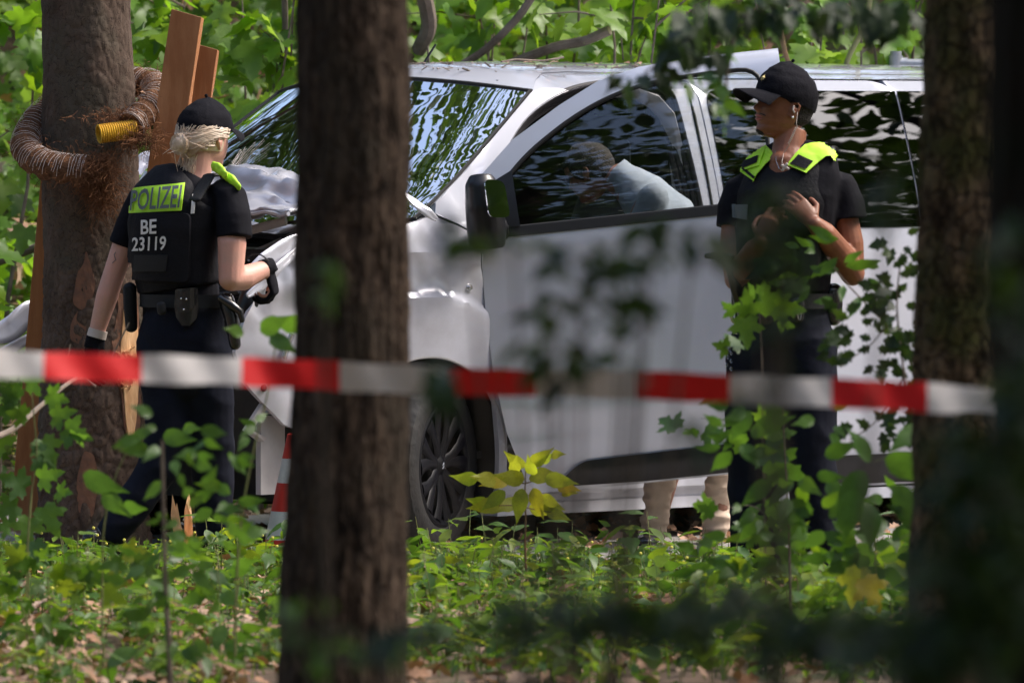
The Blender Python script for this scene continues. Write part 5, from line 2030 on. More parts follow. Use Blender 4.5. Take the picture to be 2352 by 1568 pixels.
for i in range(1300):
    dphi = random.uniform(0, 108) * random.choice((-1, 1))
    phi = PI + math.radians(dphi)
    z = random.uniform(.118, .152) if abs(dphi) > 76 else random.uniform(.045 + .0006 * abs(dphi), .158)
    o0 = random.uniform(.006, .013)
    pts = []
    zt = .088 + random.gauss(0, .014); pt = PI + random.gauss(0, .12)
    for k in range(9):
        t = k / 8
        e = t * t * (3 - 2 * t)
        pts.append(HMw @ head_pt(phi + (pt - phi) * t, z + (zt - z) * e, o0 + .010 * t * t + .0015 * math.sin(9 * t + i)))
    g.tube(pts, .0015, n=3, cap=False)
for i in range(520):       # coil of the bun
    a0 = random.uniform(0, 2 * PI); rr = random.uniform(.008, .036); tl_ = random.gauss(0, .25)
    ax1 = Vector((0, 0, 1)); ax2 = Vector((.8, -.6, 0))
    off = bx * random.uniform(-.008, .024) * (1 - rr / .05)
    pts = [bun + off + (ax1 * math.cos(a0 + w) + ax2 * math.sin(a0 + w)) * rr * (1 + .15 * math.sin(w * 2 + tl_)) + bx * .01 * math.sin(w + tl_) for w in [k * .45 for k in range(9)]]
    g.tube(pts, [.0018] * 8 + [.0006], n=4, cap=False)
g3 = G(); g3.ell(bun + bx * .006, (.034, .026, .032), head_matrix((0, 0, 0), bx).to_3x3()); g3.build('hair_bun', M['hair_blond'], r)
for i in range(9):       # loose ends
    a0 = random.uniform(0, 2 * PI)
    d = (Vector((math.cos(a0), -.2, math.sin(a0))) + bx * .5)
    d.x -= .5
    d = d.normalized()
    p = bun + d * .02
    L = random.uniform(.010, .024)
    side_ = Vector((random.gauss(0, .02), 0, random.gauss(-.012, .02)))
    strand(p, p + d * L * .6, p + d * L + side_, p + d * L * 1.2 + side_ * 1.8, .0013)
for i in range(60):        # wisps down the neck
    p = HMw @ head_pt(math.radians(random.uniform(150, 215)), .06, .008)
    strand(p, p + Vector((-.008, -.005, -.02)), p + Vector((random.gauss(-.01, .01), -.01, -.05)), p + Vector((random.gauss(-.01, .015), -.01, -random.uniform(.06, .10))), .001)
hr = g.build('hair', M['hair_blond'], r)
# scalp-coloured underlayer of the hair
vs, fs = [], []
for i in range(13):
    for j in range(31):
        phi = math.radians(82 + (278 - 82) * j / 30); z = .072 + .088 * i / 12
        vs.append(HMw @ head_pt(phi, z, .0045))
fs = [(i * 31 + j, i * 31 + j + 1, (i + 1) * 31 + j + 1, (i + 1) * 31 + j) for i in range(12) for j in range(30)]
obj('hair_underlayer', vs, fs, M['hair_blond'], hr, True, 180)

# ------------------------------------------------------------------ policeman, standing, arms folded into the vest
P_ = Person('policeman in black cap with neon yellow shoulder patches standing by the open door', .975, 26.0)
r = P_.root
Fm = Vector((-.45, -.89, 0)).normalized(); Rm = Vector((Fm.y, -Fm.x, 0))      # his right points left in the picture
HMm = head_matrix(P_(1787, 320, .0), (-.93, -.38, .17), (.10, 0, 1), 1.07)
g = G()
add_head(g, HMm, 96, 90)
g.ell(P_(1800, 368, -.048), (.052, .046, .036))
g.tube([P_(1812, 420, -.035), P_(1810, 385, -.035), P_(1811, 345, -.01), P_(1817, 300, .01)], [(.085, .07), (.075, .065), (.060, .058), .056], n=20)
g.tube([P_(1795, 800), P_(1797, 700), P_(1800, 600), P_(1806, 500), P_(1812, 430), P_(1814, 395)], [(.15, .11), (.14, .095), (.15, .10), (.16, .10), (.13, .07), (.07, .06)], n=24, side=Rm, round_ends=True)
EL = P_(1958, 628, -.02); HL = P_(1872, 515, -.195)
g.tube([P_(1918, 425, 0), P_(1935, 480, -.01), P_(1952, 560, -.02), EL], [.045, .050, .050, .044], n=16, round_ends=True)
g.tube([EL, P_(1940, 595, -.07), P_(1892, 535, -.165), HL], [.045, .049, .042, .030], n=16, round_ends=True)
hand(g, HL, (-.66, .06, .74), (.3, -.9, .1), .42, .98, -1)
ER = P_(1692, 640, -.0); HR = P_(1748, 558, -.195)
g.tube([P_(1705, 430, .10), P_(1690, 500, .09), P_(1684, 570, .05), ER], [.045, .050, .050, .044], n=16, round_ends=True)
g.tube([ER, P_(1706, 618, -.08), P_(1732, 574, -.17), HR], [.045, .048, .038, .030], n=16, round_ends=True)
hand(g, HR, (.40, .06, .90), (-.4, -.9, .1), .42, .98, 1)
g.tube([P_(1745, 800, .06), P_(1735, 1040, .06), P_(1735, 1310, .06)], [.095, .065, .042], n=14, round_ends=True)
g.tube([P_(1850, 800, -.04), P_(1862, 1040, -.04), P_(1880, 1310, -.04)], [.095, .065, .042], n=14, round_ends=True)
me = remeshed(g, 'body', .0042, 2, .4)
link('body', me, M['skin_m'], r, True, 180)
# t-shirt
g = G()
g.tube([P_(1797, 720), P_(1800, 620), P_(1805, 520), P_(1809, 450), P_(1813, 405, .01), P_(1816, 375, .025), P_(1818, 357, .035), P_(1819, 345, .045), P_(1820, 334, .055)], [(.165, .12), (.178, .125), (.195, .130), (.200, .115), (.196, .095), (.184, .082), (.166, .072), (.132, .066), (.080, .056)], n=28, side=Rm)
g.tube([P_(1895, 420, .0), P_(1925, 430, -.01), P_(1940, 470, -.01), P_(1942, 505, -.012)], [.058, .070, .075, .082], n=20)
g.tube([P_(1730, 425, .08), P_(1704, 440, .10), P_(1692, 480, .09), P_(1690, 522, .08)], [.058, .068, .072, .074], n=20)
msh = cloth(g, 'tshirt', M['shirt_black'], r, .007, 4, wrinkle(.005, 6, (1, 1, 1.1)))
g = G()
g.tube([P_(1799, 668), P_(1801, 600), P_(1805, 520), P_(1808, 450), P_(1812, 410, .01), P_(1816, 375, .025), P_(1818, 356, .04), P_(1819, 340, .052)], [(.175, .135), (.182, .142), (.190, .150), (.190, .138), (.178, .112), (.160, .094), (.135, .08), (.09, .068)], n=30, side=Rm)
mv = cloth(g, 'vest', M['vest'], r, .007, 5, wrinkle(.002, 8))
allb = G()
for o in (mv, msh):
    allb.add([v.co.copy() for v in o.data.vertices], [tuple(p.vertices) for p in o.data.polygons])
bv_ = BVHTree.FromPolygons(allb.v, allb.f)
# vest pouches
for nm, poly, off in (('pouch', [(1702, 560), (1752, 556), (1754, 640), (1706, 642)], .035), ('pouch', [(1766, 560), (1822, 560), (1822, 640), (1768, 642)], .04), ('radio_pouch', [(1838, 545), (1872, 545), (1872, 630), (1840, 632)], .035)):
    panel(nm, rpoly(poly, 6), P_.hit(bv_, off), M['webbing'], mv, step=10, thick=.03, tdir=-Fm, flip=True)
# yellow shoulder patches with black velcro fields
pr = [(1808, 381), (1826, 356), (1848, 335), (1864, 331), (1880, 330), (1897, 334), (1913, 342), (1929, 361), (1912, 359), (1895, 361), (1874, 378), (1851, 399)]
pl_ = [(1694, 399), (1702, 380), (1715, 361), (1726, 351), (1740, 342), (1762, 330), (1757, 350), (1750, 366), (1746, 382), (1722, 389)]
a_ = panel('shoulder_patch', pr, P_.hit(bv_, .012), M['hivis'], mv, step=3, thick=.006, tdir=-Fm, flip=True)
panel('velcro_field', [(1815, 379), (1834, 358), (1866, 373), (1850, 391)], P_.hit(bv_, .016), M['print_grey'] if False else M['vest'], a_, step=5, thick=.004, tdir=-Fm, flip=True)
a_ = panel('shoulder_patch', pl_, P_.hit(bv_, .012), M['hivis'], mv, step=3, thick=.006, tdir=-Fm, flip=True)
panel('velcro_field', [(1702, 391), (1713, 372), (1745, 360), (1741, 376), (1722, 384)], P_.hit(bv_, .016), M['vest'], a_, step=5, thick=.004, tdir=-Fm, flip=True)
panel('chest_patch', [(1682, 470), (1720, 470), (1718, 505), (1683, 500)], P_.hit(bv_, .012), M['print_grey'], mv, step=6, thick=.004, tdir=-Fm, flip=True)
# trousers
g = G()
g.tube([P_(1797, 668), P_(1796, 700), P_(1794, 780), P_(1796, 850)], [(.165, .125), (.172, .132), (.195, .145), (.18, .13)], n=26, side=Rm, round_ends=True)
g.tube([P_(1742, 800, .06), P_(1733, 920, .06), P_(1730, 1050, .05), P_(1732, 1180, .06), P_(1735, 1318, .07)], [.118, .110, .098, .094, .092], n=20, round_ends=True)
g.tube([P_(1852, 800, -.04), P_(1858, 920, -.04), P_(1862, 1050, -.05), P_(1874, 1180, -.04), P_(1885, 1318, -.03)], [.118, .108, .094, .088, .086], n=20, round_ends=True)
cloth(g, 'trousers', M['trousers'], r, .009, 4, wrinkle(.009, 4.2, (1, 1, 1.4), .001))
for ank, toe in ((P_(1735, 1325, .07), P_(1702, 1352, -.12)), (P_(1885, 1325, -.03), P_(1852, 1352, -.24))):
    g = G(); boot(g, ank, toe); link('boot', remeshed(g, 'boot', .006, 3), M['leather'], r, True, 180)
# belt with handcuffs, holster, pouches
wc = P_(1797, 690)
vs, fs = [], []
n = 40
for i in range(n):
    w = 2 * PI * i / n
    d = Rm * math.cos(w) + Fm * math.sin(w)
    p = wc + Rm * (.184 * math.cos(w)) + Fm * (.142 * math.sin(w))
    for hz, o_ in ((-.026, 0), (.026, 0), (.026, .006), (-.026, .006)):
        vs.append(p + Vector((0, 0, hz)) + d * o_)
for i in range(n):
    for j in range(4):
        fs.append((i * 4 + j, i * 4 + (j + 1) % 4, ((i + 1) % n) * 4 + (j + 1) % 4, ((i + 1) % n) * 4 + j))
belt = obj('belt', vs, fs, M['webbing'], r, True, 30)
g = G()
c = P_(1697, 727, -.03)
g.tube([c + Vector((.026 * math.cos(w), -.01, .026 * math.sin(w))) for w in [2 * PI * k / 24 for k in range(26)]], (.003, .007), n=8, cap=False, side=(0, 1, 0))
c2 = P_(1697, 752, -.03)
g.box(c2, (.030, .012, .018)); g.tube([c2 + Vector((-.012, 0, -.01)), c2 + Vector((-.008, 0, -.024)), c2 + Vector((.006, 0, -.026)), c2 + Vector((.01, 0, -.012))], .003, n=6)
me = remeshed(g, 'handcuffs', .002, 1); link('handcuffs', me, M['chrome'], belt, True, 180)
g = G()
for k in range(9):
    p = P_(1680 + 1.2 * k * (-1) ** k * .6 - k * .8, 775 + k * 9, -.03)
    g.tube([p + Vector((.004 * math.cos(w), .002 * (k % 2), .006 * math.sin(w))) for w in [2 * PI * q / 8 for q in range(9)]], .0012, n=4, cap=False)
o = g.build('key_chain', M['chrome'], belt); o['kind'] = 'stuff'
for u, v, dy, rx, ry, h in ((1712, 712, -.06, .03, .025, .07), (1760, 715, -.14, .032, .025, .06), (1830, 712, -.15, .03, .022, .06), (1915, 700, -.02, .028, .045, .10)):
    g = G(); p = P_(u, v, dy)
    g.tube([p + Vector((0, 0, h / 2)), p, p - Vector((0, 0, h / 2))], [(rx, ry), (rx * 1.05, ry), (rx * .9, ry * .9)], n=14, side=Rm, round_ends=True)
    g.build('belt_pouch', M['leather'], belt)
g = G(); g.ell(P_(1919, 712, -.07), (.008, .004, .008), nu=10, nv=6); g.build('press_stud', M['chrome'], belt)
g = G(); c = P_(1836, 722, -.18)
g.tube([c + Vector((.006 * math.cos(w), 0, .02 * math.sin(w))) for w in [2 * PI * q / 10 for q in range(11)]], .002, n=5, cap=False); g.build('carabiner', M['chrome'], belt)
g = G(); g.tube([P_(1622, 588, -.12), P_(1642, 587, -.12), P_(1680, 590, -.12)], [(.009, .007), (.014, .010), (.012, .010)], n=10, round_ends=True)
g.build('holster_grip', M['leather'], belt)
g = G(); g.tube([P_(1672, 600, -.11), P_(1688, 650, -.08), P_(1700, 700, -.05)], [(.02, .012), (.026, .016), (.026, .016)], n=10, round_ends=True); g.build('holster', M['leather'], belt)
# cap, brim, badge
mc = cap_geo('cap', HMm, r, M['cap'], True, .146, .108, .020, .010, .078, .3)
g = G()
bp_ = HMm @ (Vector((.0, .098, .187)))
rad = (HMm.to_3x3() @ Vector((-.25, .85, .5))).normalized()
bp_ = HMm @ Vector((-.022, .099, .190))
tx = Vector((0, 0, 1)).cross(rad).normalized(); ty = rad.cross(tx)
for k in range(8):
    w = k * PI / 4
    a = bp_ + (tx * math.cos(w) + ty * math.sin(w)) * .016
    g.tube([bp_ + rad * .006, a + rad * .003], [.004, .0008], n=4)
g.ell(bp_ + rad * .006, .0055, nu=8, nv=6)
link('cap_badge', remeshed(g, 'cap_badge', .0018, 0), M['emblem'], mc, True, 180)
# short hair at the nape and temple, moustache and goatee, lips, eyes, brows
def head_patch(name, HM, ph0, ph1, z0, z1, off, m, parent, nu=18, nv=10, edge=.0, zf=None):
    vs, fs = [], []
    for i in range(nv + 1):
        for j in range(nu + 1):
            s, t = j / nu, i / nv
            phi = math.radians(ph0 + (ph1 - ph0) * s)
            za, zb = (z0, z1) if zf is None else zf(s)
            z = za + (zb - za) * t
            o_ = off * min(1, 5 * min(s, 1 - s, t, 1 - t) + edge)
            vs.append(HM @ head_pt(phi, z, o_))
    fs = [(i * (nu + 1) + j, (i + 1) * (nu + 1) + j, (i + 1) * (nu + 1) + j + 1, i * (nu + 1) + j + 1) for i in range(nv) for j in range(nu)]
    return obj(name, vs, fs, m, parent, True, 180)


head_patch('hair', HMm, 105, 255, .055, .150, .006, M['hair_dark'], r, 30, 16)
head_patch('hair', HMm, 253, 285, .118, .152, .002, M['hair_dark'], r, 10, 8, zf=lambda s: (.100 + .035 * s, .152))
head_patch('moustache', HMm, -34, 34, .0715, .0765, .0016, M['hair_dark'], r, 26, 5, .3, zf=lambda s: (.0728 - .006 * abs(2 * s - 1) ** 2, .0758 - .005 * abs(2 * s - 1) ** 2))
head_patch('goatee', HMm, -40, 40, .004, .034, .002, M['hair_dark'], r, 22, 8, .2, zf=lambda s: (.004, .022 - .012 * abs(2 * s - 1) ** 1.5))
lp = head_patch('lips', HMm, -25, 25, .051, .070, .0012, M['lips'], r, 22, 10, .5, zf=lambda s: (.0505 + .009 * abs(2 * s - 1) ** 2, .0705 - .008 * abs(2 * s - 1) ** 2))
for sx in (-1, 1):
    c = HMm @ Vector((sx * .031, .0715, .1165))
    g = G(); g.ell(c, .0118, nu=20, nv=14); e_ = g.build('eye', M['eye'], r)
    g = G(); g.ell(c + (HMm.to_3x3() @ Vector((0, 1, .05))).normalized() * .0075, .0062, nu=14, nv=8); g.build('iris', M['iris'], e_)
    head_patch('eyebrow', HMm, sx * 14, sx * 38, .128, .133, .002, M['hair_dark'], r, 14, 4, .3, zf=lambda s: (.1275 + .004 * math.sin(s * 2.2), .1325 + .004 * math.sin(s * 2.2)))
# earpiece, ear stud, coil, necklace
e0 = HMm @ Vector((-.083, -.004, .106))
g = G(); g.tube([e0 + Vector((-.003, -.002, .010)), e0 + Vector((-.006, -.004, -.001)), e0 + Vector((-.001, -.003, -.012))], [.003, .0036, .003], n=8, round_ends=True)
ep_ = g.build('earpiece', M['ear_tube'], r)
g = G(); g.ell(HMm @ Vector((-.084, -.002, .0775)), .0048, nu=10, nv=8); g.build('ear_stud', M['jewel'], r)
g = G()
q0 = P_(1829, 292, -.10); q1 = P_(1811, 331, -.10)
pts = []
for i in range(90):
    t = i / 89; w = t * 2 * PI * 10
    pts.append(q0.lerp(q1, t) + Vector((.004 * math.cos(w), .004 * math.sin(w), 0)))
g.tube([HMm @ Vector((-.084, -.016, .10)), q0 + Vector((0, -.002, .01))] + pts + [P_(1800, 352, -.09), P_(1796, 372, -.12), P_(1802, 382, -.14)], .0011, n=5)
g.build('ear_tube', M['ear_tube'], ep_)
g = G()
bb = BVHTree.FromPolygons([v.co for v in me.vertices], [tuple(p.vertices) for p in me.polygons])
g.tube([P_(1781, 345, -.05), P_(1783, 370, -.10), P_(1790, 388, -.135), P_(1799, 392, -.14)], .0013, n=4)
g.build('neck_chain', M['chrome'], r)
g = G(); g.tube([P_(1797, 392, -.145), P_(1808, 376, -.145)], [(.006, .003)] * 2, n=6, round_ends=True); g.tube([P_(1795, 380, -.145), P_(1811, 388, -.145)], [(.006, .003)] * 2, n=6, round_ends=True)
me = remeshed(g, 'microphone_clip', .002, 0); link('microphone_clip', me, M['ear_tube'], r, True, 180)

# ------------------------------------------------------------------ man leaning into the van behind the opened door
I_ = Person('grey-haired man in pale blue shirt and beige trousers leaning into the van', .70, 28.60)
r = I_.root
HMi = head_matrix(I_(1380, 455, .12), (-.86, .30, -.42), (-.25, .1, .95), 1.0)
Ri = Vector((.2, -.97, 0))
g = G()
add_head(g, HMi)
g.tube([I_(1440, 425, .10), I_(1418, 412, .11), I_(1402, 402, .12)], [.065, .06, .055], n=16)
g.tube([I_(1655, 830, -.02), I_(1630, 740, .0), I_(1585, 620, .03), I_(1520, 500, .07), I_(1460, 440, .09)], [(.15, .12), (.145, .115), (.165, .12), (.18, .11), (.10, .08)], n=20, side=(.1, .95, .1), round_ends=True)
for dy in (-.16, .18):
    g.tube([I_(1490, 465, dy + .07), I_(1440, 560, dy + .15), I_(1400, 640, dy + .2)], [.05, .045, .04], n=12, round_ends=True)
    g.tube([I_(1400, 640, dy + .2), I_(1340, 600, dy + .25), I_(1300, 570, dy + .27)], [.04, .036, .028], n=12, round_ends=True)
    hand(g, I_(1300, 570, dy + .27), (-.9, .2, .1), (0, -.3, .9), .4, 1, 1)
g.tube([I_(1660, 840, .1), I_(1545, 1050, .05), I_(1502, 1225, -.045)], [.08, .05, .034], n=12, round_ends=True)
g.tube([I_(1680, 840, -.1), I_(1660, 1050, -.08), I_(1645, 1232, -.06)], [.08, .05, .034], n=12, round_ends=True)
link('body', remeshed(g, 'body', .006, 3), M['skin_i'], r, True, 180)
g = G()
g.tube([I_(1655, 800, -.02), I_(1632, 740, .0), I_(1585, 620, .03), I_(1525, 505, .06), I_(1475, 445, .09), I_(1445, 422, .10), I_(1422, 408, .11)], [(.165, .13), (.17, .13), (.18, .135), (.195, .13), (.155, .10), (.095, .08), (.066, .064)], n=26, side=(.1, .95, .1))
for dy in (-.16, .18):
    g.tube([I_(1500, 455, dy + .06), I_(1470, 520, dy + .1), I_(1430, 590, dy + .17), I_(1400, 640, dy + .2)], [.066, .062, .058, .05], n=14, round_ends=True)
    g.tube([I_(1400, 640, dy + .2), I_(1345, 603, dy + .25)], [.05, .045], n=14, round_ends=True)
g.tube([I_(1440, 420, .10), I_(1420, 404, .11), I_(1412, 398, .115)], [(.070, .070), (.068, .068), (.072, .072)], n=18)
cloth(g, 'shirt', M['shirt_blue'], r, .008, 3, wrinkle(.009, 5, (1, 1, 1), .001))
g = G()
g.tube([I_(1650, 780, -.02), I_(1662, 860, .0)], [(.165, .13), (.17, .14)], n=24, side=(.1, .95, 0), round_ends=True)
g.tube([I_(1655, 850, .08), I_(1575, 980, .04), I_(1522, 1080, .0), I_(1512, 1130, -.03), I_(1507, 1165, -.04), I_(1503, 1195, -.05), I_(1500, 1213, -.05), I_(1495, 1234, -.05)], [.11, .09, .070, .062, .055, .062, .056, .066], n=20)
g.tube([I_(1685, 850, -.09), I_(1668, 980, -.08), I_(1655, 1080, -.07), I_(1650, 1150, -.06), I_(1646, 1190, -.06), I_(1643, 1210, -.06), I_(1640, 1236, -.06)], [.11, .085, .068, .056, .062, .055, .064], n=20)
tr_ = cloth(g, 'trousers', M['trousers_beige'], r, .007, 2, lambda p, n: float((.017 if p.z < .34 else .009) * (noise.ridged_multi_fractal(Vector((p.x * 5 + p.z * 4, p.y * 5, p.z * (14 if p.z < .32 else 6))), .9, 2, 2, .9, 2) - 1)))
for u0, v0 in ((1495, 1240), (1642, 1246)):
    g = G(); a0_ = I_(u0, v0 - 14, -.05); t0_ = I_(u0 - 16, v0 - 2, -.22)
    g.tube([a0_ + Vector((0, .04, -.01)), a0_.lerp(t0_, .4) + Vector((0, 0, -.005)), t0_ + Vector((0, 0, -.012))], [(.040, .035), (.045, .032), (.038, .022)], n=14, side=(1, 0, 0), round_ends=True); link('shoe', remeshed(g, 'shoe', .006, 3), M['leather'], r, True, 180)
hp_ = head_patch('hair', HMi, 60, 300, .07, .2344, .009, M['hair_grey'], r, 50, 30, .3, zf=lambda s: (.06 + .05 * abs(2 * s - 1) ** 3, .2344))
head_patch('hair', HMi, -66, 66, .160, .2344, .009, M['hair_grey'], hp_, 30, 16, .6)
g = G()
for sx in (-1, 1):
    c = HMi @ Vector((sx * .032, .098, .115)); xx = HMi.to_3x3() @ Vector((1, 0, 0)); zz = HMi.to_3x3() @ Vector((0, 0, 1))
    g.tube([c + xx * .024 * math.cos(w) + zz * .017 * math.sin(w) for w in [2 * PI * q / 16 for q in range(17)]], .0016, n=5, cap=False)
    g.tube([c + xx * sx * .024, HMi @ Vector((sx * .076, .03, .118)), HMi @ Vector((sx * .078, -.012, .118))], .002, n=5)
g.tube([HMi @ Vector((-.010, .100, .117)), HMi @ Vector((.010, .100, .117))], .0018, n=5)
g.build('glasses', M['plastic'], r)
# ================================================================== shrubs on the bank behind the van
def shrub(name, label, cat, x, y, h, w, n_obj, n_mass, size, kind, m, stems=4, group=None, zlo=.15, face=.35, stem_m='twig', dens=None):
    z0 = ground_h(x, y)
    t = thing(name, label, cat, (x, y, z0 - .05), 0, group)
    tips = []
    g = G()
    for i in range(stems):
        a = random.uniform(0, 2 * PI)
        lean = Vector((math.cos(a) * w * random.uniform(.2, .8), math.sin(a) * w * .5, h * random.uniform(.75, 1.05)))
        P = [lean * q + Vector((random.gauss(0, .03), random.gauss(0, .03), 0)) for q in (0, .2, .4, .6, .8, 1)]
        P[0] = Vector((random.gauss(0, .03), random.gauss(0, .03), 0))
        r0 = .006 + .004 * h
        s1 = G(); s1.tube(P, [r0, r0 * .85, r0 * .7, r0 * .5, r0 * .35, r0 * .2], n=7, cap=False)
        tips.append(P)
        for k in range(5):
            q = random.uniform(.2, .95)
            j = min(4, int(q * 5)); p = P[j].lerp(P[j + 1], q * 5 - j)
            d = Vector((random.gauss(0, 1), random.gauss(0, .8), random.uniform(-.1, .9))).normalized() * w * random.uniform(.35, .8)
            s1.tube([p, p + d * .5 + Vector((0, 0, .02)), p + d], [r0 * .4, r0 * .25, r0 * .12], n=5, cap=False)
            tips.append([p, p + d * .33, p + d * .66, p + d, p + d, p + d])
        s1.build('stem', M[stem_m], t)
    def one():
        P = random.choice(tips)
        q = random.random() ** .7
        j = min(4, int(q * 5)); p = P[j].lerp(P[j + 1], q * 5 - j) + Vector((random.gauss(0, .06), random.gauss(0, .06), random.gauss(0, .05))) * w * 1.6
        if p.z < zlo:
            p.z = zlo + random.random() * .3
        hd = random.uniform(0, 2 * PI)
        if random.random() < face:          # hanging towards the light, blade seen broadside
            hd = PI + random.gauss(0, .7)
        pit = random.uniform(.1, 1.25)
        return Matrix.Translation(p) @ rotm(hd, pit, random.gauss(0, .4)) @ Matrix.Scale(size * random.uniform(.65, 1.25), 4)
    leaf_objs(kind, [one() for _ in range(n_obj)], m, t)
    if n_mass:
        leaf_mass('foliage', kind, [one() for _ in range(n_mass)], m, t)
    return t


bank = [
    (-2.75, 30.0, 1.9, .5, 30, 60, .15, 'maple', 'broad maple shrub at the left edge behind the leaning board'),
    (-2.25, 31.2, 2.4, .5, 34, 60, .15, 'maple', 'maple shrub left of the tree trunk with pale drooping leaves'),
    (-2.55, 29.4, 1.2, .35, 30, 40, .13, 'ovate', 'oval-leaved shrub low at the left edge beside the board'),
    (-1.62, 31.6, 2.6, .5, 30, 50, .16, 'maple', 'maple shrub behind the left trunk, above the pipe collar'),
    (-1.12, 31.0, 2.5, .45, 40, 60, .16, 'maple', 'maple shrub with large hanging leaves beside the tall board'),
    (-.72, 32.0, 2.6, .5, 34, 60, .15, 'maple', 'maple shrub between the boards and the central trunk'),
    (-.25, 31.2, 2.5, .5, 34, 60, .15, 'maple', 'maple shrub behind the aerial of the van'),
    (.12, 31.8, 2.6, .5, 40, 60, .16, 'maple', 'bright maple shrub just right of the aerial'),
    (.50, 31.0, 2.5, .5, 40, 60, .15, 'maple', 'yellow-green maple shrub over the middle of the van roof'),
    (.92, 32.0, 2.6, .5, 34, 60, .15, 'maple', 'maple shrub behind the top of the opened door'),
    (1.32, 31.4, 2.5, .45, 30, 50, .14, 'maple', 'maple shrub behind the policeman\'s cap'),
    (1.72, 33.0, 2.5, .5, 26, 40, .13, 'ovate', 'loose shrub with dry stalks above the rear of the van'),
    (2.15, 33.5, 2.4, .5, 22, 30, .11, 'maple', 'thin shrub by the galvanised rail'),
]
for i, (x, y, h, w, no_, nm_, sz, kd, lb) in enumerate(bank):
    shrub('shrub', lb, 'shrub', x, y, h, w, no_, nm_ + 40, sz, kd, M['leaf_bg'], 4, 'shrubs on the bank behind the van', zlo=.25, face=.55)
# undergrowth filling the bank behind them
mats = []
for _ in range(4200):
    y = random.uniform(31.6, 39.5); x = random.uniform(-1, 1) * (.0707 * y + .5)
    z = ground_h(x, y) + abs(random.gauss(.1, .5))
    if x > 1.35 and random.random() < .5:
        continue
    mats.append(Matrix.Translation((x, y, z)) @ rotm(PI + random.gauss(0, 1.1), random.uniform(.1, 1.2), random.gauss(0, .5)) @ Matrix.Scale(random.uniform(.09, .17), 4))
for _ in range(3600):
    y = random.uniform(32.6, 39.5); x = random.uniform(-1, 1) * (.0707 * y + .5)
    if x > 1.5 and random.random() < .5:
        continue
    z = ground_h(x, y) + random.uniform(.02, .55)
    mats.append(Matrix.Translation((x, y, z)) @ rotm(random.uniform(0, 2 * PI) if random.random() < .5 else PI + random.gauss(0, .8), random.uniform(-.1, 1.25), random.gauss(0, .6)) @ Matrix.Scale(random.uniform(.07, .17), 4))
leaf_mass('undergrowth', 'maple', mats, M['leaf_bg'])
leaf_mass('dead_bank_leaves', 'maple', [Matrix.Translation((random.uniform(-3, 3), yy, ground_h(0, yy) + random.uniform(.05, .75))) @ rotm(random.uniform(0, 6.3), random.uniform(0, 1.3), random.gauss(0, .6)) @ Matrix.Scale(random.uniform(.06, .13), 4) for yy in [random.uniform(31.8, 38) for _ in range(900)]], M['litter'])
# thin stems and fallen boughs on the bank
for k, (P, rr, mt, lb) in enumerate([
    ([(652, -30), (655, 60), (648, 150), (640, 260)], .014, 'twig', 'slim brown sapling stem left of the central trunk'),
    ([(972, -20), (985, 60), (960, 120)], .035, 'twig', 'grey bough rising behind the aerial'),
    ([(1230, -20), (1190, 40), (1120, 110), (1060, 150)], .018, 'twig', 'bare bough slanting above the van roof'),
    ([(1400, 70), (1340, 95), (1270, 110)], .022, 'twig', 'short dead bough lying in the leaves over the roof'),
    ([(1776, -20), (1790, 60), (1806, 130), (1822, 165)], .011, 'twig_red', 'reddish curved stem behind the opened door corner'),
    ([(2000, -10), (1985, 60), (1950, 130), (1940, 170)], .012, 'stem_green', 'dry pale stalk above the rear roof')]):
    g = G()
    Y = 30.9
    pts = [at(u, v, Y + .05 * i) for i, (u, v) in enumerate(P)]
    e = pts[-1]; d = (pts[-1] - pts[-2]).normalized(); d.z = min(d.z, -.35)
    while pts[-1].z > ground_h(pts[-1].x, pts[-1].y):
        pts.append(pts[-1] + d * .3)
    pts2 = spline([p - pts[0] for p in pts], 5)
    g.tube(pts2, [rr * (1 - .3 * i / len(pts2)) for i in range(len(pts2))], n=8)
    o = g.build('stem', M[mt]); o.name = 'dead_bough'; o.location = pts[0]
    tag(o, lb, 'branch')

# galvanised rail behind the van's rear
rl = at(2058, 118, 31.2)
rail = thing('railing', 'galvanised tube railing showing above the van roof beside the right trunk', 'railing', (rl.x, 31.2, ground_h(rl.x, 31.2) - .1))
g = G()
top = rl.z - rail.location.z
g.tube([(0, 0, 0), (0, 0, top)], .024, n=20); g.build('post', M['steel'], rail)
g = G(); zz = at(2100, 147, 31.2).z - rail.location.z
g.tube([(0, 0, zz), (2.2, .0, zz - .01)], .021, n=16); g.build('rail', M['steel'], rail)
g = G(); g.tube([(-.0, 0, zz - .035), (0, 0, zz + .035)], .030, n=18); g.tube([(0, 0, zz), (.05, 0, zz)], .027, n=16); g.build('clamp', M['steel'], rail)
g = G(); g.tube([(2.2, 0, 0), (2.2, 0, top)], .024, n=20); g.build('post', M['steel'], rail)


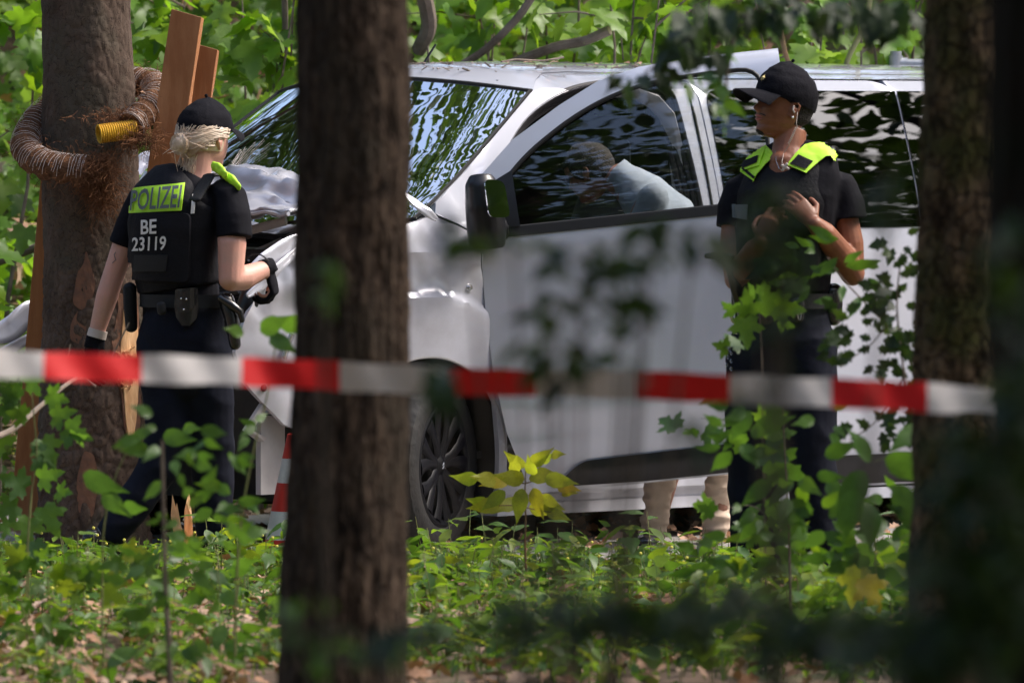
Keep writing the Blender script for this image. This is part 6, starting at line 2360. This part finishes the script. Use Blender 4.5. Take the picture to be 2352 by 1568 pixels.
# ================================================================== young plants in front, one by one
def sapling(label, Y, stem, leaves, m, kind='maple', sm_='twig', r0=.005, name='sapling', cat='sapling', twigs=(), to_ground=True, vary_dy=.12, mass=None):
    """stem: image polyline from the top down; leaves: (u, v, length px, heading deg in the picture (0 = up, 90 = right), pitch)"""
    b = at(stem[-1][0], stem[-1][1], Y)
    gz = ground_h(b.x, Y)
    base = Vector((b.x, Y, gz if to_ground else b.z))
    t = thing(name, label, cat, base)
    g = G()
    pts = [at(u, v, Y) - base for u, v in stem]
    if to_ground and pts[-1].z > .01:
        pts.append(Vector((pts[-1].x + .01, 0, -.03)))
    pp = spline(pts, 4)
    g.tube(list(reversed(pp)), [r0 * (1 - .65 * i / len(pp)) for i in range(len(pp))], n=7)
    g.build('stem', M[sm_], t)
    for tw in twigs:
        g = G(); pp = spline([at(u, v, Y) - base for u, v in tw], 4)
        g.tube(pp, [r0 * .5 * (1 - .6 * i / len(pp)) for i in range(len(pp))], n=5)
        g.build('twig', M[sm_], t)
    out = []
    for (u, v, L, hd, pit) in leaves:
        s = L * Y / FPX * (.78 if kind == 'maple' else 1)
        p = at(u, v, Y) - base + Vector((0, random.gauss(0, vary_dy * .3), 0))
        # leaf blade lies in the picture plane turned by hd, then tipped by pit about its own width
        mt = Matrix.Translation(p) @ Matrix.Rotation(math.radians(hd), 4, 'Y') @ Matrix.Rotation(PI / 2 + pit, 4, 'X') @ Matrix.Rotation(random.gauss(0, .35), 4, 'Y') @ Matrix.Scale(s, 4)
        out.append(mt)
    if len(out) > 290:
        leaf_objs(kind, out[:290], m, t); leaf_mass('foliage', kind, out[290:], m, t)
    else:
        leaf_objs(kind, out, m, t)
    return t


SK, NK = .80, .62


def spray(cx, cy, rx, ry, n, L, droop=True, seed=0):
    r = random.Random(seed)
    out = []
    for _ in range(max(3, int(n * NK))):
        a = r.uniform(0, 2 * PI); q = r.random() ** .5
        u, v = cx + rx * q * math.cos(a), cy + ry * q * math.sin(a)
        hd = math.degrees(math.atan2(u - cx, -(v - cy))) + r.gauss(0, 35)
        if droop:
            hd = hd * .6 + (180 if hd > 0 else -180) * .25
        out.append((u, v, L * SK * r.uniform(.6, 1.25), hd, r.uniform(.1, 1.15) * (1 if r.random() < .75 else -.6)))
    return out


# yellow-green sapling before the front wheel
lv = [(1205, 1075, 62, -55, .6), (1215, 1070, 66, 55, .5), (1205, 1100, 78, -80, .7), (1215, 1095, 80, 80, .7), (1170, 1100, 70, -100, .5), (1250, 1095, 74, 100, .5), (1140, 1105, 74, -70, .9), (1100, 1100, 66, -85, .6),
      (1280, 1115, 60, 95, .7), (1160, 1125, 66, -130, .3), (1200, 1120, 76, -170, .2), (1225, 1120, 72, 165, .4), (1240, 1140, 66, 120, .6), (1195, 1150, 72, -110, .5), (1150, 1155, 78, -100, .6), (1120, 1158, 60, -75, .8),
      (1215, 1165, 70, 100, .6), (1255, 1170, 62, 110, .7), (1290, 1130, 48, 80, .9), (1180, 1085, 56, 10, .9), (1225, 1090, 60, -20, .8), (1240, 1062, 50, 60, 1.0), (1265, 1045, 44, 75, 1.0)]
sapling('yellow-green sapling with layered leaves standing before the front wheel', 25.4, [(1208, 1075), (1206, 1120), (1207, 1190), (1206, 1262)], lv, M['leaf_yellow'], 'ovate', 'twig_red', .005,
        twigs=[[(1206, 1110), (1150, 1105), (1090, 1098)], [(1207, 1110), (1250, 1100), (1295, 1110)], [(1207, 1160), (1160, 1160), (1115, 1162)], [(1207, 1165), (1240, 1172), (1280, 1178)]])
# small plants along the path edge
for (u, v, lb) in ((1430, 1215, 'small pale-tipped seedling under the man\'s legs'), (1130, 1235, 'low seedling right of the front wheel'), (1350, 1250, 'seedling below the sill of the van'), (985, 1262, 'seedling at the front tyre')):
    sapling(lb, 25.9, [(u, v), (u + 3, v + 40)], spray(u, v + 6, 40, 22, 9, 42, seed=u), M['leaf_cover'], 'lance', 'stem_green', .003, name='seedling', cat='plant')
# maple seedlings, lower left
lv = [(60, 880, 90, 60, .6), (40, 915, 80, -60, .7), (110, 905, 70, 110, .5), (20, 875, 80, -20, .8), (120, 960, 84, 70, .6), (150, 985, 90, 110, .5), (60, 955, 70, -80, .7), (95, 1010, 90, 150, .4), (110, 1035, 80, -140, .5), (170, 1000, 60, 95, .9), (30, 940, 80, -100, .6)]
sapling('maple seedling with lobed leaves at the lower left below the tape', 22.6, [(70, 870), (78, 960), (84, 1050), (70, 1150), (62, 1290), (60, 1400)], lv, M['leaf_mid'], 'maple', 'stem_green', .004)
lv = [(60, 1120, 90, -60, .5), (90, 1100, 84, 70, .6), (40, 1160, 84, -110, .4), (100, 1165, 95, 150, .3), (70, 1190, 90, -170, .4), (20, 1210, 60, -90, .8), (130, 1130, 60, 90, .8), (80, 1240, 70, 170, .6), (50, 1260, 80, -150, .5)]
sapling('pale lobed seedling at the far lower left in front of the board', 23.4, [(76, 1105), (70, 1180), (66, 1280), (66, 1400)], lv, M['leaf_mid'], 'maple', 'stem_green', .004)
lv = [(190, 1090, 110, 115, .5), (235, 1130, 90, 130, .6), (280, 1165, 70, 100, .9), (300, 1010, 70, 60, .6), (375, 1000, 84, 95, .7), (340, 1040, 74, -60, .7), (420, 985, 60, 80, .9)]
sapling('drooping leaf spray hanging before the policewoman\'s knees', 21.6, [(330, 975), (270, 1080), (240, 1200), (235, 1330), (236, 1480)], lv, M['leaf_mid'], 'ovate', 'stem_green', .004)
# out-of-focus sapling with the thick stem, left of the central trunk
lv = spray(385, 1010, 85, 100, 24, 70, seed=11) + spray(440, 1180, 90, 90, 22, 72, seed=12) + spray(350, 1320, 120, 80, 26, 80, seed=13) + spray(500, 1030, 70, 40, 10, 64, seed=14) + spray(395, 1440, 100, 60, 14, 76, seed=18)
sapling('out-of-focus sapling with thick brown stem in front of the policewoman\'s legs', 19.6, [(372, 1010), (373, 1080), (376, 1200), (380, 1350), (388, 1480), (392, 1600)], lv, M['leaf_mid'], 'ovate', 'twig', .010)
lv = spray(540, 1150, 70, 40, 14, 62, seed=15) + spray(590, 985, 50, 36, 8, 66, seed=16) + spray(500, 1240, 80, 50, 16, 70, seed=17) + [(600, 760, 90, 60, .7), (640, 750, 95, 80, .6), (560, 765, 60, -70, .9), (620, 770, 80, 120, .6)]
sapling('arching sapling reaching from the central trunk toward the policewoman', 21.0, [(640, 745), (615, 900), (590, 1000), (560, 1150), (545, 1300), (540, 1500)], lv, M['leaf_mid'], 'ovate', 'stem_green', .005)
lv = spray(440, 1330, 140, 60, 28, 76, seed=21) + spray(560, 1400, 110, 60, 20, 80, seed=22) + spray(500, 1470, 60, 60, 10, 76, seed=23)
sapling('low leafy seedling right of the thick brown stem', 21.3, [(500, 1290), (502, 1400), (505, 1520), (505, 1600)], lv, M['leaf_mid'], 'ovate', 'stem_green', .004)
lv = spray(120, 1330, 150, 60, 34, 80, seed=24) + spray(60, 1420, 120, 60, 20, 80, seed=25) + spray(250, 1290, 90, 40, 14, 80, seed=26)
sapling('broad low seedling in the lower left corner', 22.0, [(110, 1300), (112, 1400), (112, 1500)], lv, M['leaf_cover'], 'maple', 'stem_green', .004)
for i, (u, v, s_) in enumerate(((200, 1260, 60), (610, 1290, 60), (980, 1310, 60), (1090, 1360, 64), (1290, 1330, 62), (1480, 1320, 62), (1640, 1350, 60), (1180, 1440, 70), (1010, 1460, 72), (1400, 1450, 66), (1700, 1480, 76), (1560, 1540, 76), (700, 1300, 50))):
    Y = 1.62 * FPX / (v + 60 - 300)
    Y = max(19.5, min(Y, 26.0))
    sapling(('leafy low plant %s' % ('just left of the central trunk', 'beside the cone', 'under the front wheel', 'below the yellow-green sapling', 'below the van door', 'in front of the beige trouser legs', 'left of the policeman\'s boots', 'in the lower middle, below the path', 'at the foot of the central trunk', 'in the lower middle behind the dark bushes', 'at the bottom beneath the policeman', 'at the bottom edge right of the middle', 'at the back of the central trunk')[i % 13]) if i else 'leafy low plant at the foot of the left tree', Y,
            [(u, v - 20), (u + 5, v + 50), (u + 4, v + 110)], spray(u, v, 75, 38, 17, s_, seed=40 + i), M['leaf_cover'], ('lance', 'ovate')[i % 2], 'stem_green', .003, name='seedling', cat='plant')

# right-hand plants before the policeman
lv = [(1720, 720, 80, -10, .5), (1690, 715, 60, -60, .7), (1745, 700, 100, 70, .4), (1780, 705, 90, 95, .5), (1710, 730, 90, 175, .3), (1735, 690, 74, 20, .9), (1700, 790, 80, -80, .6), (1670, 800, 60, -70, .8), (1790, 735, 60, 120, .7)]
sapling('sapling with three-lobed leaves in front of the policeman\'s belt', 22.8, [(1742, 700), (1750, 830), (1752, 1000), (1756, 1150), (1758, 1320), (1758, 1420)], lv + spray(1745, 1000, 90, 60, 10, 120, seed=31) + spray(1600, 985, 50, 30, 5, 110, seed=32) + spray(1700, 1180, 90, 40, 14, 90, seed=33), M['leaf_mid'], 'maple', 'twig', .005,
        twigs=[[(1752, 1010), (1690, 970), (1610, 960)], [(1756, 1180), (1720, 1160), (1660, 1170)]])
lv = spray(1870, 620, 95, 55, 26, 84, seed=34) + spray(1930, 585, 70, 40, 10, 70, seed=35) + spray(1960, 640, 90, 60, 12, 70, seed=36)
sapling('lance-leaved branch crossing the policeman\'s elbow', 22.4, [(1900, 590), (1935, 640), (2010, 720), (2080, 800), (2120, 1000), (2130, 1300)], lv, M['leaf_mid'], 'lance', 'twig', .005)
lv = spray(2060, 690, 90, 80, 60, 52, seed=37) + spray(2010, 800, 110, 60, 60, 50, seed=38) + spray(2080, 880, 60, 60, 30, 50, seed=39) + spray(2020, 985, 80, 40, 40, 48, seed=40) + spray(1960, 740, 60, 50, 20, 50, seed=41) + spray(2060, 560, 60, 30, 14, 50, seed=48)
sapling('fine-leaved dark bush against the white rear door', 21.8, [(2070, 590), (2060, 700), (2075, 850), (2095, 1000), (2110, 1200), (2115, 1400)], lv, M['leaf_shade_dark'], 'lobed', 'twig', .006,
        twigs=[[(2062, 720), (2000, 790), (1930, 840)], [(2078, 860), (2020, 960), (1950, 1010)]])
lv = [(2000, 1060, 95, -30, .4), (2030, 1050, 130, 110, .3), (1985, 1080, 130, -150, .3), (1960, 1120, 120, -165, .3), (2090, 1040, 130, 95, .4), (2060, 1110, 120, 160, .4), (1990, 1150, 110, 170, .4), (2150, 1060, 120, 100, .5), (2190, 1050, 110, 80, .7), (2150, 960, 120, 150, .5), (2210, 950, 130, 170, .4), (2260, 990, 110, 120, .6), (2120, 980, 100, -120, .6), (2040, 1200, 90, -100, .7), (2170, 1190, 110, 60, .6), (2130, 1210, 110, -60, .6), (2100, 1240, 120, 175, .3)]
sapling('large oval-leaved seedling right of the policeman\'s boots', 20.6, [(2110, 940), (2150, 1100), (2140, 1250), (2135, 1420), (2135, 1600)], lv, M['leaf_mid'], 'ovate', 'stem_green', .005,
        twigs=[[(2150, 1050), (2080, 1040), (2010, 1060)], [(2140, 1200), (2080, 1230), (2030, 1260)]])
lv = spray(1830, 1310, 150, 50, 40, 92, seed=43) + spray(1650, 1290, 80, 40, 12, 110, seed=44) + spray(1990, 1330, 110, 60, 26, 100, seed=45) + spray(1780, 1240, 90, 40, 20, 80, seed=46)
lv2 = spray(1740, 930, 90, 36, 16, 86, seed=61) + spray(1700, 1000, 60, 70, 16, 96, seed=62) + spray(1830, 1080, 80, 70, 22, 90, seed=63) + spray(1760, 1150, 80, 50, 18, 84, seed=64) + spray(1900, 950, 60, 50, 14, 80, seed=65) + spray(1900, 1200, 70, 50, 18, 84, seed=66)
sapling('half-shaded leafy sapling covering the policeman\'s thighs and knees', 21.2, [(1800, 920), (1805, 1050), (1812, 1180), (1815, 1300), (1818, 1420)], lv2, M['leaf_mid'], 'ovate', 'twig', .005)
lv2 = spray(2010, 1290, 120, 60, 40, 80, seed=67) + spray(2060, 1180, 60, 60, 20, 80, seed=68) + spray(1950, 1230, 60, 40, 14, 76, seed=69) + spray(1730, 1250, 90, 40, 24, 76, seed=70) + spray(2180, 1120, 60, 90, 24, 80, seed=71)
sapling('bushy green undergrowth between the policeman\'s boots and the right trunk', 21.9, [(2010, 1230), (2012, 1330), (2015, 1450)], lv2, M['leaf_mid'], 'ovate', 'stem_green', .005)
sapling('dense yellowish foliage hiding the policeman\'s feet', 22.3, [(1830, 1240), (1832, 1330), (1835, 1420), (1835, 1500)], lv, M['leaf_cover'], 'lance', 'stem_green', .005)
lv = [(1975, 1310, 110, -160, .3), (1985, 1330, 100, 150, .3)]
sapling('yellowing single leaf pair on a short stalk below the boots', 21.4, [(1980, 1300), (1985, 1400), (1988, 1480)], lv, M['leaf_yellow'], 'maple', 'stem_green', .003, name='seedling', cat='plant')

# bare twig crossing in front of the left tree
g = G()
tw = [at(u, v, Y) for u, v, Y in ((-30, 1010, 24.2), (30, 985, 24.4), (95, 930, 24.6), (150, 885, 24.9), (185, 868, 25.2), (220, 888, 25.2))]
sp = spline([p - tw[0] for p in tw], 6)
g.tube(sp, [.012 - .008 * i / len(sp) for i in range(len(sp))], n=8)
g.tube([sp[22], sp[22] + Vector((-.03, 0, .06)), sp[22] + Vector((-.02, 0, .12))], .003, n=5)
g.tube([sp[26], sp[26] + Vector((.09, 0, .08)), sp[26] + Vector((.15, 0, .20))], .003, n=5)
o = g.build('fallen_branch', M['twig']); o.location = tw[0]
tag(o, 'bare grey branch crossing in front of the left tree below the tape', 'branch')

# ================================================================== near bushes, strongly out of focus
def near_bush(label, Y, cl, m, kind='ovate', L=60, stems=None, n_obj=200):
    """cl: (u, v, ru, rv, n)"""
    cx = sum(c[0] for c in cl) / len(cl)
    b = at(cx, 1500, Y)
    base = Vector((b.x, Y, 0))
    t = thing('bush', label, 'bush', base)
    out = []
    for (u, v, ru, rv, n) in cl:
        c = at(u, v, Y) - base
        g = G()
        mid = Vector((c.x * .6, 0, c.z * .5))
        g.tube([Vector((c.x * .3, 0, -.05)), mid, c], [.007, .005, .002], n=6)
        g.build('stem', M['twig'], t)
        for _ in range(n):
            a = random.uniform(0, 2 * PI); q = random.random() ** .5
            p = at(u + ru * q * math.cos(a), v + rv * q * math.sin(a), Y) - base + Vector((0, random.gauss(0, .10), 0))
            out.append(Matrix.Translation(p) @ rotm(random.uniform(0, 2 * PI), random.uniform(-.1, .9), random.gauss(0, .5)) @ Matrix.Scale(L * random.uniform(.7, 1.3) * Y / FPX, 4))
    random.shuffle(out)
    leaf_objs(kind, out[:n_obj], m, t)
    if len(out) > n_obj:
        leaf_mass('foliage', kind, out[n_obj:], m, t)
    return t


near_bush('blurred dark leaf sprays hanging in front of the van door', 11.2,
          [(1075, 555, 60, 45, 9), (1340, 590, 110, 50, 14), (1480, 600, 80, 45, 12), (1270, 680, 60, 60, 10), (1430, 700, 90, 60, 14), (1250, 780, 60, 50, 10), (1300, 835, 50, 40, 6), (1590, 560, 70, 50, 9), (1440, 830, 50, 30, 5), (1010, 870, 50, 60, 12), (1180, 560, 40, 30, 4), (1500, 520, 60, 30, 8), (1150, 880, 60, 20, 0)], M['leaf_shade_dark'], 'ovate', 92)
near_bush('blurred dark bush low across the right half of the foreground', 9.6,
          [(1300, 1400, 180, 35, 44), (1500, 1410, 160, 40, 54), (1700, 1430, 170, 50, 60), (1900, 1440, 160, 60, 70), (2080, 1460, 160, 80, 100), (1080, 1440, 160, 25, 22), (850, 1470, 170, 25, 20), (1650, 1370, 120, 35, 20)], M['leaf_shade_dark'], 'ovate', 84, n_obj=240)
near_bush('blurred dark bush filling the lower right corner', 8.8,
          [(2260, 1150, 90, 120, 90), (2300, 1350, 130, 110, 150), (2150, 1480, 180, 70, 130), (2330, 950, 50, 120, 60), (2190, 1010, 50, 60, 20), (2310, 640, 40, 160, 30), (2120, 1290, 90, 50, 30)], M['leaf_shade_dark'], 'ovate', 92, n_obj=240)
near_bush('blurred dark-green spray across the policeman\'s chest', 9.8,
          [(1775, 490, 60, 55, 44), (1745, 560, 60, 50, 40), (1800, 600, 60, 60, 36), (1790, 440, 40, 25, 14), (2040, 470, 50, 80, 18), (2040, 380, 40, 60, 7), (1740, 900, 80, 30, 8), (1590, 1000, 60, 40, 9), (1800, 760, 70, 60, 12)], M['leaf_shade_dark'], 'ovate', 62)
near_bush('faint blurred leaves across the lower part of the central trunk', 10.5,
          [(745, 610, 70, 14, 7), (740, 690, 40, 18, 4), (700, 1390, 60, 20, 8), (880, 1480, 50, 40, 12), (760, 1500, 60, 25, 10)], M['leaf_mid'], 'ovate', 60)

# leaves hanging into the top of the picture on a bough in front of the door
def bough(label, Y, line, cl, m, kind, L):
    b = at(line[0][0], line[0][1], Y)
    t = thing('leafy_bough', label, 'branch', b)
    g = G(); pp = spline([at(u, v, Y) - b for u, v in line], 5)
    g.tube(pp, [.009 * (1 - .7 * i / len(pp)) for i in range(len(pp))], n=7)
    g.build('twig', M['twig'], t)
    out = []
    for (u, v, ru, rv, n) in cl:
        for _ in range(n):
            a = random.uniform(0, 2 * PI); q = random.random() ** .5
            p = at(u + ru * q * math.cos(a), v + rv * q * math.sin(a), Y) - b + Vector((0, random.gauss(0, .08), 0))
            hd = random.gauss(PI, .9)
            out.append(Matrix.Translation(p) @ rotm(hd, random.uniform(.2, 1.3), random.gauss(0, .5)) @ Matrix.Scale(L * random.uniform(.7, 1.3) * Y / FPX, 4))
    leaf_objs(kind, out, m, t)
    return t


bough('dark maple bough hanging over the opened door at the top', 18.2, [(2130, -160), (1900, -30), (1700, 40), (1560, 110), (1480, 170)],
      [(1560, 80, 70, 45, 20), (1640, 40, 80, 40, 22), (1780, 10, 80, 30, 16), (1500, 160, 50, 20, 9), (1440, 180, 40, 12, 4), (1620, 110, 30, 20, 4), (1860, 30, 80, 40, 18), (1960, 20, 90, 40, 22), (2060, 40, 60, 40, 14)], M['leaf_shade_dark'], 'lobed', 62)
bough('small leaves dangling in front of the door window', 19.5, [(1700, -160), (1690, 40), (1672, 160), (1665, 240)],
      [(1680, 110, 20, 30, 5), (1665, 190, 20, 30, 5), (1660, 240, 16, 24, 4), (1560, 165, 60, 14, 8), (1610, 190, 40, 10, 3)], M['leaf_mid'], 'ovate', 52)

# ================================================================== traffic cone and barrier tape
cb = at(655, 1262, 26.7)
cone = thing('traffic_cone', 'red and white striped traffic cone half hidden by the central trunk', 'cone', (at(676, 1200, 26.9).x, 26.9, ground_h(0, 26.9)))
H_ = .52
def cr(h):
    return .125 * (1 - h / H_) * .88 + .026
bands = [(0.03, .13, 'cone_red'), (.13, .235, 'cone_white'), (.235, .34, 'cone_red'), (.34, .43, 'cone_white'), (.43, .52, 'cone_red')]
g = G(); g.box((0, 0, .015), (.34, .34, .03)); bs = g.build('base', M['cone_red'], cone, False)
md = bs.modifiers.new('b', 'BEVEL'); md.width = .01; md.segments = 3
for a, b, mn in bands:
    g = G(); pr_ = [(cr(a), a), (cr((a + b) / 2), (a + b) / 2), (cr(b), b)]
    if b >= .52:
        pr_ += [(.020, .522), (.018, .50)]
    g.lathe(pr_, (0, 0, 0), 36); g.build('band', M[mn], cone, True, 40)

YT = 15.4
line = [(-420, 812), (-150, 822), (0, 833), (100, 838), (325, 845), (560, 855), (780, 864), (1030, 874), (1230, 880), (1460, 886), (1675, 892), (1910, 900), (2130, 914), (2290, 924), (2450, 930), (2700, 938)]
cuts = [-420, -330, -120, 100, 325, 555, 780, 1030, 1230, 1460, 1675, 1910, 2130, 2345, 2560, 2700]
b0 = at(0, 833, YT)
def tape_pt(u, s):
    v = np.interp(u, [p[0] for p in line], [p[1] for p in line]) + 2.0 * math.sin(u / 130)
    tw = .38 * math.sin(u / 310 + .6) + .12 * math.sin(u / 70)
    w = .0315
    c = at(u, v, YT + .10 * math.sin(u / 500))
    return c - b0 + Vector((.0, math.sin(tw) * w * s, math.cos(tw) * w * s)) + Vector((0, .004 * math.sin(u / 23 + s), .0015 * math.sin(u / 31 + 2 * s)))


vs, fs, mi = [], [], []
us = sorted(set(list(range(-420, 2701, 12)) + cuts))
for u in us:
    for s in (-1, -.5, 0, .5, 1):
        vs.append(tape_pt(u + s * 5 * 0, s))
for i in range(len(us) - 1):
    c = sum(1 for q in cuts if q <= us[i]) % 2
    for j in range(4):
        fs.append((i * 5 + j, i * 5 + j + 1, (i + 1) * 5 + j + 1, (i + 1) * 5 + j)); mi.append(c)
tp = obj('barrier_tape', vs, fs, [M['tape_red'], M['tape_white']], None, True, 180, mi)
tp.location = b0
tag(tp, 'red and white striped barrier tape stretched across the whole scene', 'barrier tape')

# a few dry leaves lying on the pipe collar
for u, v, dy in ((365, 215, -.04), (322, 238, -.14), (70, 290, .02), (318, 262, -.20)):
    q = Matrix.Translation(loc(u, v, dy) + Vector((0, 0, .045))) @ rotm(random.uniform(0, 6), .2, .3) @ Matrix.Scale(.035, 4)
    leaf_objs('lobed', [q], M['litter'], coll)
bpy.context.view_layer.update()
